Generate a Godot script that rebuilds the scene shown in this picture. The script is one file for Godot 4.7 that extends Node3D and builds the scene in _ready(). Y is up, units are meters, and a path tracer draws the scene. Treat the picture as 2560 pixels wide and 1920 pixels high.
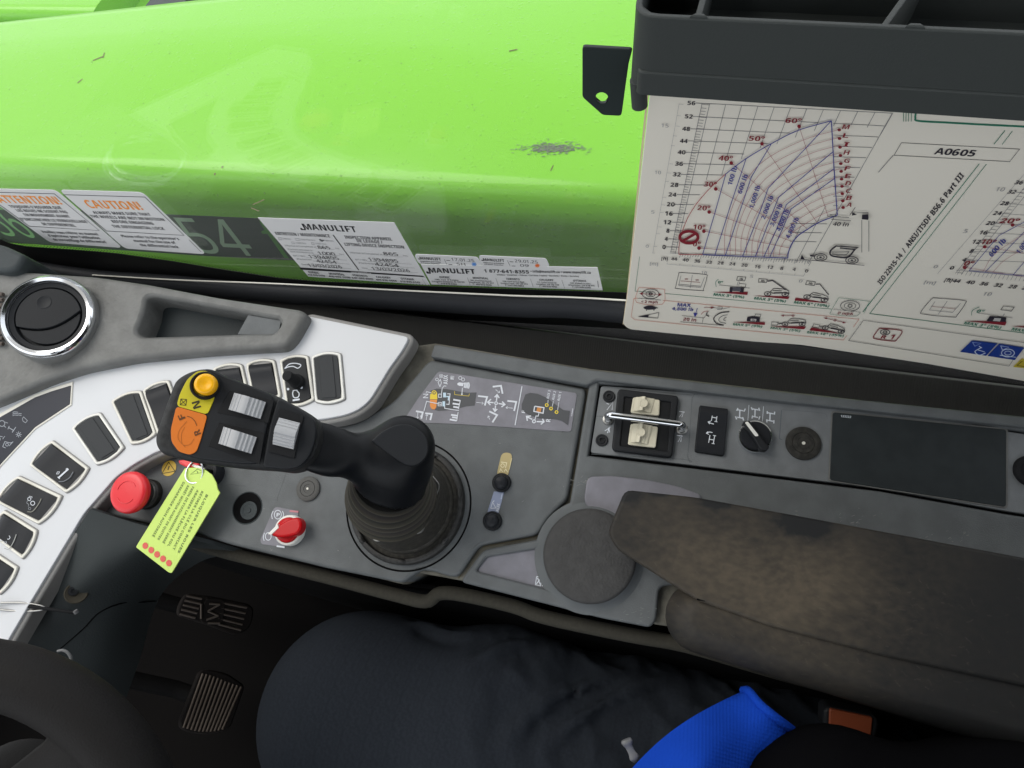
extends Node3D

# ---------------------------------------------------------------- photo frames
# A frame is a crop of the photograph: left, top and source pixels per crop pixel.
const FR := {"A": [0, 0, 1.15732], "B": [0, 400, 0.36166], "C": [0, 880, 0.28933], "P": [0, 1300, 0.3736], "E": [360, 880, 0.36166],
	"R": [960, 860, 0.24412], "G": [1440, 940, 0.34358], "H": [1540, 220, 0.32543], "I": [1540, 640, 0.28933], "J": [2060, 220, 0.44603],
	"K": [640, 520, 0.40687], "L": [1400, 0, 0.52441], "M": [1000, 1180, 0.40687], "N": [1500, 1180, 0.4792], "O": [400, 1380, 0.5877],
	"S": [540, 880, 0.14467], "W": [640, 540, 0.20796], "T": [0, 0, 0.36166], "Q": [2000, 780, 0.31337], "V": [0, 1000, 0.18083], "U": [700, 660, 0.41591]}
const LENS := 1678.0
var eye := Transform3D()
var TC: Transform3D   # top of the side console
var TW: Transform3D   # top of the white panel
var TG: Transform3D   # inner face of the side window
var TP: Transform3D   # face of the load chart
var used := {}
var mats := {}
var rng := RandomNumberGenerator.new()

# a mesh in the making: triangles with normals, colours and planar uvs
class MB:
	var v := PackedVector3Array()
	var n := PackedVector3Array()
	var c := PackedColorArray()
	var uv := PackedVector2Array()
	var ix := PackedInt32Array()
	var col := Color.WHITE

	func vert(p: Vector3, nn: Vector3) -> int:
		v.append(p); n.append(nn); c.append(col); uv.append(Vector2(p.x, p.y))
		return v.size() - 1

	func face(a: int, b: int, d: int) -> void:
		var g := (v[b] - v[a]).cross(v[d] - v[a])
		if g.dot(n[a] + n[b] + n[d]) > 0:
			ix.append_array([a, d, b])
		else:
			ix.append_array([a, b, d])

	func tri(a: Vector3, b: Vector3, d: Vector3, na: Vector3, nb: Vector3, nd: Vector3) -> void:
		face(vert(a, na), vert(b, nb), vert(d, nd))

	func quad(a: Vector3, b: Vector3, d: Vector3, e: Vector3, na: Vector3, nb: Vector3, nd: Vector3, ne: Vector3) -> void:
		var i := vert(a, na)
		var j := vert(b, nb)
		var k := vert(d, nd)
		var l := vert(e, ne)
		face(i, j, k)
		face(i, k, l)

	func flat(a: Vector3, b: Vector3, d: Vector3, e: Vector3, nn: Vector3) -> void:
		quad(a, b, d, e, nn, nn, nn, nn)

	# flat cap of a polygon with holes, at height z
	func cap(poly: PackedVector2Array, holes: Array, z: float, nz := 1.0) -> void:
		var pieces := [poly]
		if holes.size() > 0:
			var xs := []
			var lo := 1e9
			var hi := -1e9
			var ylo := 1e9
			var yhi := -1e9
			for p in poly:
				lo = minf(lo, p.x); hi = maxf(hi, p.x); ylo = minf(ylo, p.y); yhi = maxf(yhi, p.y)
			for h in holes:
				var m := 0.0
				for p in h:
					m += p.x
				xs.append(m / h.size())
			xs.sort()
			xs.push_front(lo - 1.0)
			xs.push_back(hi + 1.0)
			pieces = []
			for i in xs.size() - 1:
				var strip := PackedVector2Array([Vector2(xs[i], ylo - 1), Vector2(xs[i + 1], ylo - 1), Vector2(xs[i + 1], yhi + 1), Vector2(xs[i], yhi + 1)])
				var now: Array = Geometry2D.intersect_polygons(poly, strip)
				for h in holes:
					var next := []
					for q in now:
						next.append_array(Geometry2D.clip_polygons(q, h))
					now = next
				pieces.append_array(now)
		for q in pieces:
			var t := Geometry2D.triangulate_polygon(q)
			if t.is_empty() and q.size() > 2:
				print("cap failed ", q.size(), " ", absf(area(q)))
			var base := v.size()
			for p in q:
				vert(Vector3(p.x, p.y, z), Vector3(0, 0, nz))
			for i in range(0, t.size(), 3):
				face(base + t[i], base + t[i + 1], base + t[i + 2])

	static func area(poly: PackedVector2Array) -> float:
		var s := 0.0
		for i in poly.size():
			s += poly[i].cross(poly[(i + 1) % poly.size()])
		return s / 2

	# outward edge normals of a counter-clockwise outline
	static func sides(poly: PackedVector2Array) -> PackedVector2Array:
		var out := PackedVector2Array()
		for i in poly.size():
			var e := poly[(i + 1) % poly.size()] - poly[i]
			out.append(Vector2(e.y, -e.x).normalized())
		return out

	static func inset(poly: PackedVector2Array, d: float) -> PackedVector2Array:
		var s := sides(poly)
		var out := PackedVector2Array()
		for i in poly.size():
			var a := s[(i - 1 + poly.size()) % poly.size()]
			var b := s[i]
			out.append(poly[i] - (a + b) / maxf(0.35, 1.0 + a.dot(b)) * d)
		return out

	# walls round an outline between a ring (inset d0, height z0) and a ring (inset d1, height z1); t0/t1 tilt the normals up
	func band(poly: PackedVector2Array, d0: float, z0: float, d1: float, z1: float, t0 := 0.0, t1 := 0.0, inward := false) -> void:
		var s := sides(poly)
		var p0 := inset(poly, d0) if d0 != 0.0 else poly
		var p1 := inset(poly, d1) if d1 != 0.0 else poly
		var k := poly.size()
		var sg := -1.0 if inward else 1.0
		for i in k:
			var j := (i + 1) % k
			var ni := s[i]
			var nj := s[i]
			if s[(i - 1 + k) % k].dot(s[i]) > 0.75:
				ni = (s[(i - 1 + k) % k] + s[i]).normalized()
			if s[j].dot(s[i]) > 0.75:
				nj = (s[j] + s[i]).normalized()
			ni *= sg
			nj *= sg
			quad(Vector3(p0[i].x, p0[i].y, z0), Vector3(p0[j].x, p0[j].y, z0), Vector3(p1[j].x, p1[j].y, z1), Vector3(p1[i].x, p1[i].y, z1),
				Vector3(ni.x * cos(t0), ni.y * cos(t0), sin(t0)), Vector3(nj.x * cos(t0), nj.y * cos(t0), sin(t0)), Vector3(nj.x * cos(t1), nj.y * cos(t1), sin(t1)), Vector3(ni.x * cos(t1), ni.y * cos(t1), sin(t1)))

	# upright slab with a rounded top edge
	func prism(poly_in: PackedVector2Array, z0: float, z1: float, bev := 0.001, seg := 3, holes := [], bottom := true) -> void:
		var poly := poly_in.duplicate()
		if area(poly) < 0:
			poly.reverse()
		var hs := []
		for h in holes:
			var q: PackedVector2Array = h.duplicate()
			if area(q) < 0:
				q.reverse()
			hs.append(q)
		band(poly, 0, z0, 0, z1 - bev)
		for i in seg:
			var a := PI / 2 * i / seg
			var b := PI / 2 * (i + 1) / seg
			band(poly, bev * (1 - cos(a)), z1 - bev + bev * sin(a), bev * (1 - cos(b)), z1 - bev + bev * sin(b), a, b)
		for q in hs:
			band(q, 0, z0, 0, z1 - bev * 0.6, 0, 0, true)
			band(q, 0, z1 - bev * 0.6, -bev * 0.6, z1, 0.3, 1.2, true)
		var grown := []
		for q in hs:
			grown.append(inset(q, -bev * 0.6))
		cap(inset(poly, bev) if bev > 0 else poly, grown, z1)
		if bottom:
			cap(poly, hs, z0, -1)

	func box(cen: Vector3, size: Vector3, bev := 0.001) -> void:
		var x := size.x / 2
		var y := size.y / 2
		prism(PackedVector2Array([Vector2(cen.x - x, cen.y - y), Vector2(cen.x + x, cen.y - y), Vector2(cen.x + x, cen.y + y), Vector2(cen.x - x, cen.y + y)]), cen.z - size.z / 2, cen.z + size.z / 2, bev)

	# surface of revolution about z through cen; profile points are (radius, height)
	func lathe(cen: Vector3, prof: PackedVector2Array, seg := 40, from := 0.0, to := TAU) -> void:
		var k := prof.size()
		var sn := PackedVector2Array()
		for i in k - 1:
			var e := prof[i + 1] - prof[i]
			sn.append(Vector2(e.y, -e.x).normalized())
		for i in k - 1:
			var na := sn[i]
			var nb := sn[i]
			if i > 0 and sn[i - 1].dot(sn[i]) > 0.7:
				na = (sn[i - 1] + sn[i]).normalized()
			if i < k - 2 and sn[i + 1].dot(sn[i]) > 0.7:
				nb = (sn[i + 1] + sn[i]).normalized()
			for j in seg:
				var a := from + (to - from) * j / seg
				var b := from + (to - from) * (j + 1) / seg
				var ca := Vector3(cos(a), sin(a), 0)
				var cb := Vector3(cos(b), sin(b), 0)
				quad(cen + ca * prof[i].x + Vector3(0, 0, prof[i].y), cen + cb * prof[i].x + Vector3(0, 0, prof[i].y), cen + cb * prof[i + 1].x + Vector3(0, 0, prof[i + 1].y), cen + ca * prof[i + 1].x + Vector3(0, 0, prof[i + 1].y),
					ca * na.x + Vector3(0, 0, na.y), cb * na.x + Vector3(0, 0, na.y), cb * nb.x + Vector3(0, 0, nb.y), ca * nb.x + Vector3(0, 0, nb.y))

	# round bar through points; rad is a number or one per point
	func tube(pts: PackedVector3Array, rad, seg := 12, closed := false, squash := 1.0, up := Vector3.ZERO) -> void:
		var k := pts.size()
		var side := Vector3.ZERO
		var rings := []
		var norms := []
		for i in k:
			var a := pts[(i - 1 + k) % k] if (closed or i > 0) else pts[i]
			var b := pts[(i + 1) % k] if (closed or i < k - 1) else pts[i]
			var t := (b - a).normalized()
			if up != Vector3.ZERO:
				side = t.cross(up).normalized()
			elif side == Vector3.ZERO:
				side = t.cross(Vector3.UP if absf(t.y) < 0.9 else Vector3.RIGHT).normalized()
			else:
				side = (side - t * side.dot(t)).normalized()
			var w := side.cross(t)
			var r: float = rad if (rad is float or rad is int) else rad[i]
			var slope := 0.0
			if not (rad is float or rad is int):
				var i0 := maxi(i - 1, 0)
				var i1 := mini(i + 1, k - 1)
				slope = (rad[i1] - rad[i0]) / maxf(1e-6, pts[i1].distance_to(pts[i0]))
			var ring := PackedVector3Array()
			var nr := PackedVector3Array()
			for j in seg:
				var an := TAU * j / seg
				ring.append(pts[i] + (side * cos(an) + w * sin(an) * squash) * r)
				nr.append((side * cos(an) * squash + w * sin(an) - t * slope).normalized())
			rings.append(ring)
			norms.append(nr)
		for i in (k if closed else k - 1):
			var i2 := (i + 1) % k
			for j in seg:
				var j2 := (j + 1) % seg
				quad(rings[i][j], rings[i][j2], rings[i2][j2], rings[i2][j], norms[i][j], norms[i][j2], norms[i2][j2], norms[i2][j])
		if not closed:
			for e in [0, k - 1]:
				var d: Vector3 = (pts[0] - pts[1]).normalized() if e == 0 else (pts[k - 1] - pts[k - 2]).normalized()
				for j in seg:
					tri(pts[e], rings[e][j], rings[e][(j + 1) % seg], d, d, d)

	# smooth sheet with thickness through a net of points
	func sheet(net: Array, nu: int, nv: int, thick := 0.004, sg := 1.0) -> void:
		var g := []
		for i in nu + 1:
			var row := PackedVector3Array()
			for j in nv + 1:
				row.append(MB.net_at(net, float(i) / nu, float(j) / nv))
			g.append(row)
		var nn := []
		for i in nu + 1:
			var row := PackedVector3Array()
			for j in nv + 1:
				var du: Vector3 = g[mini(i + 1, nu)][j] - g[maxi(i - 1, 0)][j]
				var dv: Vector3 = g[i][mini(j + 1, nv)] - g[i][maxi(j - 1, 0)]
				row.append(du.cross(dv).normalized() * sg)
			nn.append(row)
		for pass_no in 2:
			var off := 0.0 if pass_no == 0 else -thick
			var s := 1.0 if pass_no == 0 else -1.0
			var base := v.size()
			for i in nu + 1:
				for j in nv + 1:
					uv.resize(v.size())
					vert(g[i][j] + nn[i][j] * off, nn[i][j] * s)
					uv[v.size() - 1] = Vector2(float(i) / nu, float(j) / nv)
			for i in nu:
				for j in nv:
					var a := base + i * (nv + 1) + j
					face(a, a + 1, a + nv + 2)
					face(a, a + nv + 2, a + nv + 1)
		for i in nu:
			for j in [0, nv]:
				var d: Vector3 = (g[i][j] - g[i][1 if j == 0 else nv - 1]).normalized()
				flat(g[i][j], g[i + 1][j], g[i + 1][j] - nn[i + 1][j] * thick, g[i][j] - nn[i][j] * thick, d)
		for j in nv:
			for i in [0, nu]:
				var d: Vector3 = (g[i][j] - g[1 if i == 0 else nu - 1][j]).normalized()
				flat(g[i][j], g[i][j + 1], g[i][j + 1] - nn[i][j + 1] * thick, g[i][j] - nn[i][j] * thick, d)

	static func cr(a: Vector3, b: Vector3, d: Vector3, e: Vector3, t: float) -> Vector3:
		return 0.5 * (2.0 * b + (d - a) * t + (2.0 * a - 5.0 * b + 4.0 * d - e) * t * t + (3.0 * b - a - 3.0 * d + e) * t * t * t)

	static func row_at(r, t: float) -> Vector3:
		var k: int = r.size() - 1
		var x := clampf(t, 0, 1) * k
		var i := mini(int(x), k - 1)
		var a: Vector3 = r[i - 1] if i > 0 else 2.0 * r[0] - r[1]
		var e: Vector3 = r[i + 2] if i + 2 <= k else 2.0 * r[k] - r[k - 1]
		return cr(a, r[i], r[i + 1], e, x - i)

	static func net_at(net: Array, u: float, w: float) -> Vector3:
		var rows := PackedVector3Array()
		for r in net:
			rows.append(row_at(r, w))
		return row_at(rows, u)

	# surface nets of a distance field
	func nets(f: Callable, lo: Vector3, hi: Vector3, cell: float, tint = null) -> void:
		var d := Vector3i(((hi - lo) / cell).ceil()) + Vector3i.ONE
		d = Vector3i((d.x + 3) / 4 * 4, (d.y + 3) / 4 * 4, (d.z + 3) / 4 * 4)
		var val := PackedFloat32Array()
		val.resize(d.x * d.y * d.z)
		for bz in range(0, d.z, 4):
			for by in range(0, d.y, 4):
				for bx in range(0, d.x, 4):
					var mid: float = f.call(lo + Vector3(bx + 1.5, by + 1.5, bz + 1.5) * cell)
					var far := absf(mid) > cell * 5.5
					for z in range(bz, bz + 4):
						for y in range(by, by + 4):
							for x in range(bx, bx + 4):
								val[(z * d.y + y) * d.x + x] = mid if far else f.call(lo + Vector3(x, y, z) * cell)
		var ids := {}
		var st := [1, d.x, d.x * d.y]
		for z in d.z - 1:
			for y in d.y - 1:
				for x in d.x - 1:
					var o := (z * d.y + y) * d.x + x
					var m := 0
					for k in 8:
						if val[o + (k & 1) + ((k >> 1) & 1) * st[1] + ((k >> 2) & 1) * st[2]] < 0:
							m |= 1 << k
					if m == 0 or m == 255:
						continue
					var s := Vector3.ZERO
					var cnt := 0
					for k in 8:
						for ax in 3:
							if (k >> ax) & 1:
								continue
							var k2 := k | (1 << ax)
							if ((m >> k) & 1) == ((m >> k2) & 1):
								continue
							var va := val[o + (k & 1) + ((k >> 1) & 1) * st[1] + ((k >> 2) & 1) * st[2]]
							var vb := val[o + (k2 & 1) + ((k2 >> 1) & 1) * st[1] + ((k2 >> 2) & 1) * st[2]]
							var p := Vector3(k & 1, (k >> 1) & 1, (k >> 2) & 1)
							p[ax] = va / (va - vb)
							s += p
							cnt += 1
					var q := lo + (Vector3(x, y, z) + s / cnt) * cell
					var e := cell * 0.6
					var g := Vector3(f.call(q + Vector3(e, 0, 0)) - f.call(q - Vector3(e, 0, 0)), f.call(q + Vector3(0, e, 0)) - f.call(q - Vector3(0, e, 0)), f.call(q + Vector3(0, 0, e)) - f.call(q - Vector3(0, 0, e)))
					if tint != null:
						col = tint.call(q)
					ids[o] = vert(q, g.normalized())
		for o in ids:
			var x: int = o % d.x
			var y: int = (o / d.x) % d.y
			var z: int = o / st[2]
			var xyz := [x, y, z]
			for ax in 3:
				var a1: int = (ax + 1) % 3
				var a2: int = (ax + 2) % 3
				if xyz[a1] == 0 or xyz[a2] == 0:
					continue
				if (val[o] < 0) == (val[o + st[ax]] < 0):
					continue
				var b: int = o - st[a1]
				var e: int = o - st[a1] - st[a2]
				var g: int = o - st[a2]
				if ids.has(b) and ids.has(e) and ids.has(g):
					face(ids[o], ids[b], ids[e])
					face(ids[o], ids[e], ids[g])

# ---------------------------------------------------------------- measuring
func pts(s: String) -> PackedVector2Array:
	var out := PackedVector2Array()
	var fr: Array = FR.A
	for w in s.split(" ", false):
		if w.length() == 1:
			fr = FR[w]
			continue
		var q := w.split(",")
		out.append(Vector2(float(q[0]), float(q[1])) * float(fr[2]) + Vector2(fr[0], fr[1]))
	return out

func ray(p: Vector2) -> Vector3:
	return eye.basis * Vector3((p.x - 1280) / LENS, -(p.y - 960) / LENS, -1)

func hit(p: Vector2, t: Transform3D, h := 0.0) -> Vector3:       # on a surface, in the surface's own coordinates
	var d := ray(p)
	var nz := t.basis.z
	var o := t.origin + nz * h
	return t.affine_inverse() * (eye.origin + d * ((o - eye.origin).dot(nz) / d.dot(nz)))

func on(s: String, t: Transform3D, h := 0.0) -> PackedVector2Array:
	var out := PackedVector2Array()
	for p in pts(s):
		var q := hit(p, t, h)
		out.append(Vector2(q.x, q.y))
	return out

func spot(s: String, t: Transform3D, h := 0.0) -> Vector3:
	return hit(pts(s)[0], t, h)

func at(s: String, depth: float) -> Vector3:
	return eye.origin + ray(pts(s)[0]) * depth

func lift(t: Transform3D, h: float) -> Transform3D:
	return Transform3D(t.basis, t.origin + t.basis.z * h)

func frame(o: Vector3, z: Vector3, xh := Vector3.RIGHT) -> Transform3D:
	var zz := z.normalized()
	var x := (xh - zz * xh.dot(zz)).normalized()
	return Transform3D(Basis(x, zz.cross(x), zz), o)

func moved(t: Transform3D, p: Vector3, turn := 0.0) -> Transform3D:
	return t * Transform3D(Basis(Vector3(0, 0, 1), turn), p)

func rnd(poly: PackedVector2Array, r: float, k := 5) -> PackedVector2Array:
	var out := PackedVector2Array()
	var m := poly.size()
	for i in m:
		var p := poly[i]
		var a := poly[(i - 1 + m) % m] - p
		var b := poly[(i + 1) % m] - p
		var d := minf(r, 0.48 * minf(a.length(), b.length()))
		var pa := p + a.normalized() * d
		var pb := p + b.normalized() * d
		for j in k + 1:
			var t := float(j) / k
			out.append(pa.lerp(p, t).lerp(p.lerp(pb, t), t))
	return out

func circle(cx: float, cy: float, r: float, k := 32) -> PackedVector2Array:
	var out := PackedVector2Array()
	for i in k:
		out.append(Vector2(cx + cos(TAU * i / k) * r, cy + sin(TAU * i / k) * r))
	return out

func curve(p: PackedVector3Array, k := 8) -> PackedVector3Array:
	var out := PackedVector3Array()
	for i in (p.size() - 1) * k + 1:
		out.append(MB.row_at(p, float(i) / ((p.size() - 1) * k)))
	return out

func curve2(p: PackedVector2Array, k := 8) -> PackedVector2Array:
	var q := PackedVector3Array()
	for a in p:
		q.append(Vector3(a.x, a.y, 0))
	var out := PackedVector2Array()
	for a in curve(q, k):
		out.append(Vector2(a.x, a.y))
	return out

# ---------------------------------------------------------------- objects
func named(o: Node3D, called: String, parent: Node) -> void:
	var key := str(parent.get_instance_id()) + called
	var k: int = used.get(key, 0)
	used[key] = k + 1
	o.name = called if k == 0 else "%s_%03d" % [called, k]
	parent.add_child(o, true)

func tag(o: Node, label: String, category: String, group := "") -> void:
	o.set_meta("label", label)
	o.set_meta("category", category)
	if group != "":
		o.set_meta("group", group)

func thing(called: String, label: String, category: String, t: Transform3D, group := "") -> Node3D:
	var o := Node3D.new()
	named(o, called, self)
	o.transform = t
	tag(o, label, category, group)
	return o

func part(m: MB, t: Transform3D, called: String, material: Material, parent: Node3D) -> MeshInstance3D:
	var x := parent.global_transform.affine_inverse() * t
	var v := PackedVector3Array()
	var n := PackedVector3Array()
	v.resize(m.v.size())
	n.resize(m.v.size())
	for i in m.v.size():
		v[i] = x * m.v[i]
		n[i] = (x.basis * m.n[i]).normalized()
	var a := []
	a.resize(Mesh.ARRAY_MAX)
	a[Mesh.ARRAY_VERTEX] = v
	a[Mesh.ARRAY_NORMAL] = n
	a[Mesh.ARRAY_COLOR] = m.c
	a[Mesh.ARRAY_TEX_UV] = m.uv
	a[Mesh.ARRAY_INDEX] = m.ix
	var me := ArrayMesh.new()
	me.add_surface_from_arrays(Mesh.PRIMITIVE_TRIANGLES, a)
	me.surface_set_material(0, material)
	var o := MeshInstance3D.new()
	o.mesh = me
	named(o, called, parent)
	return o

# one mesh that is a thing by itself
func single(m: MB, t: Transform3D, called: String, material: Material, label: String, category: String, group := "") -> MeshInstance3D:
	var c := Vector3.ZERO
	for p in m.v:
		c += p
	c /= maxi(1, m.v.size())
	var x := Transform3D(Basis(), -c)
	for i in m.v.size():
		m.v[i] = x * m.v[i]
	var o := part(m, Transform3D(), called, material, self)
	o.transform = moved(t, c)
	tag(o, label, category, group)
	return o

func setting(m: MB, t: Transform3D, called: String, material: Material) -> MeshInstance3D:
	var o := part(m, t, called, material, self)
	o.set_meta("kind", "structure")
	return o

# ---------------------------------------------------------------- materials
func noise_tex(freq: float, seed_no: int, octaves := 3, bump := 0.0, size := 256, ramp: Gradient = null) -> NoiseTexture2D:
	var nz := FastNoiseLite.new()
	nz.seed = seed_no
	nz.frequency = freq
	nz.fractal_octaves = octaves
	nz.noise_type = FastNoiseLite.TYPE_SIMPLEX_SMOOTH
	var t := NoiseTexture2D.new()
	t.noise = nz
	t.width = size
	t.height = size
	t.seamless = true
	if bump > 0:
		t.as_normal_map = true
		t.bump_strength = bump
	if ramp:
		t.color_ramp = ramp
	return t

func ramp2(a: float, b: float, lo := 0.0, hi := 1.0) -> Gradient:
	var g := Gradient.new()
	g.offsets = PackedFloat32Array([lo, hi])
	g.colors = PackedColorArray([Color(a, a, a), Color(b, b, b)])
	return g

func mat(called: String, c: Color, rough: float, opt := {}) -> StandardMaterial3D:
	if mats.has(called):
		return mats[called]
	var m := StandardMaterial3D.new()
	m.resource_name = called
	m.albedo_color = c
	m.roughness = rough
	m.metallic = opt.get("metal", 0.0)
	m.metallic_specular = opt.get("spec", 0.5)
	if opt.has("grain"):                       # moulded grain as fine relief
		m.normal_enabled = true
		m.normal_texture = tex.grain if not opt.has("relief") else tex[opt.relief]
		m.normal_scale = opt.grain
		m.uv1_triplanar = true
		m.uv1_scale = Vector3.ONE * float(opt.get("size", 18.0))
	if opt.has("dirt"):                        # blotches of dust in the colour
		m.albedo_texture = tex[opt.dirt]
		m.uv1_triplanar = true
		m.uv1_scale = Vector3.ONE * float(opt.get("size", 18.0))
	if opt.has("vary"):
		m.roughness_texture = tex[opt.vary]
		m.roughness_texture_channel = BaseMaterial3D.TEXTURE_CHANNEL_RED
	if opt.has("wear"):                        # handled and dusty patches, larger than the grain
		m.detail_enabled = true
		m.detail_albedo = tex.wear
		m.detail_blend_mode = BaseMaterial3D.BLEND_MODE_MUL
		m.detail_uv_layer = BaseMaterial3D.DETAIL_UV_2
		m.uv2_triplanar = true
		m.uv2_scale = Vector3.ONE * float(opt.wear)
	if opt.get("vc", false):
		m.vertex_color_use_as_albedo = true
	if opt.has("coat"):
		m.clearcoat_enabled = true
		m.clearcoat = opt.coat
		m.clearcoat_roughness = opt.get("coat_rough", 0.05)
	if opt.has("rim"):
		m.rim_enabled = true
		m.rim = opt.rim
	mats[called] = m
	return m

var tex := {}

func make_textures() -> void:
	tex.grain = noise_tex(0.09, 3, 3, 3.0)
	tex.cloth = noise_tex(0.16, 8, 2, 4.0)
	tex.dust = noise_tex(0.012, 11, 5, 0.0, 512, ramp2(0.8, 1.0, 0.25, 0.75))
	tex.film = noise_tex(0.01, 41, 5, 0.0, 512, ramp2(0.9, 1.0, 0.2, 0.8))
	tex.grime = noise_tex(0.02, 21, 5, 0.0, 512, ramp2(0.6, 1.0, 0.2, 0.8))
	tex.smear = noise_tex(0.01, 31, 4, 0.0, 256, ramp2(0.6, 1.0, 0.2, 0.8))
	tex.drops = drops_tex()
	tex.ribs = ribs_tex()
	tex.waffle = waffle_tex()
	tex.wear = noise_tex(0.018, 51, 6, 0.0, 512, ramp2(0.93, 1.0, 0.2, 0.75))

func ribs_tex() -> ImageTexture:
	var im := Image.create(64, 64, false, Image.FORMAT_RGB8)
	for y in 64:
		for x in 64:
			var s := 0.5 + 0.5 * sin(TAU * x / 16.0)
			im.set_pixel(x, y, Color(s, s, s))
	im.bump_map_to_normal_map(3.0)
	return ImageTexture.create_from_image(im)

# knitted shirt cloth
func waffle_tex() -> ImageTexture:
	var im := Image.create(64, 64, false, Image.FORMAT_RGB8)
	for y in 64:
		for x in 64:
			var s := 0.5 + 0.25 * sin(TAU * x / 16.0) + 0.25 * sin(TAU * y / 16.0)
			im.set_pixel(x, y, Color(s, s, s))
	im.bump_map_to_normal_map(3.0)
	return ImageTexture.create_from_image(im)

# beads of water and grit on the paint, as relief
func drops_tex() -> ImageTexture:
	var r := RandomNumberGenerator.new()
	r.seed = 77
	var im := Image.create(512, 512, false, Image.FORMAT_RGB8)
	im.fill(Color(0.4, 0.4, 0.4))
	for k in 420:
		var cx := r.randi_range(0, 511)
		var cy := r.randi_range(0, 511)
		var ra := r.randf_range(1.2, 3.6)
		for y in range(-5, 6):
			for x in range(-5, 6):
				var d := sqrt(x * x * 0.6 + y * y) / ra
				if d < 1:
					var h := 0.4 + 0.5 * sqrt(1 - d * d)
					im.set_pixel(posmod(cx + x, 512), posmod(cy + y, 512), Color(h, h, h))
	im.bump_map_to_normal_map(6.0)
	return ImageTexture.create_from_image(im)

# ---------------------------------------------------------------- flat print
class Ink:
	var host
	var m := MB.new()
	var t: Transform3D
	var z := 0.0
	var step := 0.000006
	var wide := 1.0
	var fr := "A"

	func _init(h, tr: Transform3D, z0: float, f := "A") -> void:
		host = h; t = tr; z = z0; fr = f

	func loc(p: Vector2) -> Vector3:
		var f: Array = host.FR[fr]
		var q: Vector3 = host.hit(p * float(f[2]) + Vector2(f[0], f[1]), t, 0.0)
		q.z = z
		return q

	func list(s: String) -> PackedVector2Array:
		var out := PackedVector2Array()
		for w in s.split(" ", false):
			var q := w.split(",")
			out.append(Vector2(float(q[0]), float(q[1])))
		return out

	func fill(s, c: Color) -> void:
		var p: PackedVector2Array = list(s) if s is String else s
		z += step
		m.col = c.srgb_to_linear()
		var b := m.v.size()
		for q in p:
			m.vert(loc(q), Vector3(0, 0, 1))
		var tr := Geometry2D.triangulate_polygon(p)
		for i in range(0, tr.size(), 3):
			m.face(b + tr[i], b + tr[i + 1], b + tr[i + 2])

	func line(s, w: float, c: Color, closed := false) -> void:
		var p: PackedVector2Array = list(s) if s is String else s
		z += step
		m.col = c.srgb_to_linear()
		var k := p.size()
		var b := m.v.size()
		for i in k:
			var e0 := (p[i] - p[(i - 1 + k) % k]).normalized() if (i > 0 or closed) else (p[1] - p[0]).normalized()
			var e1 := (p[(i + 1) % k] - p[i]).normalized() if (i < k - 1 or closed) else e0
			var n0 := Vector2(-e0.y, e0.x)
			var n1 := Vector2(-e1.y, e1.x)
			var mi := (n0 + n1) / maxf(0.4, 1 + n0.dot(n1)) * w * wide / 2
			m.vert(loc(p[i] + mi), Vector3(0, 0, 1))
			m.vert(loc(p[i] - mi), Vector3(0, 0, 1))
		for i in (k if closed else k - 1):
			var a := b + 2 * i
			var d := b + 2 * ((i + 1) % k)
			m.face(a, a + 1, d + 1)
			m.face(a, d + 1, d)

	func soft(s: String, w: float, c: Color, k := 8, closed := false) -> void:
		line(host.curve2(list(s), k), w, c, closed)

	func ring(x: float, y: float, r: float, w: float, c: Color, ry := 0.0) -> void:
		var p := PackedVector2Array()
		for i in 28:
			p.append(Vector2(x + cos(TAU * i / 28) * r, y + sin(TAU * i / 28) * (ry if ry > 0 else r)))
		line(p, w, c, true)

	func dot(x: float, y: float, r: float, c: Color, ry := 0.0) -> void:
		var p := PackedVector2Array()
		for i in 20:
			p.append(Vector2(x + cos(TAU * i / 20) * r, y + sin(TAU * i / 20) * (ry if ry > 0 else r)))
		fill(p, c)

	# text from its left to its right end on the baseline, h tall in crop pixels; upright follows the surface's own vertical
	func text(s: String, x0: float, y0: float, x1: float, y1: float, h: float, c: Color, bold := true, upright := false, slant := 0.0) -> void:
		z += step
		m.col = c.srgb_to_linear()
		var g: Dictionary = host.glyphs(s, bold)
		var o := loc(Vector2(x0, y0))
		var e := loc(Vector2(x1, y1)) - o
		var upv: Vector3
		if upright:
			upv = Vector3(0, absf((loc(Vector2(x0, y0 - h)) - o).y), 0)
		else:
			var d := Vector2(x1 - x0, y1 - y0).normalized()
			upv = loc(Vector2(x0, y0) + Vector2(d.y, -d.x) * h) - o
		if slant != 0.0:
			upv += e.normalized() * upv.length() * slant
		var b := m.v.size()
		for q in g.v:
			m.vert(o + e * q.x + upv * q.y, Vector3(0, 0, 1))
		for i in range(0, g.i.size(), 3):
			m.face(b + g.i[i], b + g.i[i + 1], b + g.i[i + 2])

	func put(called: String, parent: Node3D, material: Material = null) -> MeshInstance3D:
		return host.part(m, t, called, material if material else host.mat("print", Color.WHITE, 0.55, {"vc": true}), parent)

var glyph_cache := {}
var cap_box := {}

func raw_text(s: String, bold: bool) -> Array:
	var f := SystemFont.new()
	f.font_names = PackedStringArray(["Droid Sans"])
	f.font_weight = 700 if bold else 400
	var tm := TextMesh.new()
	tm.font = f
	tm.font_size = 32
	tm.pixel_size = 0.01
	tm.depth = 0.0
	tm.curve_step = 3.0
	tm.horizontal_alignment = HORIZONTAL_ALIGNMENT_LEFT
	tm.vertical_alignment = VERTICAL_ALIGNMENT_TOP
	tm.text = s
	return tm.get_mesh_arrays()

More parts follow.
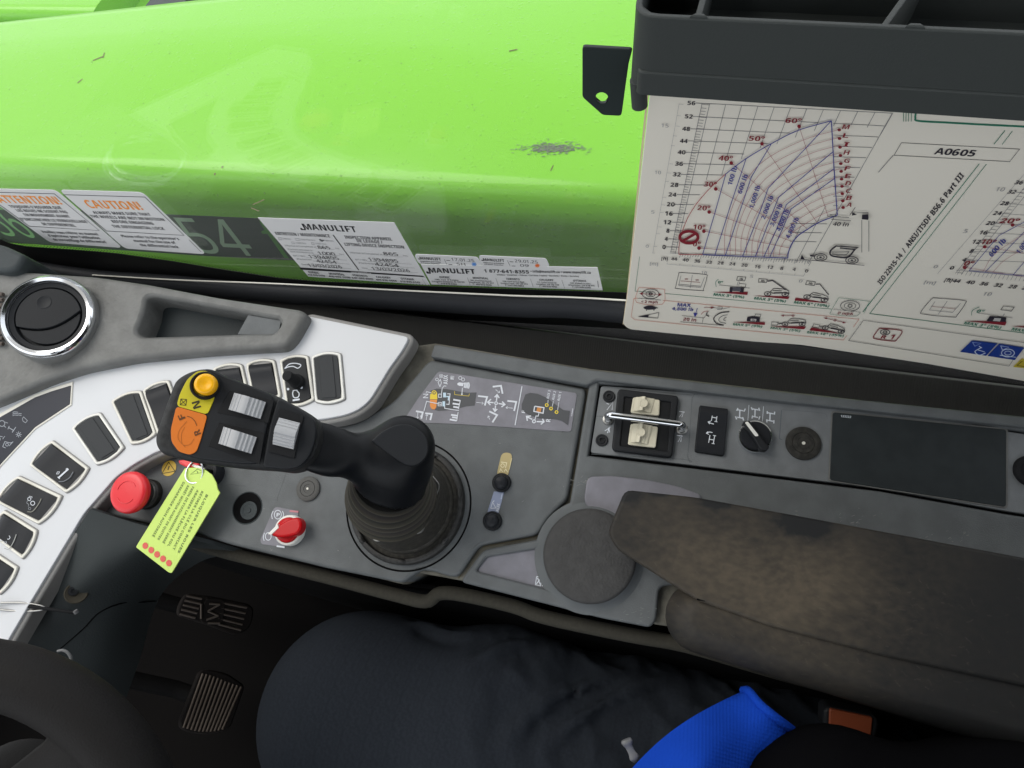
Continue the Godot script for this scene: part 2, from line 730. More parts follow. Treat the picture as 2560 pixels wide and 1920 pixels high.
func glyphs(s: String, bold: bool) -> Dictionary:
	var key := s + str(bold)
	if glyph_cache.has(key):
		return glyph_cache[key]
	if not cap_box.has(bold):
		var hv: PackedVector3Array = raw_text("H", bold)[Mesh.ARRAY_VERTEX]
		var y0 := 1e9
		var y1 := -1e9
		for p in hv:
			y0 = minf(y0, p.y); y1 = maxf(y1, p.y)
		cap_box[bold] = Vector2(y0, y1)
	var a := raw_text(s, bold)
	var v: PackedVector3Array = a[Mesh.ARRAY_VERTEX]
	var nn: PackedVector3Array = a[Mesh.ARRAY_NORMAL]
	var idx := PackedInt32Array()
	if a[Mesh.ARRAY_INDEX] != null:
		idx = a[Mesh.ARRAY_INDEX]
	if idx.is_empty():
		for i in v.size():
			idx.append(i)
	var keep := PackedInt32Array()
	for i in range(0, idx.size(), 3):
		if nn[idx[i]].z > 0.5:
			keep.append_array([idx[i], idx[i + 1], idx[i + 2]])
	var x0 := 1e9
	var x1 := -1e9
	for p in v:
		x0 = minf(x0, p.x); x1 = maxf(x1, p.x)
	var cb: Vector2 = cap_box[bold]
	var out := PackedVector2Array()
	for p in v:
		out.append(Vector2((p.x - x0) / maxf(1e-6, x1 - x0), (p.y - cb.x) / (cb.y - cb.x)))
	glyph_cache[key] = {"v": out, "i": keep}
	return glyph_cache[key]

static func caps(p: Vector3, a: Vector3, b: Vector3, ra: float, rb: float) -> float:
	var ab := b - a
	var t := clampf((p - a).dot(ab) / ab.length_squared(), 0, 1)
	return p.distance_to(a + ab * t) - lerpf(ra, rb, t)

static func smin(a: float, b: float, k: float) -> float:
	var h := maxf(k - absf(a - b), 0) / k
	return minf(a, b) - h * h * k * 0.25

static func poly_d(p: Vector2, q: PackedVector2Array) -> float:
	var d := 1e9
	var s := 1.0
	var j := q.size() - 1
	for i in q.size():
		var e := q[j] - q[i]
		var w := p - q[i]
		d = minf(d, (w - e * clampf(w.dot(e) / e.length_squared(), 0, 1)).length_squared())
		var c1 := p.y >= q[i].y
		var c2 := p.y < q[j].y
		var c3 := e.x * w.y > e.y * w.x
		if (c1 and c2 and c3) or not (c1 or c2 or c3):
			s = -s
		j = i
	return s * sqrt(d)

# ---------------------------------------------------------------- the scene
func _ready() -> void:
	rng.seed = 4
	# camera
	eye = Transform3D(Basis(Vector3(0.96660959, -0.13228061, -0.2194715), Vector3(-0.13273879, 0.47413521, -0.87038854), Vector3(0.2191947, 0.87045829, 0.44074487)).orthonormalized(), Vector3(0, 1.3, 0))
	var cam := Camera3D.new()
	cam.name = "camera"
	cam.fov = rad_to_deg(2 * atan(960.0 / LENS))
	cam.near = 0.02
	cam.far = 400
	add_child(cam)
	cam.transform = eye
	cam.current = true
	# sky and light: bright overcast
	var we := WorldEnvironment.new()
	we.name = "environment"
	var env := Environment.new()
	var sky := Sky.new()
	var sm := ProceduralSkyMaterial.new()
	sm.sky_top_color = Color(0.86, 0.875, 0.895)
	sm.sky_horizon_color = Color(0.925, 0.94, 0.955)
	sm.sky_curve = 0.2
	sm.ground_bottom_color = Color(0.3, 0.3, 0.28)
	sm.ground_horizon_color = Color(0.75, 0.76, 0.76)
	sm.sky_energy_multiplier = 1.0
	sky.sky_material = sm
	env.background_mode = Environment.BG_SKY
	env.sky = sky
	env.tonemap_mode = Environment.TONE_MAPPER_LINEAR
	env.tonemap_exposure = 2.1
	env.sdfgi_enabled = true
	env.ssao_enabled = true
	env.ssil_enabled = true
	we.environment = env
	add_child(we)
	var sun := DirectionalLight3D.new()
	sun.name = "sun"
	sun.light_energy = 0.3
	sun.light_angular_distance = 40
	sun.light_color = Color(1, 0.985, 0.96)
	sun.shadow_enabled = true
	add_child(sun)
	sun.look_at_from_position(Vector3(-3, 5, -0.8), Vector3.ZERO)
	# surfaces that other things are measured on
	var tilt := deg_to_rad(12)
	TC = Transform3D(Basis(Vector3.RIGHT, Vector3(0, sin(tilt), -cos(tilt)), Vector3(0, cos(tilt), sin(tilt))), Vector3(-0.207, 0.722, -0.1626))
	TW = lift(TC, 0.018)
	TG = Transform3D(Basis(), Vector3(0, 0, -0.368))
	TP = Transform3D(Basis(), Vector3(0, 0, -0.340))
	make_textures()
	build_materials()
	build_shell()
	build_hood()
	build_window()
	build_stickers()
	build_console()
	build_dash()
	build_white_panel()
	build_joystick()
	build_front_controls()
	build_rear_controls()
	build_armrest()
	build_chart()
	build_tray()
	build_footwell()
	build_wheel()
	build_person()

func build_materials() -> void:
	mat("grey plastic", Color8(97, 101, 103), 0.55, {"spec": 0.4, "grain": 0.35, "size": 30.0, "wear": 4.0})
	mat("grey plate", Color8(116, 120, 123), 0.5, {"grain": 0.2, "size": 30.0, "wear": 5.0})
	mat("light grey plate", Color8(123, 123, 132), 0.5, {"grain": 0.2, "size": 30.0, "wear": 5.0})
	mat("dusty grey", Color8(112, 110, 100), 0.8, {"dirt": "dust", "grain": 0.3, "size": 5.0})
	mat("warm grey", Color8(112, 113, 111), 0.6, {"dirt": "film", "grain": 0.3, "size": 6.0})
	mat("dark grey", Color8(58, 64, 66), 0.6, {"spec": 0.35, "grain": 0.4, "size": 25.0})
	mat("slate", Color8(47, 52, 54), 0.5, {"spec": 0.3, "wear": 5.0})
	mat("black plastic", Color8(34, 36, 39), 0.5, {"grain": 0.15, "size": 30.0, "spec": 0.32})
	mat("well", Color8(28, 29, 31), 0.55, {"spec": 0.3})
	mat("black rubber", Color8(28, 29, 31), 0.7, {"spec": 0.3, "grain": 0.2, "size": 30.0})
	mat("matt black", Color8(11, 11, 12), 0.9, {"spec": 0.25})
	mat("dusty black", Color8(52, 51, 47), 0.8, {"dirt": "grime", "size": 14.0})
	mat("switch black", Color8(36, 38, 42), 0.45, {"spec": 0.32})
	mat("blank black", Color8(62, 64, 66), 0.6, {"grain": 0.2, "size": 40.0, "spec": 0.25})
	mat("white paint", Color8(203, 206, 210), 0.45, {})
	mat("cream", Color8(220, 218, 208), 0.5)
	mat("white plastic", Color8(226, 226, 220), 0.45)
	mat("ivory", Color8(208, 203, 182), 0.5)
	mat("side grey", Color8(138, 137, 135), 0.5, {"grain": 0.2, "size": 25.0})
	mat("sticker white", Color8(226, 226, 226), 0.45)
	mats["sticker white"].backlight_enabled = true
	mats["sticker white"].backlight = Color(0.35, 0.35, 0.35)
	mat("chrome", Color8(225, 228, 232), 0.12, {"metal": 1.0})
	mat("steel", Color8(150, 150, 148), 0.35, {"metal": 1.0})
	mat("silver", Color8(168, 170, 173), 0.45)
	mat("red", Color8(222, 40, 50), 0.35)
	mat("red clear", Color8(186, 6, 18), 0.28, {"spec": 0.35})
	mat("yellow button", Color8(240, 176, 10), 0.35)
	mat("yellow label", Color8(196, 184, 20), 0.5)
	mat("orange label", Color8(208, 110, 16), 0.5)
	mat("tag", Color8(198, 226, 112), 0.5)
	mat("gold label", Color8(176, 160, 112), 0.5)
	mat("green paint", Color8(122, 196, 46), 0.36, {"relief": "drops", "grain": 0.3, "size": 2.6, "spec": 0.3, "coat": 0.35, "coat_rough": 0.12})
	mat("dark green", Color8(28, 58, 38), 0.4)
	mat("glass", Color(1, 1, 1, 0.03), 0.0, {"spec": 0.33})
	mats["glass"].transparency = BaseMaterial3D.TRANSPARENCY_ALPHA
	mat("frit", Color8(8, 9, 10), 0.5)
	mat("seal rubber", Color8(42, 44, 48), 0.6, {"grain": 0.2, "size": 20.0, "spec": 0.35})
	mat("side cloth", Color8(66, 66, 65), 0.9, {"spec": 0.2, "relief": "ribs", "grain": 0.4})
	mats["side cloth"].uv1_triplanar = false
	mats["side cloth"].uv1_scale = Vector3(110, 20, 1)
	mat("trim cloth", Color8(55, 53, 45), 0.9, {"dirt": "film", "relief": "cloth", "grain": 0.8, "size": 40.0})
	mat("paper", Color8(234, 229, 216), 0.55)
	mat("paper edge", Color8(222, 205, 170), 0.6)
	mat("tray grey", Color8(64, 68, 67), 0.55, {"grain": 0.12, "size": 26.0, "spec": 0.35})
	mat("bracket", Color8(36, 46, 46), 0.55)
	mat("trousers", Color8(38, 42, 48), 0.95, {"relief": "cloth", "grain": 0.6, "size": 50.0, "dirt": "film", "spec": 0.15})
	mat("jacket", Color8(11, 11, 13), 0.95, {"spec": 0.12, "relief": "cloth", "grain": 0.5, "size": 60.0})
	mat("shirt", Color8(18, 64, 172), 0.85, {"spec": 0.2, "relief": "waffle", "grain": 0.6, "size": 100.0})
	mat("seat cloth", Color8(17, 17, 18), 0.95, {"spec": 0.15, "relief": "cloth", "grain": 0.5, "size": 30.0})
	mat("mat rubber", Color8(17, 16, 16), 1.0, {"spec": 0.2})
	mat("pedal rubber", Color8(34, 31, 30), 0.8, {"spec": 0.25})
	mat("pedal wear", Color8(104, 92, 82), 0.6)
	mat("dull grey", Color8(104, 105, 107), 0.5)
	mat("buckle", Color8(140, 72, 46), 0.4)
	mat("dirt brown", Color8(88, 80, 74), 0.9)
	mat("shell", Color8(40, 42, 42), 0.8)
	mat("tarmac", Color8(96, 94, 90), 0.95)

func boxed(lo: Vector3, hi: Vector3, bev := 0.004) -> MB:
	var m := MB.new()
	m.box((lo + hi) / 2, hi - lo, bev)
	return m

func build_shell() -> void:
	setting(boxed(Vector3(-60, -0.6, -60), Vector3(60, -0.55, 60)), Transform3D(), "ground", mats["tarmac"])
	setting(boxed(Vector3(-1.15, 0.1, -0.37), Vector3(0.95, 0.18, 1.2)), Transform3D(), "cab_floor", mats["mat rubber"])
	setting(boxed(Vector3(-1.6, -0.5, -0.36), Vector3(1.4, 0.09, 1.1)), Transform3D(), "chassis", mats["matt black"])
	setting(boxed(Vector3(0.8, 0.18, -0.37), Vector3(0.9, 1.25, 1.2)), Transform3D(), "cab_rear_wall", mats["shell"])
	setting(boxed(Vector3(-1.15, 0.18, 1.1), Vector3(0.8, 0.58, 1.2)), Transform3D(), "cab_left_wall", mats["shell"])
	setting(boxed(Vector3(-1.2, 0.18, -0.37), Vector3(-1.1, 0.5, 1.1)), Transform3D(), "cab_front_wall", mats["shell"])
	setting(boxed(Vector3(-0.45, 1.9, -0.42), Vector3(0.95, 1.96, 1.2)), Transform3D(), "cab_roof", mats["shell"])
	setting(boxed(Vector3(0.62, 0.7, -0.46), Vector3(0.74, 1.9, -0.36)), Transform3D(), "cab_pillar", mats["shell"])
	var w := boxed(Vector3(-1.15, 0.18, -0.40), Vector3(0.9, 0.70, -0.372))
	setting(w, Transform3D(), "cab_right_wall", mats["matt black"])

func build_hood() -> void:
	# engine cover beside the cab: a long green body with a rounded shoulder
	var t := frame(Vector3(-2.6, 0.0, 0), Vector3(1, 0.027, 0), Vector3(0, 0, -1))
	var prof := PackedVector2Array([Vector2(0.70, -0.4), Vector2(0.70, 0.440), Vector2(0.722, 0.480), Vector2(0.95, 0.50), Vector2(1.14, 0.497), Vector2(1.16, 0.44), Vector2(1.16, -0.4)])
	var q := PackedVector2Array()
	for i in prof.size():
		var r := [0.0, 0.022, 0.022, 0.25, 0.03, 0.02, 0.0][i] as float
		if r == 0:
			q.append(prof[i])
		else:
			var k := prof.size()
			var a := prof[(i - 1 + k) % k] - prof[i]
			var b := prof[(i + 1) % k] - prof[i]
			var d := minf(r, 0.48 * minf(a.length(), b.length()))
			for j in 7:
				var u := j / 6.0
				q.append((prof[i] + a.normalized() * d).lerp(prof[i], u).lerp(prof[i].lerp(prof[i] + b.normalized() * d, u), u))
	var o := thing("engine_cover", "long bright green engine cover outside the side window, with pale 54 lettering", "engine cover", Transform3D(Basis(), Vector3(-0.6, -0.4, -0.9)))
	var m := MB.new()
	m.prism(q, 0, 4.4, 0.0, 0)
	for i in m.v.size():                      # the far edge runs away from the cab towards the rear
		m.v[i].x += clampf((m.v[i].x - 0.9) / 0.24, 0, 1.1) * 0.137 * (m.v[i].z - 1.1)
	part(m, t, "shell", mats["green paint"], o)
	# the lettered band on the upright face
	var tf := Transform3D(Basis(Vector3(1, 0.027, 0).normalized(), Vector3(-0.027, 1, 0).normalized(), Vector3(0, 0, 1)), Vector3(-0.9, 0.4, -0.7))
	m = MB.new()
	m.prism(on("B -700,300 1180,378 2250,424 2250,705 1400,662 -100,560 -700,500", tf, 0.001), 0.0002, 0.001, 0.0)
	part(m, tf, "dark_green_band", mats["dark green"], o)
	var k := Ink.new(self, tf, 0.0013, "B")
	var pale := Color8(160, 196, 160)
	k.text("54", 1395, 640, 1785, 662, 232, pale, false, true)
	k.put("number_lettering", o)
	k = Ink.new(self, tf, 0.0013, "B")
	k.text("ft", 1935, 672, 2170, 688, 250, Color8(70, 150, 40), false, true)
	k.put("unit_lettering", o)
	k = Ink.new(self, tf, 0.0013, "B")
	k.text("56", 40, 520, 275, 540, 200, Color8(110, 165, 100), false, true)
	k.put("number_lettering", o)
	# a scuffed patch of bare grey, and bits of straw and grit on the top
	var th := frame(Vector3(-0.4, 0.53, -0.85), Vector3(-0.03, 1, 0.06))
	var s := Ink.new(self, th, 0.0)
	var g := RandomNumberGenerator.new()
	g.seed = 9
	for i in 420:
		var core := i < 230
		var x := g.randfn(1190, 22 if core else 36)
		var y := g.randfn(341, 3.6 if core else 6.5) + (x - 1196) * -0.03
		var l := g.randf_range(2, 9)
		s.line(PackedVector2Array([Vector2(x, y), Vector2(x + l, y - l * g.randf_range(-0.1, 0.35))]), g.randf_range(0.5, 1.7), Color8(116, 136, 100).lerp(Color8(82, 90, 80), g.randf()))
	hang_print(s, q, t)
	s.put("scuff_mark", o).set_meta("kind", "stuff")
	s = Ink.new(self, th, 0.0)
	for e in ["217,152 226,148 240,142", "238,146 241,134", "186,202 197,193", "546,442 571,431", "1103,131 1121,127", "542,449 560,456", "1192,388 1198,376", "470,388 494,376"]:
		s.line(e, 2.0, Color8(96, 84, 40))
	for i in 110:
		var x := g.randf_range(0, 1340)
		var y := g.randf_range(50, 420)
		var l := g.randf_range(1.0, 2.6)
		s.line(PackedVector2Array([Vector2(x, y), Vector2(x + l, y + g.randf_range(-1, 1))]), g.randf_range(0.6, 1.3), Color8(70, 96, 40))
	for i in 22:
		var x := g.randf_range(0, 1340)
		var y := g.randf_range(60, 400)
		var l := g.randf_range(6, 18)
		s.line(PackedVector2Array([Vector2(x, y), Vector2(x + l, y + g.randf_range(-5, 5))]), g.randf_range(0.3, 0.5), Color8(140, 204, 70))
	hang_print(s, q, t)
	s.put("grit", o).set_meta("kind", "stuff")
	# what lies beyond the cover
	o = thing("boom_cover", "lower green panel beyond the engine cover at the photo's top left corner", "body panel", Transform3D(Basis(), Vector3(-1.6, 0.3, -1.5)))
	m = boxed(Vector3(-3.2, 0.1, -2.2), Vector3(-1.32, 0.40, -1.2), 0.03)
	part(m, Transform3D(), "panel", mats["green paint"], o)
	m = boxed(Vector3(-2.2, 0.40, -1.55), Vector3(-1.42, 0.47, -1.24), 0.03)
	part(m, Transform3D(), "raised_step", mats["green paint"], o)
	o = thing("rear_mudguard", "dark grey ribbed guard behind the far edge of the engine cover", "mudguard", Transform3D(Basis(), Vector3(-0.6, 0.3, -1.3)))
	m = boxed(Vector3(-1.30, 0.1, -1.9), Vector3(0.1, 0.46, -1.16), 0.03)
	part(m, Transform3D(), "guard", mats["dark grey"], o)
	for i in 9:
		m = boxed(Vector3(-1.27 + i * 0.14, 0.46, -1.88), Vector3(-1.18 + i * 0.14, 0.475, -1.2), 0.006)
		part(m, Transform3D(), "rib", mats["dark grey"], o)

# settle flat marks on the rounded top of the cover
func hang_print(s: Ink, q: PackedVector2Array, t: Transform3D) -> void:
	var inv := t.affine_inverse() * s.t
	var back := inv.affine_inverse()
	for i in s.m.v.size():
		var p := inv * s.m.v[i]
		for j in q.size() - 1:
			var a := q[j]
			var b := q[j + 1]
			if b.x > a.x and p.x >= a.x and p.x <= b.x and a.y > 0.4:
				p.y = lerpf(a.y, b.y, (p.x - a.x) / (b.x - a.x)) + 0.0006 + i * 0.0000004
		s.m.v[i] = back * p

func build_window() -> void:
	var o := thing("side_window", "clear side window of the cab with a black dotted border along its lower edge", "window", moved(TG, Vector3(-0.3, 0.72, 0)))
	var m := MB.new()
	m.prism(PackedVector2Array([Vector2(-1.08, 0.68), Vector2(0.62, 0.68), Vector2(0.62, 1.88), Vector2(-1.08, 1.88)]), -0.005, 0, 0.0005, 1)
	part(m, TG, "pane", mats["glass"], o)
	m = MB.new()
	m.prism(on("B -900,400 -200,480 0,548 60,575 180,598 500,620 800,645 1200,700 1500,750 1900,812 2212,842 U 400,112 900,134 1500,154 2080,172 2600,200 2600,420 1000,330 0,280 B 1000,1000 -900,1000", TG, 0.0004), 0.0001, 0.0004, 0.0)
	part(m, TG, "black_border", mats["frit"], o)
	var k := Ink.new(self, TG, 0.0005, "A")
	var edge := curve2(pts("B 0,548 60,575 180,598 500,620 800,645 1200,700 1500,750 1900,812 2212,842 U 400,112 900,134 1500,154 2080,172"), 60)
	var run := 0.0
	for i in edge.size() - 1:
		run += edge[i].distance_to(edge[i + 1])
		if run > 6.5:
			run = 0.0
			var p := edge[i] / 1.15732
			for r in 3:
				k.dot(p.x + (r % 2) * 2.6, p.y - 1.5 - r * 3.4, [2.0, 1.4, 0.9][r], Color8(8, 9, 10))
	k.put("dotted_edge", o, mats["frit"])
	# rubber seal under the glass
	m = MB.new()
	var c := PackedVector3Array()
	for s in ["B 150,742", "B 700,822", "B 1200,858", "U 0,180", "U 700,216", "U 1400,256", "U 2080,292", "A 2330,800"]:
		var p := spot(s, TG, 0.008)
		c.append(p)
	m.tube(curve(c, 6), 0.0125, 16, false, 0.75, Vector3(0, 0, 1))
	single(m, TG, "window_seal", mats["seal rubber"], "rounded black rubber seal running under the side window's glass", "seal")
	m = MB.new()
	c = PackedVector3Array()
	for s in ["B 640,795", "B 1200,828", "U 0,120", "U 700,157", "U 1400,190", "U 2080,219", "A 2300,718"]:
		c.append(spot(s, TG, 0.012))
	m.tube(curve(c, 6), 0.0009, 6)
	single(m, TG, "glazing_bead", mats["cream"], "thin pale bead between the window glass and its rubber seal", "bead")
	# ribbed cloth lining between the seal and the console
	var ts := frame(Vector3(0, 0.715, -0.348), Vector3(0, 0.75, 0.66))
	m = MB.new()
	m.prism(PackedVector2Array([Vector2(-0.62, -0.09), Vector2(0.75, -0.09), Vector2(0.75, 0.012), Vector2(-0.62, 0.012)]), -0.01, 0.0, 0.001)
	single(m, ts, "side_lining", mats["side cloth"], "dark ribbed cloth lining between the window seal and the console's rim", "lining")

func sticker(called: String, label: String, outline: PackedVector2Array, t: Transform3D, z0: float, z1: float, material: Material, backing := "backing") -> Node3D:
	var c := Vector2.ZERO
	for p in outline:
		c += p
	c /= outline.size()
	var o := thing(called, label, "sticker", moved(t, Vector3(c.x, c.y, z0)))
	var m := MB.new()
	m.prism(outline, z0, z1, 0.0)
	part(m, t, backing, material, o)
	return o

func build_stickers() -> void:
	var dk := Color8(60, 60, 66)
	var org := Color8(240, 150, 50)
	var w: Material = mats["sticker white"]
	# French and English caution notices
	var o := sticker("caution_sticker", "white French notice headed ATTENTION in orange, at the window's left edge", rnd(on("B -170,196 385,208 845,608 345,570", TG, 0.001), 0.006), TG, 0.0006, 0.001, w)
	var k := Ink.new(self, TG, 0.0012, "B")
	k.line("-120,215 380,228 690,482 205,452 -120,215", 4, dk)
	k.text("ATTENTION!", 10, 290, 440, 302, 48, org, true, true)
	for e in [["TOUJOURS S'ASSURER QUE", 80, 325, 436, 334], ["LES ROUES NE SOIENT PAS", 128, 352, 476, 363], ["EN MOUVEMENT AVANT", 180, 382, 492, 393], ["D'ENCLENCHER LE VERROUILLAGE", 158, 412, 612, 430], ["DE DIFFÉRENTIEL", 305, 445, 532, 456]]:
		k.text(e[0], e[1], e[2], e[3], e[4], 17, dk, true, true)
	for e in [["Veuillez vous référer au manuel", 300, 498, 686, 515], ["d'opérateur pour l'utilisation", 345, 524, 700, 542], ["du verrouillage de différentiel", 380, 552, 742, 570]]:
		k.text(e[0], e[1], e[2], e[3], e[4], 15, dk, true, true)
	k.put("print", o)
	o = sticker("caution_sticker", "white English notice headed CAUTION in orange, on the glass beside the French one", rnd(on("B 408,206 985,224 1424,652 862,612", TG, 0.001), 0.006), TG, 0.0006, 0.001, w)
	k = Ink.new(self, TG, 0.0012, "B")
	k.line("440,234 1005,250 1275,515 740,485 440,234", 4, dk)
	k.text("CAUTION!", 625, 326, 1000, 340, 52, org, true, true)
	for e in [["ALWAYS MAKE SURE THAT", 655, 366, 1050, 380], ["THE WHEELS ARE NOT IN MOTION", 640, 393, 1146, 416], ["BEFORE ENGAGING", 785, 428, 1070, 442], ["THE DIFFERENTIAL LOCK", 790, 462, 1146, 478]]:
		k.text(e[0], e[1], e[2], e[3], e[4], 18, dk, true, true)
	for e in [["Please refer to the operator's", 850, 528, 1246, 548], ["manual for the use of", 935, 560, 1222, 574], ["the differential lock", 980, 590, 1244, 604]]:
		k.text(e[0], e[1], e[2], e[3], e[4], 16, dk, true, true)
	k.line("1310,546 1392,628", 3, Color8(120, 120, 120))
	k.put("print", o)
	# maintenance record
	var ink := Color8(26, 24, 30)
	var gr := Color8(130, 130, 134)
	o = sticker("maintenance_sticker", "large white service record with handwritten dates, at the middle of the window's lower edge", on("W 22,20 1660,80 2092,832 630,728", TG, 0.001), TG, 0.0006, 0.001, w)
	k = Ink.new(self, TG, 0.0012, "W")
	k.text("MANULIFT", 590, 150, 1222, 184, 66, ink, true, true)
	k.fill("534,132 552,133 570,146 600,148 604,160 546,156", ink)
	k.text("ENTRETIEN / MAINTENANCE", 250, 215, 900, 246, 34, dk, true, true)
	k.line("930,215 1240,640", 10, ink)
	k.text("INSPECTION APPAREIL", 1080, 258, 1645, 284, 34, dk, true, true)
	k.text("DE LEVAGE /", 1225, 302, 1535, 320, 34, dk, true, true)
	k.text("LIFTING DEVICE INSPECTION", 1080, 345, 1790, 380, 34, dk, true, true)
	for e in [["500 hrs", 335, 270, 430, 275, 0], ["250/750 hrs", 540, 280, 720, 288, 0], ["1000 hrs", 830, 292, 940, 298, 0], ["1500 hrs", 490, 320, 610, 326, 0], ["2000 hrs", 725, 328, 850, 334, 0], ["Effectué à/Completed at", 360, 352, 735, 370, 0], ["hrs", 965, 385, 1010, 388, 0], ["Prochain entretien à /", 395, 396, 700, 412, 0], ["Next maintenance at", 425, 424, 700, 440, 0], ["hrs", 1015, 456, 1060, 458, 0],
			["B/T / WO", 460, 474, 600, 482, 0], ["#Technicien", 500, 514, 680, 522, 0], ["Date", 560, 578, 640, 582, 0], ["Effectué à/Completed at", 1140, 436, 1530, 460, 0], ["hrs", 1780, 472, 1830, 476, 0], ["B/T / WO", 1205, 520, 1340, 528, 0], ["#Technicien", 1240, 560, 1440, 572, 0], ["Date", 1285, 620, 1350, 624, 0]]:
		k.text(e[0], e[1], e[2], e[3], e[4], 17, gr, false, true)
	for e in ["275,246 310,248 318,275 283,272", "480,256 520,258 528,284 488,282", "765,266 800,268 808,292 773,290", "432,298 462,300 470,322 440,320", "672,306 700,308 708,332 680,330"]:
		k.line(e, 3, gr, true)
	k.line("770,268 800,290 822,276", 10, ink)
	for e in ["720,376 950,388", "690,448 1010,464", "610,486 1100,518", "690,528 1130,566", "640,584 1150,620", "1530,466 1770,480", "1340,532 1880,566", "1440,578 1915,612", "1350,632 1950,666"]:
		k.line(e, 2, gr)
	for e in [["865", 760, 380, 905, 388], ["1000", 765, 452, 965, 462], ["1394895", 655, 492, 1010, 515], ["42454", 745, 545, 985, 562], ["13/03/2026", 650, 598, 1045, 618], ["865", 1545, 456, 1720, 466], ["1394895", 1370, 525, 1720, 548], ["42454", 1445, 582, 1730, 602], ["13/03/2026", 1410, 636, 1860, 662]]:
		k.text(e[0], e[1], e[2], e[3], e[4], 36, ink, false, true, -0.1)
	k.fill("530,606 2010,706 2032,720 545,632", ink)
	k.text("www.manulift.ca", 1150, 666, 1390, 682, 14, Color8(220, 220, 220), true, true)
	for e in [["QUÉBEC", 640, 672, 770, 682], ["MONTRÉAL", 890, 690, 1075, 704], ["TORONTO", 1170, 708, 1350, 722], ["CALGARY", 1455, 730, 1630, 742], ["OTTAWA", 1750, 750, 1910, 760]]:
		k.text(e[0], e[1], e[2], e[3], e[4], 22, dk, true, true)
		k.text("000-000-0000".replace("000-000-0000", ["418-878-5434", "450-652-5550", "647-393-8003", "403-936-8668", "613-880-6343"][[640, 890, 1170, 1455, 1750].find(e[1])]), e[1] - 5, e[2] + 30, e[3] + 70, e[4] + 34, 18, dk, true, true)
	k.line("2000,740 2048,808", 2, gr)
	k.put("print", o)
	# two small inspection slips and the long address strip
	for e in [["inspection_sticker", "small white slip with a blue star, left of the two above the long address strip", "K 985,284 1360,302 1390,352 1000,342 975,295", 0.0], ["inspection_sticker", "small white slip with an orange star, right of the two above the long address strip", "K 1368,292 1782,310 1805,360 1385,354", 388.0]]:
		o = sticker(e[0], e[1], rnd(on(e[2], TG, 0.001), 0.003), TG, 0.0006, 0.001, w)
		k = Ink.new(self, TG, 0.0012, "K")
		var dx: float = e[3]
		var dy := dx * 0.022
		k.text("MANULIFT", 1012 + dx, 310 + dy, 1140 + dx, 317 + dy, 16, ink, true, true)
		k.fill(PackedVector2Array([Vector2(998 + dx, 304 + dy), Vector2(1004 + dx, 304 + dy), Vector2(1012 + dx, 306 + dy), Vector2(1012 + dx, 310 + dy), Vector2(1002 + dx, 310 + dy)]), ink)
		k.text("Inspection préventive", 1012 + dx, 324 + dy, 1138 + dx, 330 + dy, 7, dk, true, true)
		k.text("Pre-winter inspection", 1018 + dx, 334 + dy, 1132 + dx, 340 + dy, 6, dk, true, true)
		k.line(PackedVector2Array([Vector2(1158 + dx, 308 + dy), Vector2(1176 + dx, 342 + dy)]), 2, dk)
		k.line(PackedVector2Array([Vector2(1172 + dx, 315 + dy), Vector2(1195 + dx, 317 + dy)]), 3, ink)
		k.line(PackedVector2Array([Vector2(1185 + dx, 341 + dy), Vector2(1208 + dx, 342 + dy)]), 3, ink)
		k.text("17.01.25" if dx == 0 else "29.01.25", 1205 + dx, 318 + dy, 1345 + dx, 326 + dy, 17, dk, false, true)
		k.text("SH" if dx == 0 else "09", 1238 + dx, 345 + dy, 1290 + dx, 347 + dy, 15, dk, false, true)
		for j in 4:
			var a := j * PI / 4
			k.line(PackedVector2Array([Vector2(1342 + dx + cos(a) * 15, 339 + dy + sin(a) * 12), Vector2(1342 + dx - cos(a) * 15, 339 + dy - sin(a) * 12)]), 5, Color8(90, 150, 220) if dx == 0 else Color8(235, 120, 50))
		k.put("print", o)
	o = sticker("address_sticker", "long white strip with phone number and five city addresses, at the window's bottom right", on("K 1012,346 2098,366 2130,506 1078,470", TG, 0.0008), TG, 0.0004, 0.0008, w)
	k = Ink.new(self, TG, 0.0012, "K")
	k.text("MANULIFT", 1068, 390, 1350, 400, 28, ink, true, true)
	k.fill("1046,384 1056,384 1066,390 1075,391 1076,398 1052,397", ink)
	k.text("1 877-641-8355", 1405, 390, 1680, 397, 19, dk, true, true)
	k.text("• info@manulift.ca • www.manulift.ca", 1690, 390, 2058, 398, 14, dk, true, true)
	k.text("Ventes • Location • Pièces • Service / Sales • Rentals • Parts • Service", 1482, 408, 1985, 418, 8, dk, true, true)
	for e in [["QUÉBEC", 1130, 424, 1194, 427, "100, rue d'Anjou", "St-Augustin-Desmaures, QC G3A 2S5", "T : 418-878-5434", 1080, 1280], ["MONTRÉAL", 1336, 429, 1430, 433, "366, Grand Boulevard", "Vaudreuil, QC J7V 2S7", "T : 450-652-5550", 1310, 1460], ["TORONTO", 1540, 435, 1622, 438, "1230, South Service Road", "Stoney Creek, ON L8E 5C4", "T : 647-393-8003", 1502, 1668], ["CALGARY", 1744, 440, 1830, 443, "111, Carter Street SW", "Langdon, AB T0J 1X0", "T : 403-936-8668", 1720, 1860], ["OTTAWA", 1950, 445, 2030, 448, "1290, Windmill Ln (Unit )", "Gloucester, ON K1B 4V5", "T : 613-880-6343", 1918, 2078]]:
		k.text(e[0], e[1], e[2], e[3], e[4], 11, dk, true, true)
		for j in 3:
			var x0: float = lerpf(e[8], e[1], [0.4, 0.0, 0.6][j]) + j * 4
			var x1: float = lerpf(e[9], e[3], [0.4, 0.0, 0.6][j]) + j * 4
			k.text(e[5 + j], x0, e[2] + 13 + j * 12, x1, e[4] + 15 + j * 12, 8, dk, true, true)
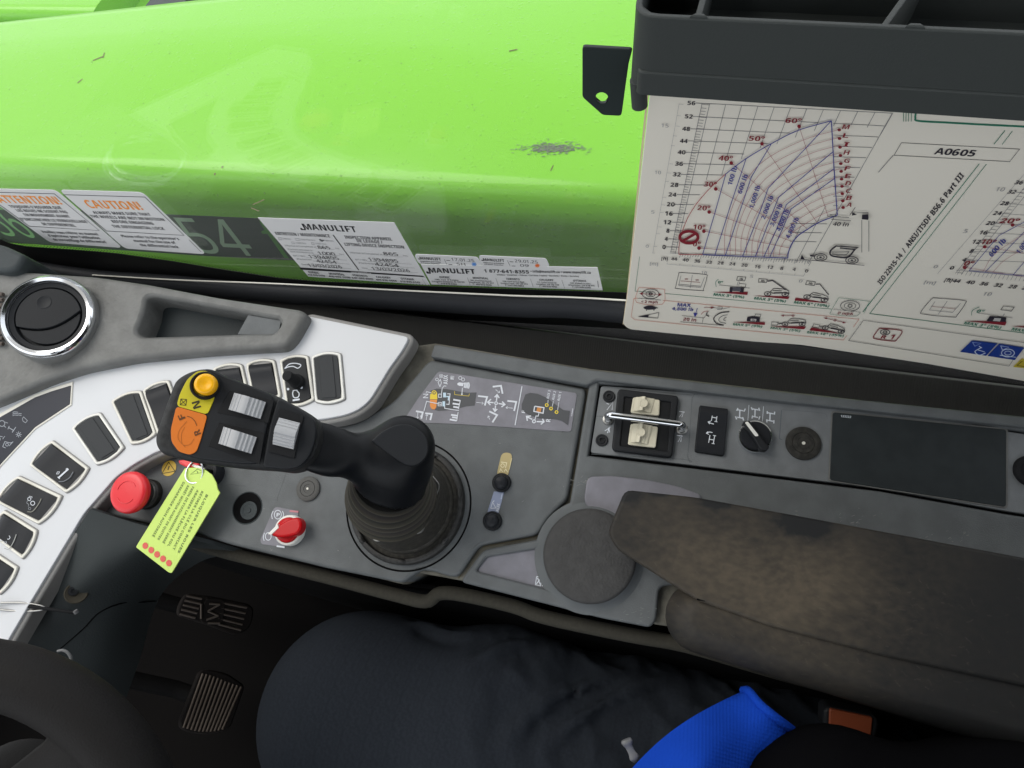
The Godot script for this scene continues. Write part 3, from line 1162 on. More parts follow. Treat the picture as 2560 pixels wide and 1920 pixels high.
	for e in ["1300,420 1318,466", "1475,424 1492,472", "1688,428 1705,478", "1880,434 1898,486"]:
		k.line(e, 1.5, dk)
	k.line("2100,440 2106,480", 4, gr)
	k.put("print", o)

func slab(s: String, t: Transform3D, z0: float, z1: float, bev := 0.001, round_r := 0.0, seg := 3, holes := []) -> MB:
	var p := on(s, t, z1)
	if round_r > 0:
		p = rnd(p, round_r)
	var m := MB.new()
	m.prism(p, z0, z1, bev, seg, holes)
	return m

func build_console() -> void:
	var o := thing("side_console", "long grey moulded console along the cab side, from white panel to armrest", "console", moved(TC, Vector3(0.1, 0, -0.1)))
	part(slab("190,1080 330,985 640,915 800,866 895,746 940,740 1275,795 2212,903 2500,935 2500,1500 1420,1350 1000,1255 905,1238 868,1262 425,1155 203,1110", TC, -0.10, -0.007, 0.003), TC, "housing", mats["dusty grey"], o)
	# plate that carries the joystick
	var edge := "929,774 1262,838 1265,850 1225,1080 1205,1098 1180,1126 1163,1155 1040,1178 1030,1186 987,1250 935,1234 908,1231 890,1244 868,1260 700,1226 495,1176 425,1153 205,1106 196,1095 255,1040 335,998 470,960 640,938 775,912 850,866"
	part(slab(edge, TC, -0.05, 0.0, 0.0035, 0.008), TC, "front_plate", mats["grey plastic"], o)
	# rear body with the switch bay and the little recess
	var bay := on("1294,828 1901,872 2172,925 2430,962 2430,1150 2172,1110 1901,1061 1271,984", TC, 0.002)
	var rec := rnd(on("M 533,522 862,468 874,540 905,640 938,728 466,608", TC, 0.002), 0.003)
	part(slab("1276,806 2500,940 2500,1320 1640,1290 1500,1260 1425,1266 1418,1340 1405,1356 1300,1336 992,1257 1043,1187 1168,1164 1200,1120 1229,1096 1241,1024", TC, -0.05, 0.002, 0.003, 0.006, 3, [bay, rec]), TC, "rear_body", mats["grey plastic"], o)
	part(slab("M 525,515 868,462 880,540 912,640 945,735 458,612", TC, -0.006, -0.0015, 0.0), TC, "recess_floor", mats["light grey plate"], o)
	part(slab("1285,820 2440,960 2440,1160 1265,990", TC, -0.007, -0.006, 0.0), TC, "bay_floor", mats["matt black"], o)
	part(slab("1298,833 1901,878 2172,931 2425,968 2425,1143 2172,1104 1901,1055 1275,978", TC, -0.0058, -0.0015, 0.0008, 0.003), TC, "switch_plate", mats["grey plate"], o)
	part(slab("938,743 1275,798 1728,850 2212,899 2500,930 2500,953 2212,923 1728,871 1290,821 1268,832 929,771", TC, -0.03, 0.006, 0.002, 0.003), TC, "rear_rim", mats["grey plastic"], o)
	part(slab("M 1150,28 1300,22 1500,45 1700,85 1840,135 1852,160 1750,420 1250,330 1128,185", TC, 0.0, 0.0045, 0.0015, 0.006), TC, "raised_pad", mats["light grey plate"], o)
	# engraved lines on the plates
	var k := Ink.new(self, TC, 0.00015, "E")
	var gl := Color8(78, 82, 86)
	k.line("985,830 925,1000 920,1030", 2.5, gl)
	k.put("engraved_line", o)
	k = Ink.new(self, TC, 0.00015, "E")
	k.soft("560,925 600,915 660,925 700,925", 2.5, gl)
	k.put("engraved_line", o)
	k = Ink.new(self, lift(TC, -0.0015), 0.00015, "G")
	k.soft("190,78 835,140 845,160 812,590 790,606 110,568", 3, Color8(84, 90, 94), 3)
	k.put("engraved_line", o)
	k = Ink.new(self, lift(TC, -0.0015), 0.00015, "G")
	k.line("150,292 300,300", 3, Color8(84, 90, 94))
	k.put("engraved_line", o)
	k = Ink.new(self, lift(TC, -0.0015), 0.00015, "G")
	k.line("735,360 822,370", 3, Color8(84, 90, 94))
	k.put("engraved_line", o)
	k = Ink.new(self, lift(TC, -0.0015), 0.00015, "G")
	k.line("1495,250 1480,455 1500,465", 5, Color8(88, 94, 100))
	k.put("engraved_line", o)
	k = Ink.new(self, lift(TC, -0.0015), 0.00015, "G")
	k.soft("1500,245 1790,270 1830,310", 2.5, Color8(96, 102, 106))
	k.put("engraved_line", o)
	# dried mud in the joints
	k = Ink.new(self, lift(TC, -0.0068), 0.0, "A")
	for e in ["932,765 1265,834 1270,845 1232,1078", "1226,1088 1205,1104 1182,1130 1166,1156 1042,1182", "1034,1186 990,1250"]:
		k.soft(e, 3.0, Color8(92, 86, 66), 6)
	k.put("joint_dirt", o).set_meta("kind", "stuff")
	# smears of dried dust and a few scratches on the worn plastic
	k = Ink.new(self, lift(TC, 0.002), 0.00012, "A")
	var g := RandomNumberGenerator.new()
	g.seed = 12
	for e in [[1545, 1125, 14, 26], [1700, 1135, 26, 30], [1385, 1330, 30, 22], [1860, 1120, 60, 30], [1255, 1040, 20, 12], [2050, 1165, 70, 20]]:
		for i in 16:
			var x: float = g.randfn(e[0], e[2] * 0.6)
			var y: float = g.randfn(e[1], e[3] * 0.5)
			var l := g.randf_range(2, 9)
			var an := g.randf_range(-0.9, 0.4)
			k.line(PackedVector2Array([Vector2(x, y), Vector2(x + l * cos(an), y + l * sin(an))]), g.randf_range(0.4, 0.9), Color8(136, 138, 136))
	k.put("dust_smear", o).set_meta("kind", "stuff")
	k = Ink.new(self, TC, 0.00012, "A")
	for i in 46:
		var x := g.randf_range(560, 1240)
		var y := g.randf_range(920, 1230)
		var l := g.randf_range(0.8, 5.0)
		var an := g.randf_range(0, PI)
		k.line(PackedVector2Array([Vector2(x, y), Vector2(x + l * cos(an), y + l * sin(an))]), g.randf_range(0.4, 0.8), Color8(140, 142, 142) if i % 3 else Color8(70, 72, 72))
	k.put("fine_scratches", o).set_meta("kind", "stuff")
	# parking-brake pictogram in the recess
	k = Ink.new(self, lift(TC, -0.0015), 0.0002, "M")
	var wh := Color8(215, 222, 230)
	k.line("840,642 870,646 864,700 832,692 840,642", 5, wh)
	k.line("845,650 862,692", 6, wh)
	k.line("866,652 838,688", 6, wh)
	k.line("886,656 874,702", 6, wh)
	k.put("pictogram", o)
	# round lid
	var c := spot("M 1162,512", TC, 0.014)
	var r := (spot("M 1452,512", TC, 0.014) - spot("M 876,512", TC, 0.014)).length() / 2
	o = thing("round_cover", "flat round black-grey cover at the front tip of the armrest", "cover", moved(TC, Vector3(c.x, c.y, 0)))
	var m := MB.new()
	m.lathe(Vector3(c.x, c.y, 0), PackedVector2Array([Vector2(r + 0.009, 0.001), Vector2(r + 0.004, 0.003), Vector2(r + 0.0015, 0.006), Vector2(r - 0.001, 0.008)]), 56)
	part(m, TC, "collar", mats["grey plastic"], o)
	m = MB.new()
	m.lathe(Vector3(c.x, c.y, 0), PackedVector2Array([Vector2(r - 0.002, 0.003), Vector2(r, 0.006), Vector2(r, 0.0115), Vector2(r - 0.0012, 0.0135), Vector2(r - 0.003, 0.0142), Vector2(r * 0.6, 0.0146), Vector2(0.0001, 0.0147)]), 56)
	part(m, TC, "disc", mat("lid", Color8(60, 60, 60), 0.75, {"dirt": "film", "grain": 0.5, "size": 14.0}), o)
	# cloth piping and the skirt below the console's near edge
	m = MB.new()
	var p := PackedVector3Array()
	for s in ["A 330,1140", "A 461,1186", "A 700,1245", "A 850,1284", "A 919,1299", "A 950,1282", "A 1000,1285", "A 1107,1309", "A 1180,1334", "A 1356,1371", "A 1482,1394", "A 1669,1448", "A 1900,1510", "A 2330,1625"]:
		p.append(spot(s, TC, -0.024))
	m.tube(curve(p, 5), 0.0062, 12)
	single(m, TC, "cloth_piping", mats["trim cloth"], "ribbed olive-grey piping along the near lower edge of the console", "piping")
	m = MB.new()
	var net := [[], [], []]
	for s in ["A 200,1085", "A 330,1138", "A 700,1240", "A 950,1276", "A 1180,1328", "A 1482,1388", "A 1900,1500", "A 2330,1615"]:
		var q := TC * spot(s, TC, -0.03)
		net[0].append(q)
		net[1].append(q + Vector3(0, -0.12, 0.01))
		net[2].append(q + Vector3(0, -0.50, -0.02))
	m.sheet(net, 8, 24, 0.004)
	single(m, Transform3D(), "console_skirt", mats["matt black"], "black skirt dropping from the console's near edge to the floor", "skirt")

func build_dash() -> void:
	var h := 0.032
	var t := lift(TC, h)
	var o := thing("dash_housing", "grey dash moulding with an open storage pocket behind the white panel", "dashboard", moved(TC, Vector3(-0.35, 0.1, 0)))
	var pocket := rnd(on("B 1000,948 1060,940 1925,1098 1938,1130 1893,1196 1650,1200 975,1222 930,1185 985,1050", t), 0.006)
	var m := MB.new()
	var outline := on("B -900,560 -200,690 40,758 650,800 1000,850 1500,945 2075,1030 2118,1068 2030,1225 1965,1296 1400,1330 900,1378 550,1448 300,1530 0,1660 -900,2000", t)
	m.prism(rnd(outline, 0.010, 6), -0.07, 0, 0.006, 6, [pocket])
	part(m, t, "moulding", mats["warm grey"], o)
	m = MB.new()
	var p2 := on("B 900,900 2000,1080 2000,1240 900,1260", t, -0.03)
	m.prism(p2, -0.034, -0.03, 0.0)
	part(m, t, "pocket_floor", mats["dark grey"], o)
	part(slab("B 1715,1070 1945,1110 1920,1215 1640,1206", t, -0.03, -0.004, 0.0006), t, "pocket_step", mats["grey plastic"], o)
	# block at the foot of the front pillar
	m = slab("B -400,520 0,575 172,655 110,750 40,775 -400,720", t, -0.06, 0.012, 0.006, 0.01, 4)
	single(m, t, "pillar_cover", mats["dark grey"], "small dark block at the photo's left edge above the air vent", "cover")
	m = MB.new()
	for i in 10:
		var y := 930 + i * 38
		m.tube(PackedVector3Array([spot("B -120,%d" % (y - 20), t, 0.004), spot("B 22,%d" % y, t, 0.004)]), 0.0022, 6)
	single(m, t, "defrost_grille", mats["dirt brown"], "dirty brown ribbed strip at the photo's left edge beside the vent", "grille")
	# air vent
	var c := spot("B 340,1090", t, 0.016)
	var rx := 0.045
	var n := Vector3(0.35, 1.0, 0.2).normalized()
	var tv := frame(t * Vector3(c.x, c.y, 0.012), n)
	o = thing("air_vent", "round black air vent with a bright chrome ring", "air vent", tv)
	m = MB.new()
	m.lathe(Vector3.ZERO, PackedVector2Array([Vector2(rx + 0.0012, -0.045), Vector2(rx + 0.0008, 0.004), Vector2(rx - 0.001, 0.006)]), 56)
	part(m, tv, "socket", mats["warm grey"], o)
	m = MB.new()
	m.lathe(Vector3.ZERO, PackedVector2Array([Vector2(rx - 0.001, 0.004), Vector2(rx, 0.008), Vector2(rx - 0.001, 0.011), Vector2(rx - 0.004, 0.0135), Vector2(rx - 0.007, 0.0125), Vector2(rx - 0.0085, 0.008)]), 64)
	part(m, tv, "chrome_ring", mats["chrome"], o)
	m = MB.new()
	m.lathe(Vector3.ZERO, PackedVector2Array([Vector2(rx - 0.0085, 0.009), Vector2(rx - 0.013, 0.008), Vector2(rx - 0.014, 0.003), Vector2(0.0001, 0.002)]), 56)
	part(m, tv, "bezel", mats["black plastic"], o)
	var rr := rx - 0.0145
	var disc := circle(0, 0, rr, 72)
	var cut := PackedVector2Array()
	var gap := PackedVector2Array()
	for i in 17:
		var u := i / 16.0
		var q := Vector2(cos(deg_to_rad(28)), sin(deg_to_rad(28))).lerp(Vector2(cos(deg_to_rad(214)), sin(deg_to_rad(214))), u) * rr * 1.02 + Vector2(0.35, -0.72) * rr * 0.42 * sin(PI * u)
		cut.append(q)
		gap.append(q + Vector2(0.0006, -0.0013))
	var above := cut.duplicate()
	above.append_array(PackedVector2Array([Vector2(-2, -0.6) * rr, Vector2(-2, 2) * rr, Vector2(2, 2) * rr, Vector2(2, 0.5) * rr]))
	var below := gap.duplicate()
	below.append_array(PackedVector2Array([Vector2(-2, -0.8) * rr, Vector2(-2, -2) * rr, Vector2(2, -2) * rr, Vector2(2, 0.4) * rr]))
	var up: PackedVector2Array = Geometry2D.intersect_polygons(disc, above)[0]
	var lo: PackedVector2Array = Geometry2D.intersect_polygons(circle(0, 0, rr * 0.96, 72), below)[0]
	m = MB.new()
	m.prism(up, 0.002, 0.0085, 0.0007)
	m.lathe(Vector3(-rr * 0.3, rr * 0.45, 0), PackedVector2Array([Vector2(0.0076, 0.0084), Vector2(0.0072, 0.0088), Vector2(0.0064, 0.0088), Vector2(0.0060, 0.0086), Vector2(0.0001, 0.0086)]), 24)
	part(m, tv, "upper_flap", mats["black plastic"], o)
	m = MB.new()
	m.prism(lo, 0.002, 0.0065, 0.0007)
	part(m, tv, "lower_flap", mats["black plastic"], o)

# a switch cap over four corners (around: a b c d), height changing from edge a-d to edge b-c
func cap_of(a: Vector2, b: Vector2, c: Vector2, d: Vector2, prof: PackedFloat32Array, z0: float, m: MB, belly := 0.0) -> void:
	var k := prof.size() - 1
	var dirv := ((b - a) + (c - d)).normalized()
	var len_ := ((b - a).length() + (c - d).length()) / 2
	for i in k:
		var t0 := float(i) / k
		var t1 := float(i + 1) / k
		var w := (d - a).normalized() * belly
		var p0 := a.lerp(b, t0) - w * sin(PI * t0)
		var q0 := d.lerp(c, t0) + w * sin(PI * t0)
		var p1 := a.lerp(b, t1) - w * sin(PI * t1)
		var q1 := d.lerp(c, t1) + w * sin(PI * t1)
		var sl := (prof[i + 1] - prof[i]) / (len_ / k)
		var sl0 := sl
		var sl1 := sl
		if i > 0:
			var s2 := (prof[i] - prof[i - 1]) / (len_ / k)
			if absf(s2 - sl) < 0.6:
				sl0 = (sl + s2) / 2
		if i < k - 1:
			var s3 := (prof[i + 2] - prof[i + 1]) / (len_ / k)
			if absf(s3 - sl) < 0.6:
				sl1 = (sl + s3) / 2
		var n0 := Vector3(-dirv.x * sl0, -dirv.y * sl0, 1).normalized()
		var n1 := Vector3(-dirv.x * sl1, -dirv.y * sl1, 1).normalized()
		m.quad(Vector3(p0.x, p0.y, prof[i]), Vector3(p1.x, p1.y, prof[i + 1]), Vector3(q1.x, q1.y, prof[i + 1]), Vector3(q0.x, q0.y, prof[i]), n0, n1, n1, n0)
		var e := (p1 - p0).normalized()
		m.flat(Vector3(p0.x, p0.y, z0), Vector3(p1.x, p1.y, z0), Vector3(p1.x, p1.y, prof[i + 1]), Vector3(p0.x, p0.y, prof[i]), Vector3(e.y, -e.x, 0) * (1 if Vector2(e.y, -e.x).dot(a - d) > 0 else -1))
		e = (q1 - q0).normalized()
		m.flat(Vector3(q0.x, q0.y, z0), Vector3(q1.x, q1.y, z0), Vector3(q1.x, q1.y, prof[i + 1]), Vector3(q0.x, q0.y, prof[i]), Vector3(e.y, -e.x, 0) * (1 if Vector2(e.y, -e.x).dot(d - a) > 0 else -1))
	m.flat(Vector3(a.x, a.y, z0), Vector3(d.x, d.y, z0), Vector3(d.x, d.y, prof[0]), Vector3(a.x, a.y, prof[0]), Vector3(-dirv.x, -dirv.y, 0))
	m.flat(Vector3(b.x, b.y, z0), Vector3(c.x, c.y, z0), Vector3(c.x, c.y, prof[k]), Vector3(b.x, b.y, prof[k]), Vector3(dirv.x, dirv.y, 0))

func grow(p: PackedVector2Array, d: float) -> PackedVector2Array:
	var q := p.duplicate()
	if MB.area(q) < 0:
		q.reverse()
	return MB.inset(q, -d)

# a switch in its bezel on the white panel; the corners are top left, top right, bottom right, bottom left of the cap
func panel_switch(corners: String, label: String, kind: String) -> Node3D:
	var q := on(corners, TW, 0.002)
	var c := (q[0] + q[1] + q[2] + q[3]) / 4
	var called: String = {"blank": "blank_switch", "rocker": "rocker_switch", "knob": "rotary_control"}[kind]
	var category: String = {"blank": "switch blank", "rocker": "rocker switch", "knob": "control knob"}[kind]
	var o := thing(called, label, category, moved(TW, Vector3(c.x, c.y, 0)), "switches along the curved white panel")
	# outline with gently bowed ends
	var body := PackedVector2Array()
	for side in 4:
		var a := q[side]
		var b := q[(side + 1) % 4]
		var nn := Vector2((b - a).y, -(b - a).x).normalized()
		if nn.dot((a + b) / 2 - c) < 0:
			nn = -nn
		var bow := 0.10 if side % 2 == 0 else 0.0
		for i in 6:
			var u := i / 6.0
			body.append(a.lerp(b, u) + nn * (b - a).length() * bow * 4 * u * (1 - u))
	var inner := rnd(grow(body, 0.0006), 0.0012, 2)
	var m := MB.new()
	m.prism(rnd(grow(body, 0.0040), 0.002, 2), -0.001, 0.0013, 0.0012, 3, [])
	part(m, TW, "outer_trim", mats["side grey"], o)
	m = MB.new()
	m.prism(rnd(grow(body, 0.0031), 0.002, 2), 0.0005, 0.0027, 0.0008, 3, [inner])
	part(m, TW, "bezel", mats["cream"] if kind != "blank" or rng.randf() < 0.5 else mats["white plastic"], o)
	m = MB.new()
	if kind == "rocker":
		cap_of(q[0], q[3], q[2], q[1], PackedFloat32Array([0.0022, 0.0048, 0.0054, 0.0046, 0.0038, 0.0032, 0.0028, 0.0026, 0.0026, 0.0022, 0.0014]), 0.0012, m)
		part(m, TW, "rocker", mats["switch black"], o)
	else:
		m.prism(body, 0.001, 0.0026, 0.0008)
		part(m, TW, "cover_plate", mats["blank black"] if kind == "blank" else mats["black plastic"], o)
		if kind == "blank":
			m = MB.new()
			m.prism(PackedVector2Array([q[0].lerp(q[1], 0.2), q[0].lerp(q[1], 0.8), q[3].lerp(q[2], 0.8), q[3].lerp(q[2], 0.2)]), 0.002, 0.0034, 0.0007)
			part(m, TW, "raised_centre", mats["blank black"], o)
	return o

func build_white_panel() -> void:
	var s := "662,682 885,728 867,760 842,794 799,865 775,885 745,897 702,905 600,914 520,926 470,937 400,955 335,977 290,1002 250,1030 180,1110 120,1210 60,1310 10,1395 -90,1500 -220,1500 -220,900 -60,875 0,850 60,825 150,800 360,768 540,748 600,738 640,715"
	var o := thing("instrument_panel", "curved white panel carrying a row of switches and a dark indicator display", "instrument panel", moved(TW, Vector3(-0.3, 0.05, 0)))
	part(slab(s, TW, -0.004, 0.0, 0.001, 0.006), TW, "face", mats["white paint"], o)
	var side := grow(rnd(on(s, TW, 0.0), 0.006), 0.0045)
	var m := MB.new()
	m.prism(side, -0.02, -0.003, 0.003)
	part(m, TW, "side_band", mats["side grey"], o)
	m = MB.new()
	var p := PackedVector3Array()
	for e in ["C -300,600", "C 0,432", "C 200,318", "C 400,228", "C 560,180", "C 670,168"]:
		p.append(spot(e, TW, 0.001))
	m.tube(curve(p, 8), 0.0045, 12)
	part(m, TW, "raised_lip", mats["white paint"], o)
	# display window with warning-light symbols
	var disp := "C 612,288 602,450 300,650 0,972 -300,1400 -300,760 0,562 300,392 440,340"
	m = MB.new()
	m.prism(grow(on(disp, TW), 0.003), -0.001, 0.0012, 0.0006, 3)
	part(m, TW, "display_frame", mats["cream"], o)
	part(slab(disp, TW, 0.0, 0.0016, 0.0003, 0.001), TW, "display_window", mat("display", Color8(46, 49, 58), 0.35, {"spec": 0.3}), o)
	var k := Ink.new(self, TW, 0.0018, "V")
	var ic := Color8(150, 156, 165)
	for y in [170, 192, 214]:
		k.soft("%d,%d 215,%d 270,%d" % [196, y + 12, y, y + 4], 8, ic)
	k.line("275,190 320,196", 8, ic)
	k.line("270,212 318,220", 8, ic)
	k.line("330,262 348,240 400,290 375,320 340,300 330,262", 7, ic)
	k.ring(48, 330, 40, 9, ic)
	k.line("90,310 130,325", 8, ic)
	k.line("70,360 105,385", 8, ic)
	k.line("130,410 150,365", 9, ic)
	k.line("140,385 215,430", 10, ic)
	k.line("190,455 240,380", 10, ic)
	for a in 8:
		var d := Vector2(cos(a * PI / 4), sin(a * PI / 4))
		k.line(PackedVector2Array([Vector2(280, 482) + d * 16, Vector2(280, 482) + d * 42]), 7, ic)
	k.ring(280, 482, 14, 6, ic)
	k.line("60,650 90,580 170,600 185,590", 9, ic)
	k.line("60,650 100,668", 9, ic)
	k.ring(120, 622, 20, 8, ic)
	k.line("150,640 205,580", 9, ic)
	k.ring(5, 545, 22, 8, ic)
	k.line("0,500 60,515", 8, ic)
	k.line("60,545 90,505", 8, ic)
	k.put("indicator_symbols", o)
	# the row of switches
	panel_switch("S 1700,112 2105,72 2168,782 1760,812", "plain black blank, last of the row at the white panel's right end", "blank")
	var kn := panel_switch("S 1155,168 1545,118 1640,800 1255,872", "black switch plate with a small round knob and engine symbol, next to the last blank", "knob")
	panel_switch("S 575,232 965,190 1065,740 680,800", "black rocker partly behind the joystick head, just left of the knob", "rocker")
	panel_switch("S 0,312 405,265 520,760 110,830", "black rocker with only its top edge showing above the joystick head", "rocker")
	panel_switch("C 1262,338 1440,272 1560,620 1380,690", "black rocker hidden behind the joystick head's left corner", "rocker")
	panel_switch("C 990,432 1200,362 1318,700 1148,768", "plain blank beside the joystick head's left edge", "blank")
	panel_switch("C 650,660 850,552 1038,828 845,945", "plain blank between the joystick head and the cylinder rocker", "blank")
	var r1 := panel_switch("C 285,965 445,795 735,1015 575,1185", "black rocker with a white level-bar symbol and a muddy bezel", "rocker")
	var r2 := panel_switch("C -5,1275 155,1100 500,1262 335,1456", "black rocker with a wheel-linkage symbol, left of the emergency stop", "rocker")
	var r3 := panel_switch("P -45,80 25,-40 225,85 150,232", "black rocker with a truck-like symbol at the photo's left edge", "rocker")
	panel_switch("P -150,330 -70,222 95,330 0,470", "black rocker cut off by the photo's left edge above the steering wheel", "rocker")
	# symbols on them
	var ink := Color8(206, 212, 220)
	k = Ink.new(self, TW, 0.0031, "V")
	k.line("840,1085 980,960", 22, ink)
	k.line("832,1070 862,1096", 12, ink)
	k.ring(962, 966, 14, 8, ink)
	k.line("815,1030 830,1000 858,1000 845,1028 815,1030", 7, ink)
	k.put("symbol", r1)
	k = Ink.new(self, TW, 0.0036, "V")
	k.soft("850,1135 920,1130 1000,1080 1050,1000", 9, Color8(110, 116, 124))
	k.put("indicator_line", r1)
	k = Ink.new(self, TW, 0.0034, "V")
	k.ring(445, 1375, 22, 8, ink)
	k.ring(492, 1432, 28, 9, ink)
	k.ring(450, 1505, 16, 5, Color8(140, 146, 154))
	k.line("440,1335 485,1345 478,1365", 6, ink)
	k.line("420,1400 410,1430 440,1450 430,1480", 5, Color8(150, 156, 164))
	k.put("symbol", r2)
	k = Ink.new(self, TW, 0.0036, "V")
	k.soft("420,1550 490,1545 570,1450 610,1370", 8, Color8(140, 140, 128))
	k.put("indicator_line", r2)
	k = Ink.new(self, TW, 0.0034, "P")
	k.ring(75, 118, 12, 4, ink)
	k.ring(30, 128, 6, 4, ink)
	k.line("10,130 15,140 35,140", 4, ink)
	k.line("45,105 62,105", 4, ink)
	k.line("50,130 45,150", 3, ink)
	k.ring(55, 152, 8, 3, ink)
	k.put("symbol", r3)
	k = Ink.new(self, TW, 0.0036, "P")
	k.soft("50,190 80,195 110,150 130,98", 5, Color8(150, 152, 150))
	k.put("indicator_line", r3)
	k = Ink.new(self, TW, 0.0029, "S")
	k.soft("1210,302 1290,225 1400,212 1490,240 1440,295 1360,265 1280,272 1210,302", 16, ink, 6)
	k.dot(1270, 655, 22, ink)
	k.dot(1502, 630, 22, ink)
	k.soft("1362,680 1350,730 1365,790 1405,805 1450,785 1460,730 1428,690 1425,670", 18, ink)
	k.line("1355,682 1428,672", 16, ink)
	k.line("1350,850 1470,830", 30, ink)
	k.put("symbol", kn)
	# little knob leaning up from its plate
	var b := spot("S 1410,520", TW, 0.0026)
	m = MB.new()
	m.lathe(b, PackedVector2Array([Vector2(0.0072, -0.001), Vector2(0.0072, 0.004), Vector2(0.0066, 0.005), Vector2(0.0056, 0.0055), Vector2(0.0050, 0.0205), Vector2(0.0046, 0.0215), Vector2(0.0001, 0.0217)]), 28)
	part(m, TW, "knob", mats["black rubber"], kn)

# ---------------------------------------------------------------- joystick
func build_joystick() -> void:
	var o := thing("joystick", "black multifunction joystick with silver thumb rollers and a yellow button on its head", "joystick", moved(TC, spot("E 1824,1050", TC)))
	# base ring
	var c := spot("E 1824,1052", TC, 0.0)
	var m := MB.new()
	m.lathe(c, PackedVector2Array([Vector2(0.0604, 0.0002), Vector2(0.0596, 0.0010), Vector2(0.0588, 0.0002)]), 72)
	part(m, TC, "groove", mats["matt black"], o)
	m = MB.new()
	m.lathe(c, PackedVector2Array([Vector2(0.0545, -0.001), Vector2(0.0545, 0.005), Vector2(0.0535, 0.0072), Vector2(0.0512, 0.0082), Vector2(0.0495, 0.0078), Vector2(0.0488, 0.005)]), 72)
	part(m, TC, "clamp_ring", mat("ring black", Color8(50, 50, 49), 0.55, {"dirt": "grime", "size": 16.0}), o)
	m = MB.new()
	m.lathe(c, PackedVector2Array([Vector2(0.0488, 0.003), Vector2(0.0450, 0.0035), Vector2(0.0440, 0.009), Vector2(0.0425, 0.0105), Vector2(0.0405, 0.0095), Vector2(0.03, 0.009)]), 72)
	part(m, TC, "inner_ring", mat("ring brown", Color8(66, 64, 58), 0.7, {"dirt": "grime", "size": 16.0}), o)
	for a in [-130, -80, -30, 20, 70, 150, 195]:
		m = MB.new()
		var d := Vector3(cos(deg_to_rad(a)), sin(deg_to_rad(a)), 0)
		var e := Vector3(-d.y, d.x, 0)
		m.tube(PackedVector3Array([c + d * 0.0512 - e * 0.0042 + Vector3(0, 0, 0.0066), c + d * 0.0512 + Vector3(0, 0, 0.0084), c + d * 0.0512 + e * 0.0042 + Vector3(0, 0, 0.0066)]), PackedFloat32Array([0.0012, 0.0026, 0.0012]), 10)
		part(m, TC, "ring_notch", mats["ring black"], o)
	# raised collar, boot plate and bellows from the base to the grip
	var e0 := at("E 1795,655", 0.524)
	var e1 := at("E 1745,775", 0.534)
	var e2 := at("E 1700,885", 0.546)
	var b0 := at("E 1718,985", 0.578)
	var bh := TC.affine_inverse() * b0
	m = MB.new()
	m.tube(PackedVector3Array([TC * (c + Vector3(0, 0, 0.004)), TC * Vector3(lerpf(c.x, bh.x, 0.6), lerpf(c.y, bh.y, 0.6), bh.z * 0.55), TC * Vector3(bh.x, bh.y, bh.z - 0.002)]), PackedFloat32Array([0.0430, 0.0415, 0.0400]), 56)
	part(m, Transform3D(), "boot_collar", mats["ring brown"], o)
	m = MB.new()
	var hex := PackedVector2Array()
	for i in 6:
		hex.append(Vector2(bh.x, bh.y) + Vector2(cos(TAU * (i + 0.35) / 6), sin(TAU * (i + 0.35) / 6)) * 0.0425)
	m.prism(rnd(hex, 0.004, 3), bh.z - 0.004, bh.z - 0.002, 0.0006)
	part(m, TC, "boot_plate", mats["steel"], o)
	var path := PackedVector3Array()
	var rad := PackedFloat32Array()
	var spine := PackedVector3Array([b0, b0.lerp(e2, 0.3) + TC.basis.z * 0.003, b0.lerp(e2, 0.65) + TC.basis.z * 0.003, e2.lerp(e1, 0.1)])
	for i in 141:
		var u := i / 140.0
		path.append(MB.row_at(spine, u))
		rad.append(lerpf(0.0385, 0.0270, pow(u, 1.1)) + 0.0023 * (1.0 - 2.0 * pow(absf(sin(u * PI * 6.0)), 0.7)))
	m = MB.new()
	m.tube(path, rad, 48)
	m.c.fill(Color(0.011, 0.011, 0.011))
	for i in 140:                             # dust rubbed into the crests of the folds, black rubber between
		for q in 192:
			var u := (i + (1 if q % 4 >= 2 else 0)) / 140.0
			var crest := pow(1.0 - absf(sin(u * PI * 6.0)), 2.0)
			m.c[i * 192 + q] = Color(0.011, 0.011, 0.011).lerp(Color(0.125, 0.112, 0.083), crest * 0.45)
	part(m, Transform3D(), "bellows", mat("bellows", Color.WHITE, 0.6, {"spec": 0.4, "vc": true}), o)
	# head
	var hc := at("E 640,470", 0.462)
	var tj := frame(hc, TC.basis.z + (eye.origin - hc).normalized() * 1.2)
	m = slab("395,106 300,130 205,185 150,330 100,470 62,590 72,655 112,705 330,765 640,800 850,812 990,832 1085,806 1158,738 1204,630 1212,530 1190,455 1110,403 910,296 740,230 560,163 470,114".insert(0, "E "), lift(tj, -0.004), -0.036, 0.0, 0.006, 0.006, 4)
	part(m, lift(tj, -0.004), "head", mat("worn rubber", Color8(50, 51, 52), 0.6, {"spec": 0.35, "dirt": "dust", "grain": 0.3, "size": 26.0}), o)
	m = slab("E 412,114 470,118 560,168 740,234 905,300 855,480 800,775 640,772 360,738 215,690 172,600 195,480 235,350 295,215 350,140", tj, -0.006, 0.0, 0.0016, 0.006)
	part(m, tj, "face_plate", mats["black plastic"], o)
	m = slab("E 922,312 1020,362 1110,412 1175,462 1195,530 1180,630 1142,728 1078,795 1000,815 815,795 868,500", tj, -0.006, -0.0008, 0.0016, 0.004)
	part(m, tj, "neck_plate", mats["black plastic"], o)
	m = MB.new()
	m.prism(rnd(on("E 375,130 440,132 470,165 500,240 485,330 441,434 226,374 250,290 300,190", tj), 0.003), 0.0, 0.0008, 0.0002, 1)
	part(m, tj, "yellow_label", mats["yellow label"], o)
	m = MB.new()
	m.prism(rnd(on("E 225,377 440,437 395,605 365,690 320,712 242,690 192,620 187,540", tj), 0.0025), 0.0, 0.0008, 0.0002, 1)
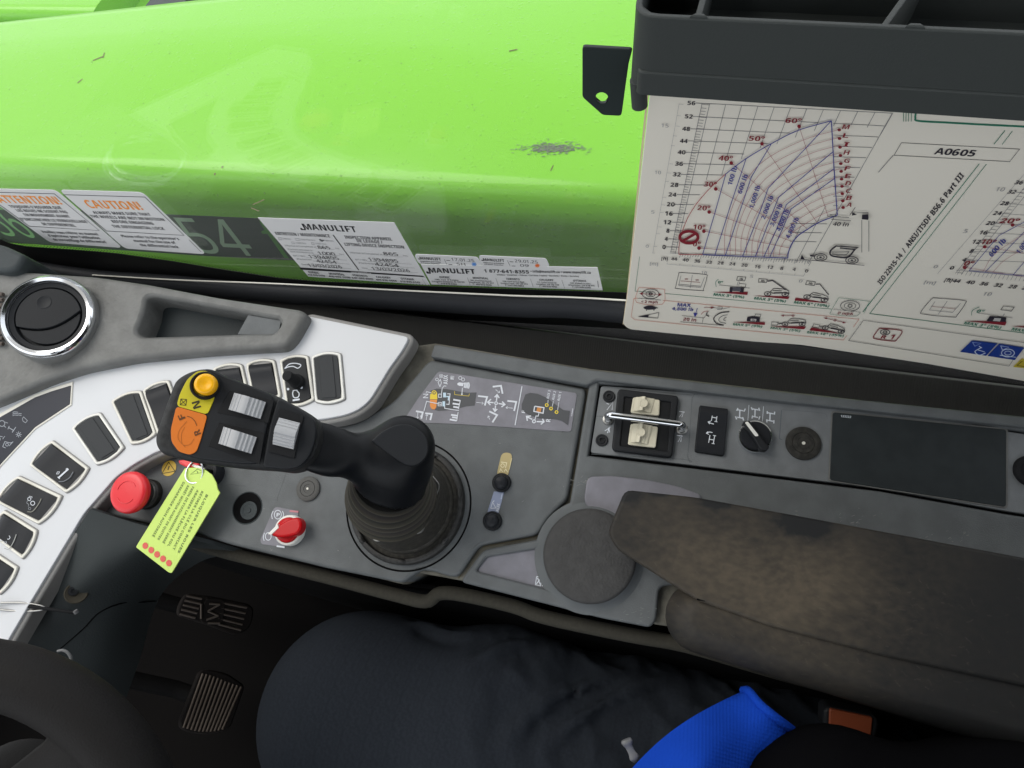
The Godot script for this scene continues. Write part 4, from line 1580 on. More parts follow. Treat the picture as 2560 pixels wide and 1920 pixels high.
	part(m, tj, "orange_label", mats["orange label"], o)
	var k := Ink.new(self, tj, 0.001, "E")
	var dk := Color8(50, 46, 12)
	k.text("N", 398, 382, 384, 335, 54, dk)
	k.line("252,366 258,326 298,330 292,370 252,366", 4, dk)
	k.line("254,364 296,332", 4, dk)
	k.line("258,328 292,368", 4, dk)
	var db := Color8(92, 50, 12)
	k.text("F", 290, 458, 276, 425, 44, db)
	k.text("R", 398, 566, 384, 532, 44, db)
	k.soft("300,445 330,455 355,480 368,512", 4, db)
	k.soft("285,520 262,570 270,640 320,640 350,600", 2.5, Color8(150, 84, 20))
	k.soft("300,480 250,540 240,600 290,660", 2.5, Color8(150, 84, 20))
	k.put("lettering", o)
	# yellow push button in a black cup
	var bt := frame(tj * spot("E 428,236", tj), tj.basis.z + TC.basis.x * 0.10)
	m = MB.new()
	m.lathe(Vector3.ZERO, PackedVector2Array([Vector2(0.0098, 0.0), Vector2(0.0096, 0.004), Vector2(0.0088, 0.0052), Vector2(0.0078, 0.0048), Vector2(0.0076, 0.003)]), 36)
	part(m, bt, "button_cup", mats["black rubber"], o)
	m = MB.new()
	m.lathe(Vector3(0.0016, 0.0004, 0), PackedVector2Array([Vector2(0.0072, 0.002), Vector2(0.0073, 0.009), Vector2(0.0068, 0.0108), Vector2(0.0058, 0.0117), Vector2(0.0042, 0.0118), Vector2(0.003, 0.0112), Vector2(0.0001, 0.0108)]), 36)
	part(m, bt, "yellow_button", mats["yellow button"], o)
	# wells and ribbed rollers
	for e in ["E 590,268 900,335 860,492 505,420", "E 520,490 835,560 800,775 445,650", "E 938,392 1105,445 1040,735 862,690"]:
		m = MB.new()
		m.prism(on(e, tj), -0.001, 0.00045, 0.0003, 1)
		part(m, tj, "roller_well", mats["well"], o)
	for e in [["E 622,280 838,345 800,460 582,396", 0], ["E 548,515 775,588 737,702 512,632", 0], ["E 932,452 1076,490 1030,672 886,636", 1]]:
		var q := on(e[0], tj, 0.003)
		var a := q[0]
		var b := q[1]
		var cc := q[2]
		var d := q[3]
		if e[1] == 1:
			a = q[0]; b = q[3]; cc = q[2]; d = q[1]
		var prof := PackedFloat32Array()
		for i in 37:
			var u := i / 36.0
			var hgt := 0.0012 + 0.0050 * sin(PI * clampf(u * 0.94 + 0.03, 0, 1))
			var rib := 0.0005 * (1.0 if (i % 4) < 2 else 0.0)
			if u > 0.34 and u < 0.58:
				rib = 0.0011
			prof.append(hgt + rib)
		m = MB.new()
		cap_of(a, b, cc, d, prof, 0.0002, m)
		part(m, tj, "thumb_roller", mats["silver"], o)
	# neck and grip as one smooth body
	var n0 := at("E 1060,590", 0.482)
	var n1 := at("E 1290,685", 0.500)
	var n2 := at("E 1520,735", 0.522)
	var ax := (e0 - e1).normalized()
	var nt := (ax * 0.5 + (eye.origin - e0).normalized()).normalized()
	var top := e0 + nt * 0.0165
	var low := e2 + (e2 - e0).normalized() * 0.001
	var dn := (e2 - e0).normalized()
	var f := func(p: Vector3) -> float:
		var d := caps(p, n0, n1, 0.0235, 0.0160)
		d = smin(d, caps(p, n1, n2, 0.0160, 0.0165), 0.012)
		d = smin(d, caps(p, n2, e1, 0.0165, 0.020), 0.012)
		d = smin(d, caps(p, e0, e1, 0.0245, 0.0255), 0.016)
		d = smin(d, caps(p, e1, e2, 0.0255, 0.0305), 0.010)
		d = -smin(-d, -(p - top).dot(nt), 0.008)
		d = maxf(d, (p - low).dot(dn))
		return d
	var lo := n0
	var hi := n0
	for p in [n0, n1, n2, e0, e1, e2]:
		lo = lo.min(p)
		hi = hi.max(p)
	m = MB.new()
	m.nets(f, lo - Vector3.ONE * 0.045, hi + Vector3.ONE * 0.045, 0.0026)
	part(m, Transform3D(), "grip", mat("grip black", Color8(18, 20, 23), 0.45, {"grain": 0.2, "size": 34.0, "spec": 0.32}), o)
	# thumb rest let into the top of the grip
	var tt := frame(top, nt)
	m = MB.new()
	m.prism(curve2(on("E 1575,612 1650,548 1750,503 1850,508 1940,572 1966,660 1945,735 1880,784 1800,772 1690,700 1575,612", tt), 4).slice(0, 40), -0.003, 0.0006, 0.0012)
	part(m, tt, "thumb_rest", mats["black plastic"], o)

func build_front_controls() -> void:
	# instruction decal
	var o := sticker("joystick_diagram", "lavender-grey decal with white joystick diagrams beside the rear rim of the console", rnd(on("R 560,280 1978,505 1915,900 1250,852 800,822 195,798 350,560", TC), 0.003), TC, 0.0001, 0.0005, mats["light grey plate"])
	var k := Ink.new(self, TC, 0.0006, "R")
	k.wide = 1.35
	var w := Color8(212, 216, 224)
	var dg := Color8(70, 72, 76)
	var yl := Color8(226, 200, 50)
	k.fill("480,480 540,458 640,462 760,485 850,500 950,498 930,632 850,640 700,678 560,688 490,670 470,600", dg)
	k.fill("475,515 545,500 548,568 472,566", yl)
	k.fill("472,570 546,572 536,650 520,672 492,668 474,640", Color8(222, 140, 60))
	k.dot(515, 502, 26, yl)
	k.ring(515, 502, 13, 6, dg)
	for e in ["560,515 590,515 590,548 560,548 560,515", "556,600 590,600 590,635 556,635 556,600"]:
		k.line(e, 5, w)
	k.line("622,500 622,548", 22, Color8(190, 214, 230))
	k.line("614,588 614,640", 20, Color8(190, 214, 230))
	k.line("640,540 665,540 660,580", 9, Color8(190, 214, 230))
	k.line("650,512 678,512 668,620 640,618", 6, w)
	k.line("725,485 725,520 870,535 876,510", 3, yl)
	k.line("485,502 440,490 432,502", 5, w)
	k.text("N", 455, 556, 455, 512, 52, w, false)
	k.text("AUX", 655, 415, 655, 320, 44, w)
	k.line("588,530 598,455 618,430 640,434", 5, w)
	k.line("575,440 556,395 580,365 590,400 575,440", 5, w)
	k.ring(545, 365, 14, 4, w)
	k.line("570,318 600,314 602,345 574,348 570,318", 3, w)
	k.text("A", 596, 342, 596, 320, 20, w)
	k.line("688,330 718,334 714,366 684,362 688,330", 3, w)
	k.text("B", 708, 360, 708, 338, 20, w)
	k.dot(778, 412, 26, w, 16)
	k.line("770,412 815,418", 26, w)
	for i in 4:
		k.soft("%d,%d %d,%d %d,%d" % [822 + i * 15, 398 - i, 830 + i * 15, 424, 822 + i * 15, 450 + i * 3], 9, w)
	k.ring(783, 350, 16, 4, w)
	k.ring(812, 366, 16, 4, w)
	k.line("806,450 800,512", 6, w)
	k.dot(800, 516, 9, w)
	for e in ["330,690 400,702 384,768", "425,712 492,718 476,782", "965,535 1058,545 1034,632", "1115,440 1200,430 1216,512", "1265,585 1356,595 1334,688", "1080,692 1160,730 1112,805", "375,742 400,744"]:
		k.line(e, 13, w)
	for e in ["350,700 346,762 336,748", "346,762 358,750", "436,780 442,726 430,738", "442,726 454,740", "948,600 1020,608 1004,596", "1020,608 1004,620", "1145,470 1186,502 1166,500", "1186,502 1184,482", "1320,660 1252,652 1268,642", "1252,652 1266,666", "1086,776 1068,740 1064,758", "1068,740 1084,746"]:
		k.line(e, 5, w)
	k.ring(1150, 608, 14, 8, w)
	for e in ["1154,585 1160,525", "1135,548 1160,522 1182,556", "1145,632 1138,690", "1118,660 1138,692 1162,668", "1125,604 1068,598", "1098,568 1064,598 1092,628", "1175,612 1236,622", "1212,592 1240,622 1204,648"]:
		k.line(e, 10, w)
	for e in ["712,572 782,584", "706,612 776,622", "712,645 772,655", "690,728 760,738", "676,775 746,788", "700,752 752,760"]:
		k.line(e, 13, w)
	for e in ["785,578 765,668", "762,700 748,790", "622,640 626,662 770,684", "590,622 440,590 412,690"]:
		k.line(e, 6, w)
	k.line("1415,436 1344,835", 7, w)
	k.fill("1450,520 1500,502 1580,515 1680,560 1780,640 1840,680 1905,688 1884,834 1820,790 1750,770 1600,765 1500,735 1412,690 1412,620", dg)
	k.line("1545,640 1640,655 1630,712 1536,692 1545,640", 8, w)
	k.fill("1572,650 1614,658 1606,702 1562,692", Color8(196, 130, 60))
	for e in [[1668, 628, "AUX 3", 1690, 568, 1708, 480], [1712, 664, "AUX 2", 1745, 580, 1764, 488], [1768, 700, "AUX 1", 1800, 590, 1820, 498]]:
		k.ring(e[0], e[1], 14, 7, yl)
		k.line(PackedVector2Array([Vector2(e[0] + 12, e[1] - 20), Vector2(e[3] - 8, e[4] + 8)]), 4, w)
		k.text(e[2], e[3], e[4], e[5], e[6], 26, w)
	k.text("F", 1445, 712, 1449, 684, 34, w)
	k.text("R", 1704, 804, 1708, 770, 44, w)
	k.ring(1538, 795, 15, 8, w)
	for e in ["1520,775 1465,748", "1508,740 1462,744 1470,790", "1565,798 1640,800", "1608,826 1640,800 1625,768"]:
		k.line(e, 10, w)
	k.line("1548,778 1558,740 1580,742 1588,712", 6, w)
	k.text("170605", 1930, 745, 1942, 665, 14, w)
	k.put("print", o)
	# two round push buttons and the labels between them
	o = sticker("gold_label", "gold pill-shaped label above the upper round push button", rnd(on("R 1208,1110 1318,1118 1268,1370 1150,1360", TC), 0.0085), TC, 0.0001, 0.0006, mats["gold label"])
	k = Ink.new(self, TC, 0.0007, "R")
	k.line("1310,1170 1282,1290", 7, Color8(214, 204, 160))
	k.line("1200,1210 1258,1218 1246,1270", 9, Color8(222, 214, 176))
	k.ring(1216, 1246, 18, 7, Color8(222, 214, 176))
	k.line("1186,1312 1196,1278 1216,1310", 7, Color8(222, 214, 176))
	k.line("1230,1310 1248,1282 1270,1316", 7, Color8(222, 214, 176))
	k.put("print", o)
	o = sticker("blue_label", "pale blue AUX label between the two round push buttons", on("M 578,120 640,124 606,252 538,246", TC), TC, 0.0001, 0.0005, mat("blue label", Color8(140, 150, 176), 0.5))
	k = Ink.new(self, TC, 0.0007, "M")
	k.text("AUX", 606, 246, 616, 196, 18, w)
	k.line("558,224 570,186 590,222 558,224", 4, w)
	k.line("572,184 580,176", 5, w)
	k.line("630,128 622,168", 5, Color8(190, 200, 220))
	k.put("print", o)
	for e in [["R 1195,1412", "upper of the two small round black push buttons, under the gold label"], ["M 562,298", "lower of the two small round black push buttons, under the AUX label"]]:
		var c := spot(e[0], TC, 0.006)
		o = thing("push_button", e[1], "push button", moved(TC, Vector3(c.x, c.y, 0)), "round push buttons beside the joystick")
		var m := MB.new()
		m.lathe(Vector3(c.x, c.y, 0), PackedVector2Array([Vector2(0.0086, 0), Vector2(0.0086, 0.003), Vector2(0.0078, 0.0042), Vector2(0.0064, 0.0042)]), 32)
		part(m, TC, "collar", mats["black plastic"], o)
		m = MB.new()
		m.lathe(Vector3(c.x, c.y, 0), PackedVector2Array([Vector2(0.0064, 0.003), Vector2(0.0062, 0.0068), Vector2(0.0050, 0.0088), Vector2(0.0028, 0.0098), Vector2(0.0001, 0.0100)]), 32)
		part(m, TC, "cap", mats["switch black"], o)
	# emergency stop
	var b := spot("A 322,1068", TC)
	o = thing("emergency_stop", "large red mushroom emergency stop button on the console's front corner", "stop button", moved(TC, b))
	var lean := frame(TC * b, TC.basis.z + Vector3(-0.02, 0, 0.06))
	var m := MB.new()
	m.lathe(Vector3.ZERO, PackedVector2Array([Vector2(0.0150, -0.001), Vector2(0.0150, 0.004), Vector2(0.0140, 0.0055), Vector2(0.0128, 0.006), Vector2(0.0118, 0.0075), Vector2(0.0112, 0.018)]), 40)
	part(m, lean, "collar", mat("dirty black", Color8(44, 42, 38), 0.5, {"dirt": "grime", "size": 30.0}), o)
	m = MB.new()
	m.lathe(Vector3(0, 0, 0.0), PackedVector2Array([Vector2(0.0126, 0.0062), Vector2(0.0131, 0.0074), Vector2(0.0125, 0.0086)]), 40)
	part(m, lean, "steel_ring", mats["steel"], o)
	m = MB.new()
	m.lathe(Vector3.ZERO, PackedVector2Array([Vector2(0.0112, 0.017), Vector2(0.0165, 0.0185), Vector2(0.0196, 0.0215), Vector2(0.0202, 0.0245), Vector2(0.0198, 0.0272), Vector2(0.0186, 0.0290), Vector2(0.0165, 0.0297), Vector2(0.0135, 0.0300), Vector2(0.0001, 0.0302)]), 56)
	part(m, lean, "mushroom_cap", mats["red"], o)
	m = MB.new()
	for e in [[40, 175], [220, 330]]:
		var arc := PackedVector3Array()
		for i in 17:
			var a := deg_to_rad(lerpf(e[0], e[1], i / 16.0))
			arc.append(Vector3(cos(a) * 0.0105, sin(a) * 0.0105, 0.0300))
		m.tube(arc, 0.0006, 8)
	part(m, lean, "turn_arrow", mats["red"], o)
	o = sticker("warning_disc", "small round yellow warning sticker beside the emergency stop", disc_at("C 1462,1005", TC, 0.0079), TC, 0.0001, 0.0004, mat("yellow sticker", Color8(216, 180, 60), 0.5))
	k = Ink.new(self, TC, 0.0006, "C")
	k.line("1460,952 1402,1052 1515,1030", 6, Color8(70, 60, 20), true)
	k.line("1466,985 1454,1020", 9, Color8(70, 60, 20))
	k.put("print", o)
	# ignition lock, its red key and the tag that hangs on it
	var ic := spot("C 1835,1050", TC)
	o = thing("ignition_lock", "black ignition lock with a red key, half hidden under the joystick head", "ignition lock", moved(TC, ic))
	m = MB.new()
	m.lathe(ic, PackedVector2Array([Vector2(0.0135, 0), Vector2(0.0135, 0.010), Vector2(0.0120, 0.0125), Vector2(0.0095, 0.013), Vector2(0.0090, 0.009), Vector2(0.0001, 0.009)]), 36)
	part(m, TC, "barrel", mats["switch black"], o)
	var kt := frame(TC * (ic + Vector3(0, 0.002, 0.016)), TC.basis.z, Vector3(1, 0, 0.2))
	m = MB.new()
	m.box(Vector3(-0.002, 0, 0), Vector3(0.016, 0.004, 0.012), 0.001)
	part(m, kt, "key_shaft", mats["steel"], o)
	m = slab("C 1535,935 1600,928 1720,965 1705,1000 1620,1002 1545,965", lift(TC, 0.022), -0.004, 0.0, 0.0015, 0.002)
	part(m, lift(TC, 0.022), "key_head", mats["red"], o)
	var tt := frame(TC * Vector3(ic.x - 0.016, ic.y - 0.004, 0.022), TC.basis.z + Vector3(-0.10, 0, 0.10))
	m = MB.new()
	var rc := spot("C 1690,1030", tt)
	var rp := PackedVector3Array()
	for i in 28:
		var a := TAU * i / 28
		rp.append(rc + Vector3(cos(a) * 0.0095, sin(a) * 0.0115, 0.0015 * sin(a * 2) + 0.001))
	m.tube(rp, 0.0008, 8, true)
	single(m, tt, "key_ring", mats["chrome"], "bright wire ring tying the yellow-green tag to the key", "key ring")
	var outline := "C 1600,1003 1690,998 1765,1012 1832,1060 1870,1130 1884,1196 1904,1216 P 1150,356 1130,350 912,182 920,165"
	o = thing("key_tag", "yellow-green plastic tag with printed lines and five red dots hanging from the key", "key tag", moved(tt, spot("P 1100,100", tt)))
	m = MB.new()
	m.prism(rnd(on(outline, tt), 0.0015), -0.0005, 0.0005, 0.0002, 1)
	part(m, tt, "plate", mats["tag"], o)
	k = Ink.new(self, tt, 0.0007, "C")
	var tg := Color8(98, 122, 62)
	var rows := ["DEMARRAGE NON AUTORISÉ", "ARRÊT MOTEUR AVANT DE QUITTER", "FREIN DE STATIONNEMENT SERRÉ", "ABAISSER LA FLÈCHE AU SOL", "RETIRER LA CLÉ DU CONTACT", "BLOQUER LES ROUES"]
	for i in 6:
		var a := Vector2(1585 + i * 40, 1120 + i * 20 + (i % 2) * 8)
		var e := Vector2(1318, 1590) + Vector2(44, 28) * i
		k.text(rows[i], a.x, a.y, e.x, e.y, 19, tg)
	k.line("1650,1058 1712,1010 1765,1040", 5, tg, true)
	k.line("1706,1030 1716,1050", 6, tg)
	k.put("print", o)
	k = Ink.new(self, tt, 0.0008, "P")
	for i in 5:
		k.dot(976 + i * 39.5, 172 + i * 29, 19, Color8(214, 92, 80), 22)
	k.put("red_dots", o)
	# socket hole, round plug, red brake switch
	var sc := spot("E 714,1078", TC)
	o = thing("power_socket", "deep round black socket hole in the console in front of the joystick", "socket", moved(TC, sc))
	m = MB.new()
	m.lathe(sc, PackedVector2Array([Vector2(0.0158, 0.0001), Vector2(0.0152, 0.0006), Vector2(0.0146, 0.0002)]), 40)
	part(m, TC, "rim", mats["dark grey"], o)
	m = MB.new()
	m.lathe(sc, PackedVector2Array([Vector2(0.0147, 0.0004), Vector2(0.0120, 0.0003), Vector2(0.0001, 0.0003)]), 40)
	part(m, TC, "well", mats["matt black"], o)
	m = MB.new()
	m.lathe(sc + Vector3(0.0025, -0.002, 0), PackedVector2Array([Vector2(0.0088, 0.0004), Vector2(0.0086, 0.0009), Vector2(0.0060, 0.0009), Vector2(0.0058, 0.0006), Vector2(0.0024, 0.0006), Vector2(0.0022, 0.0014), Vector2(0.0001, 0.0014)]), 32)
	part(m, TC, "contact", mats["dark grey"], o)
	sc = spot("E 1132,945", TC, 0.002)
	round_plug(sc, TC, 0.0118, "small grey round plug between the joystick and the red switch", "dusty")
	build_red_switch()

func disc_at(s: String, t: Transform3D, r: float) -> PackedVector2Array:
	var q := spot(s, t)
	return circle(q.x, q.y, r, 32)

func round_plug(c: Vector3, t: Transform3D, r: float, label: String, look: String) -> void:
	var o := thing("round_plug", label, "plug", moved(t, Vector3(c.x, c.y, 0)), "round plugs in the console")
	var m := MB.new()
	c.z = 0
	m.lathe(c, PackedVector2Array([Vector2(r, 0), Vector2(r, 0.0018), Vector2(r * 0.93, 0.0026), Vector2(r * 0.66, 0.0026), Vector2(r * 0.62, 0.0020), Vector2(r * 0.58, 0.0026), Vector2(r * 0.36, 0.0026), Vector2(r * 0.33, 0.0021), Vector2(r * 0.1, 0.0021)]), 40)
	part(m, t, "disc", mats["dusty black"] if look == "black" else mat("dusty plug", Color8(78, 78, 76), 0.7), o)
	m = MB.new()
	m.lathe(c, PackedVector2Array([Vector2(r * 0.1, 0.0018), Vector2(r * 0.09, 0.0030), Vector2(0.0001, 0.0031)]), 16)
	part(m, t, "centre_pip", mats["cream"], o)

func build_red_switch() -> void:
	var o := sticker("brake_label", "pale grey parking-brake label under the red rotary switch", rnd(on("E 905,1068 1072,1100 1060,1180 975,1350 815,1328 805,1300", TC), 0.004), TC, 0.0001, 0.0006, mats["light grey plate"])
	var k := Ink.new(self, TC, 0.0008, "E")
	var w := Color8(208, 214, 222)
	k.ring(928, 1125, 24, 5, w, 30)
	k.text("P", 918, 1138, 940, 1140, 26, w)
	k.soft("896,1100 886,1125 890,1155", 5, w)
	k.soft("960,1100 968,1125 960,1150", 5, w)
	k.ring(862, 1275, 20, 5, w, 26)
	k.soft("836,1250 828,1280 834,1305", 5, w)
	k.line("920,1342 975,1350", 12, w)
	k.line("1010,1100 1070,1105", 12, Color8(190, 120, 130))
	k.put("print", o)
	var c := spot("E 1020,1235", TC)
	o = thing("brake_switch", "bright red rotary switch with a white pointer on a white ring", "rotary switch", moved(TC, c))
	var m := MB.new()
	m.lathe(c, PackedVector2Array([Vector2(0.0142, 0), Vector2(0.0142, 0.003), Vector2(0.0138, 0.0068), Vector2(0.0132, 0.0074), Vector2(0.0118, 0.0074), Vector2(0.0115, 0.005)]), 40)
	part(m, TC, "ring", mats["white plastic"], o)
	m = MB.new()
	m.lathe(c, PackedVector2Array([Vector2(0.0116, 0.004), Vector2(0.0114, 0.0090), Vector2(0.0106, 0.0098), Vector2(0.0001, 0.0100)]), 40)
	part(m, TC, "base", mats["red clear"], o)
	var ht := lift(TC, 0.017)
	m = slab("E 862,1262 925,1195 1000,1150 1060,1140 1085,1165 1090,1215 1060,1262 990,1280 925,1285", ht, -0.009, 0.0, 0.0025, 0.004)
	part(m, ht, "handle", mats["red clear"], o)
	m = slab("E 855,1258 922,1190 930,1215 878,1264", ht, -0.008, 0.0006, 0.0004)
	part(m, ht, "pointer", mats["white plastic"], o)

func build_rear_controls() -> void:
	var ts := lift(TC, -0.0015)
	var w := Color8(214, 220, 228)
	# twin toggle box with its chrome guard
	var c := spot("G 500,340", ts)
	var o := thing("toggle_box", "black box with two ivory toggle switches, under a chrome guard bar", "toggle switch", moved(ts, c))
	var inner := rnd(on("G 355,150 690,190 665,545 322,505", ts, 0.006), 0.001)
	var m := MB.new()
	m.prism(rnd(on("G 318,92 738,142 746,165 702,575 682,592 276,542 260,520 302,112", ts, 0.006), 0.003), 0.0, 0.006, 0.0018, 4, [inner])
	part(m, ts, "frame", mats["black plastic"], o)
	m = MB.new()
	m.prism(grow(inner, 0.001), 0.001, 0.0042, 0.0)
	part(m, ts, "inner_plate", mats["black rubber"], o)
	for e in [[415, 152, 612, 172, 606, 288, 396, 266], [397, 345, 598, 368, 580, 522, 376, 498]]:
		var q := on("G %d,%d %d,%d %d,%d %d,%d" % e, ts, 0.007)
		m = MB.new()
		m.prism(rnd(q, 0.002), 0.003, 0.0068, 0.001)
		part(m, ts, "toggle_bed", mats["ivory"], o)
		m = MB.new()
		cap_of(q[0].lerp(q[1], 0.10), q[0].lerp(q[1], 0.80), q[3].lerp(q[2], 0.80).lerp(q[0], 0.12), q[3].lerp(q[2], 0.10).lerp(q[0], 0.12), PackedFloat32Array([0.0072, 0.0080, 0.0086, 0.0098, 0.0118, 0.0126, 0.0128, 0.0098, 0.0090, 0.0090, 0.0082, 0.0082, 0.0074]), 0.004, m)
		part(m, ts, "toggle", mats["ivory"], o)
		m = MB.new()
		var dc := q[0].lerp(q[1], 0.42).lerp(q[3].lerp(q[2], 0.42), 0.42)
		m.lathe(Vector3(dc.x, dc.y, 0.0124), PackedVector2Array([Vector2(0.0040, 0.0), Vector2(0.0036, 0.0007), Vector2(0.0028, 0.0007), Vector2(0.0026, 0.0004), Vector2(0.0001, 0.0004)]), 20)
		part(m, ts, "toggle_dimple", mats["ivory"], o)
		m = MB.new()
		m.prism(PackedVector2Array([q[0].lerp(q[1], 0.84).lerp(q[3], 0.2), q[0].lerp(q[1], 0.95).lerp(q[3], 0.2), q[3].lerp(q[2], 0.95).lerp(q[0], 0.25), q[3].lerp(q[2], 0.84).lerp(q[0], 0.25)]), 0.0066, 0.0070, 0.0)
		part(m, ts, "slot", mats["matt black"], o)
	var a := spot("G 235,318", ts)
	var b := spot("G 768,388", ts)
	var up := Vector3(0, 0, 0.019)
	o = thing("guard_bar", "shiny chrome guard bar bowed over the ivory toggles", "guard", moved(ts, a))
	m = MB.new()
	var path := PackedVector3Array([a, a + up * 0.6])
	for i in 7:
		var u := i / 6.0
		path.append((a + up * 0.6).lerp(a + up, u).lerp((a + up).lerp(a.lerp(b, 0.06) + up, u), u))
	for i in 7:
		var u := i / 6.0
		path.append((b.lerp(a, 0.06) + up).lerp(b + up, u).lerp((b + up).lerp(b + up * 0.6, u), u))
	path.append(b)
	m.tube(path, 0.0032, 16)
	part(m, ts, "bar", mats["chrome"], o)
	for p in [a, b]:
		m = MB.new()
		m.lathe(p, PackedVector2Array([Vector2(0.0052, 0), Vector2(0.0050, 0.0014), Vector2(0.0034, 0.0020)]), 20)
		part(m, ts, "foot_washer", mats["steel"], o)
	for e in [["G 240,150", "socket screw in the toggle plate's upper left corner"], ["G 188,468", "socket screw in the toggle plate's lower left corner"]]:
		var s := spot(e[0], ts)
		o = thing("socket_screw", e[1], "screw", moved(ts, s), "screws of the toggle plate")
		m = MB.new()
		m.lathe(s, PackedVector2Array([Vector2(0.0057, 0), Vector2(0.0055, 0.0013), Vector2(0.0048, 0.0016), Vector2(0.0040, 0.0012), Vector2(0.0032, 0.0012), Vector2(0.0030, 0.0020), Vector2(0.0020, 0.0021), Vector2(0.0018, 0.0006), Vector2(0.0001, 0.0006)]), 24)
		part(m, ts, "head", mats["black plastic"], o)
	var k := Ink.new(self, ts, 0.0003, "G")
	for e in ["225,248 270,190 262,248", "222,200 240,206", "210,400 240,380 245,412", "238,376 232,414", "248,370 228,415", "750,300 785,258 770,300", "750,258 790,264", "742,480 770,430 762,480", "732,432 776,438"]:
		if e.begins_with("210") or e.begins_with("750,300") or e.begins_with("742"):
			k.put("tilt_pictogram", get_node("side_console"))
			k = Ink.new(self, ts, 0.0003, "G")
		k.line(e, 5, w)
	k.put("tilt_pictogram", get_node("side_console"))
	# wheel pictograms beside the selector
	for e in [[1197, 240, 1], [1308, 234, 2], [1417, 262, 0]]:
		var x: float = e[0]
		var y: float = e[1]
		k = Ink.new(self, ts, 0.0003, "G")
		k.line(PackedVector2Array([Vector2(x - 5, y + 12), Vector2(x - 7, y + 64)]), 9, w)
		k.line(PackedVector2Array([Vector2(x - 22, y + 6), Vector2(x + 20, y + 14)]), 8, w)
		k.line(PackedVector2Array([Vector2(x - 26, y + 60), Vector2(x + 16, y + 68)]), 8, w)
		var d := 7.0 if e[2] == 1 else (-7.0 if e[2] == 2 else 0.0)
		k.line(PackedVector2Array([Vector2(x - 26 + d, y - 6), Vector2(x - 26 - d * 0.3, y + 14)]), 9, w)
		k.line(PackedVector2Array([Vector2(x + 28 + d, y - 2), Vector2(x + 26 - d * 0.3, y + 20)]), 9, w)
		k.line(PackedVector2Array([Vector2(x - 30 - d, y + 54), Vector2(x - 28, y + 76)]), 9, w)
		k.line(PackedVector2Array([Vector2(x + 22 - d, y + 60), Vector2(x + 22, y + 84)]), 9, w)
		k.put("wheel_pictogram", get_node("side_console"))
	k = Ink.new(self, ts, 0.0003, "G")
	k.line("1258,212 1250,325", 4, w)
	k.put("divider_line", get_node("side_console"))
	k = Ink.new(self, ts, 0.0003, "G")
	k.line("1364,222 1356,330", 4, w)
	k.put("divider_line", get_node("side_console"))
	# crab-steer rocker
	var q := on("G 905,215 1103,240 1072,575 870,545", ts, 0.004)
	c = Vector3(((q[0] + q[2]) / 2).x, ((q[0] + q[2]) / 2).y, 0)
	o = thing("rocker_switch", "tall black rocker with two white H shaped steering symbols, right of the toggles", "rocker switch", moved(ts, c))
	m = MB.new()
	m.prism(rnd(grow(q, 0.0008), 0.0025), -0.001, 0.0026, 0.001)
	part(m, ts, "surround", mats["black plastic"], o)
	m = MB.new()
	cap_of(q[0], q[3], q[2], q[1], PackedFloat32Array([0.0044, 0.0066, 0.0072, 0.0064, 0.0056, 0.0051, 0.0048, 0.0047, 0.0047, 0.0048, 0.0049, 0.0050, 0.0036]), 0.0018, m)
	part(m, ts, "rocker", mats["switch black"], o)
	k = Ink.new(self, lift(ts, 0.0068), 0.0, "G")
	for e in [[985, 270, 1], [965, 430, -1]]:
		var x: float = e[0]
		var y: float = e[1]
		k.line(PackedVector2Array([Vector2(x + 10, y), Vector2(x, y + 56)]), 6, w)
		k.line(PackedVector2Array([Vector2(x + 44, y + 4), Vector2(x + 34, y + 62)]), 6, w)
		k.line(PackedVector2Array([Vector2(x + 6, y + 30), Vector2(x + 40, y + 36)]), 6, w)
		k.line(PackedVector2Array([Vector2(x + 32, y + 2), Vector2(x + 54, y + 6)]), 5, w)
		k.line(PackedVector2Array([Vector2(x + 22, y + 60), Vector2(x + 44, y + 64)]), 5, w)
		if e[2] == 1:
			k.soft("%d,%d %d,%d %d,%d" % [x + 18, y + 80, x - 4, y + 74, x - 22, y + 64], 6, w)
			k.line(PackedVector2Array([Vector2(x - 12, y + 80), Vector2(x - 24, y + 64), Vector2(x - 4, y + 58)]), 5, w)
		else:
			k.soft("%d,%d %d,%d %d,%d" % [x + 28, y - 18, x + 6, y - 22, x - 14, y - 14], 6, w)
			k.line(PackedVector2Array([Vector2(x - 4, y - 26), Vector2(x - 17, y - 14), Vector2(x + 2, y - 4)]), 5, w)
	k.put("symbols", o)
	# steering mode selector
	c = spot("G 1297,448", ts)
	o = thing("steering_selector", "round black selector knob with a white pointer and chrome rim, under the wheel symbols", "selector knob", moved(ts, c))
	m = MB.new()
	m.lathe(c, PackedVector2Array([Vector2(0.0142, 0), Vector2(0.0144, 0.004), Vector2(0.0138, 0.0062), Vector2(0.0129, 0.0064), Vector2(0.0126, 0.005)]), 48)
	part(m, ts, "chrome_rim", mats["chrome"], o)
	m = MB.new()
	m.lathe(c, PackedVector2Array([Vector2(0.0127, 0.003), Vector2(0.0125, 0.0072), Vector2(0.0118, 0.0080), Vector2(0.0001, 0.0082)]), 48)
	part(m, ts, "dial", mats["switch black"], o)
	var hs := lift(ts, 0.015)
	m = slab("G 1218,330 1262,318 1370,470 1412,520 1385,545 1345,540 1290,450 1215,350", hs, -0.0075, 0.0, 0.0015, 0.002)
	part(m, hs, "grip_bar", mats["black plastic"], o)
	m = slab("G 1228,338 1250,330 1325,425 1328,436 1305,440", hs, -0.002, 0.0003, 0.0001, 0.001)
	part(m, hs, "pointer", mats["white plastic"], o)
	round_plug(spot("G 1652,492", ts), ts, 0.0144, "black round plug between the selector knob and the blank dark plate", "black")
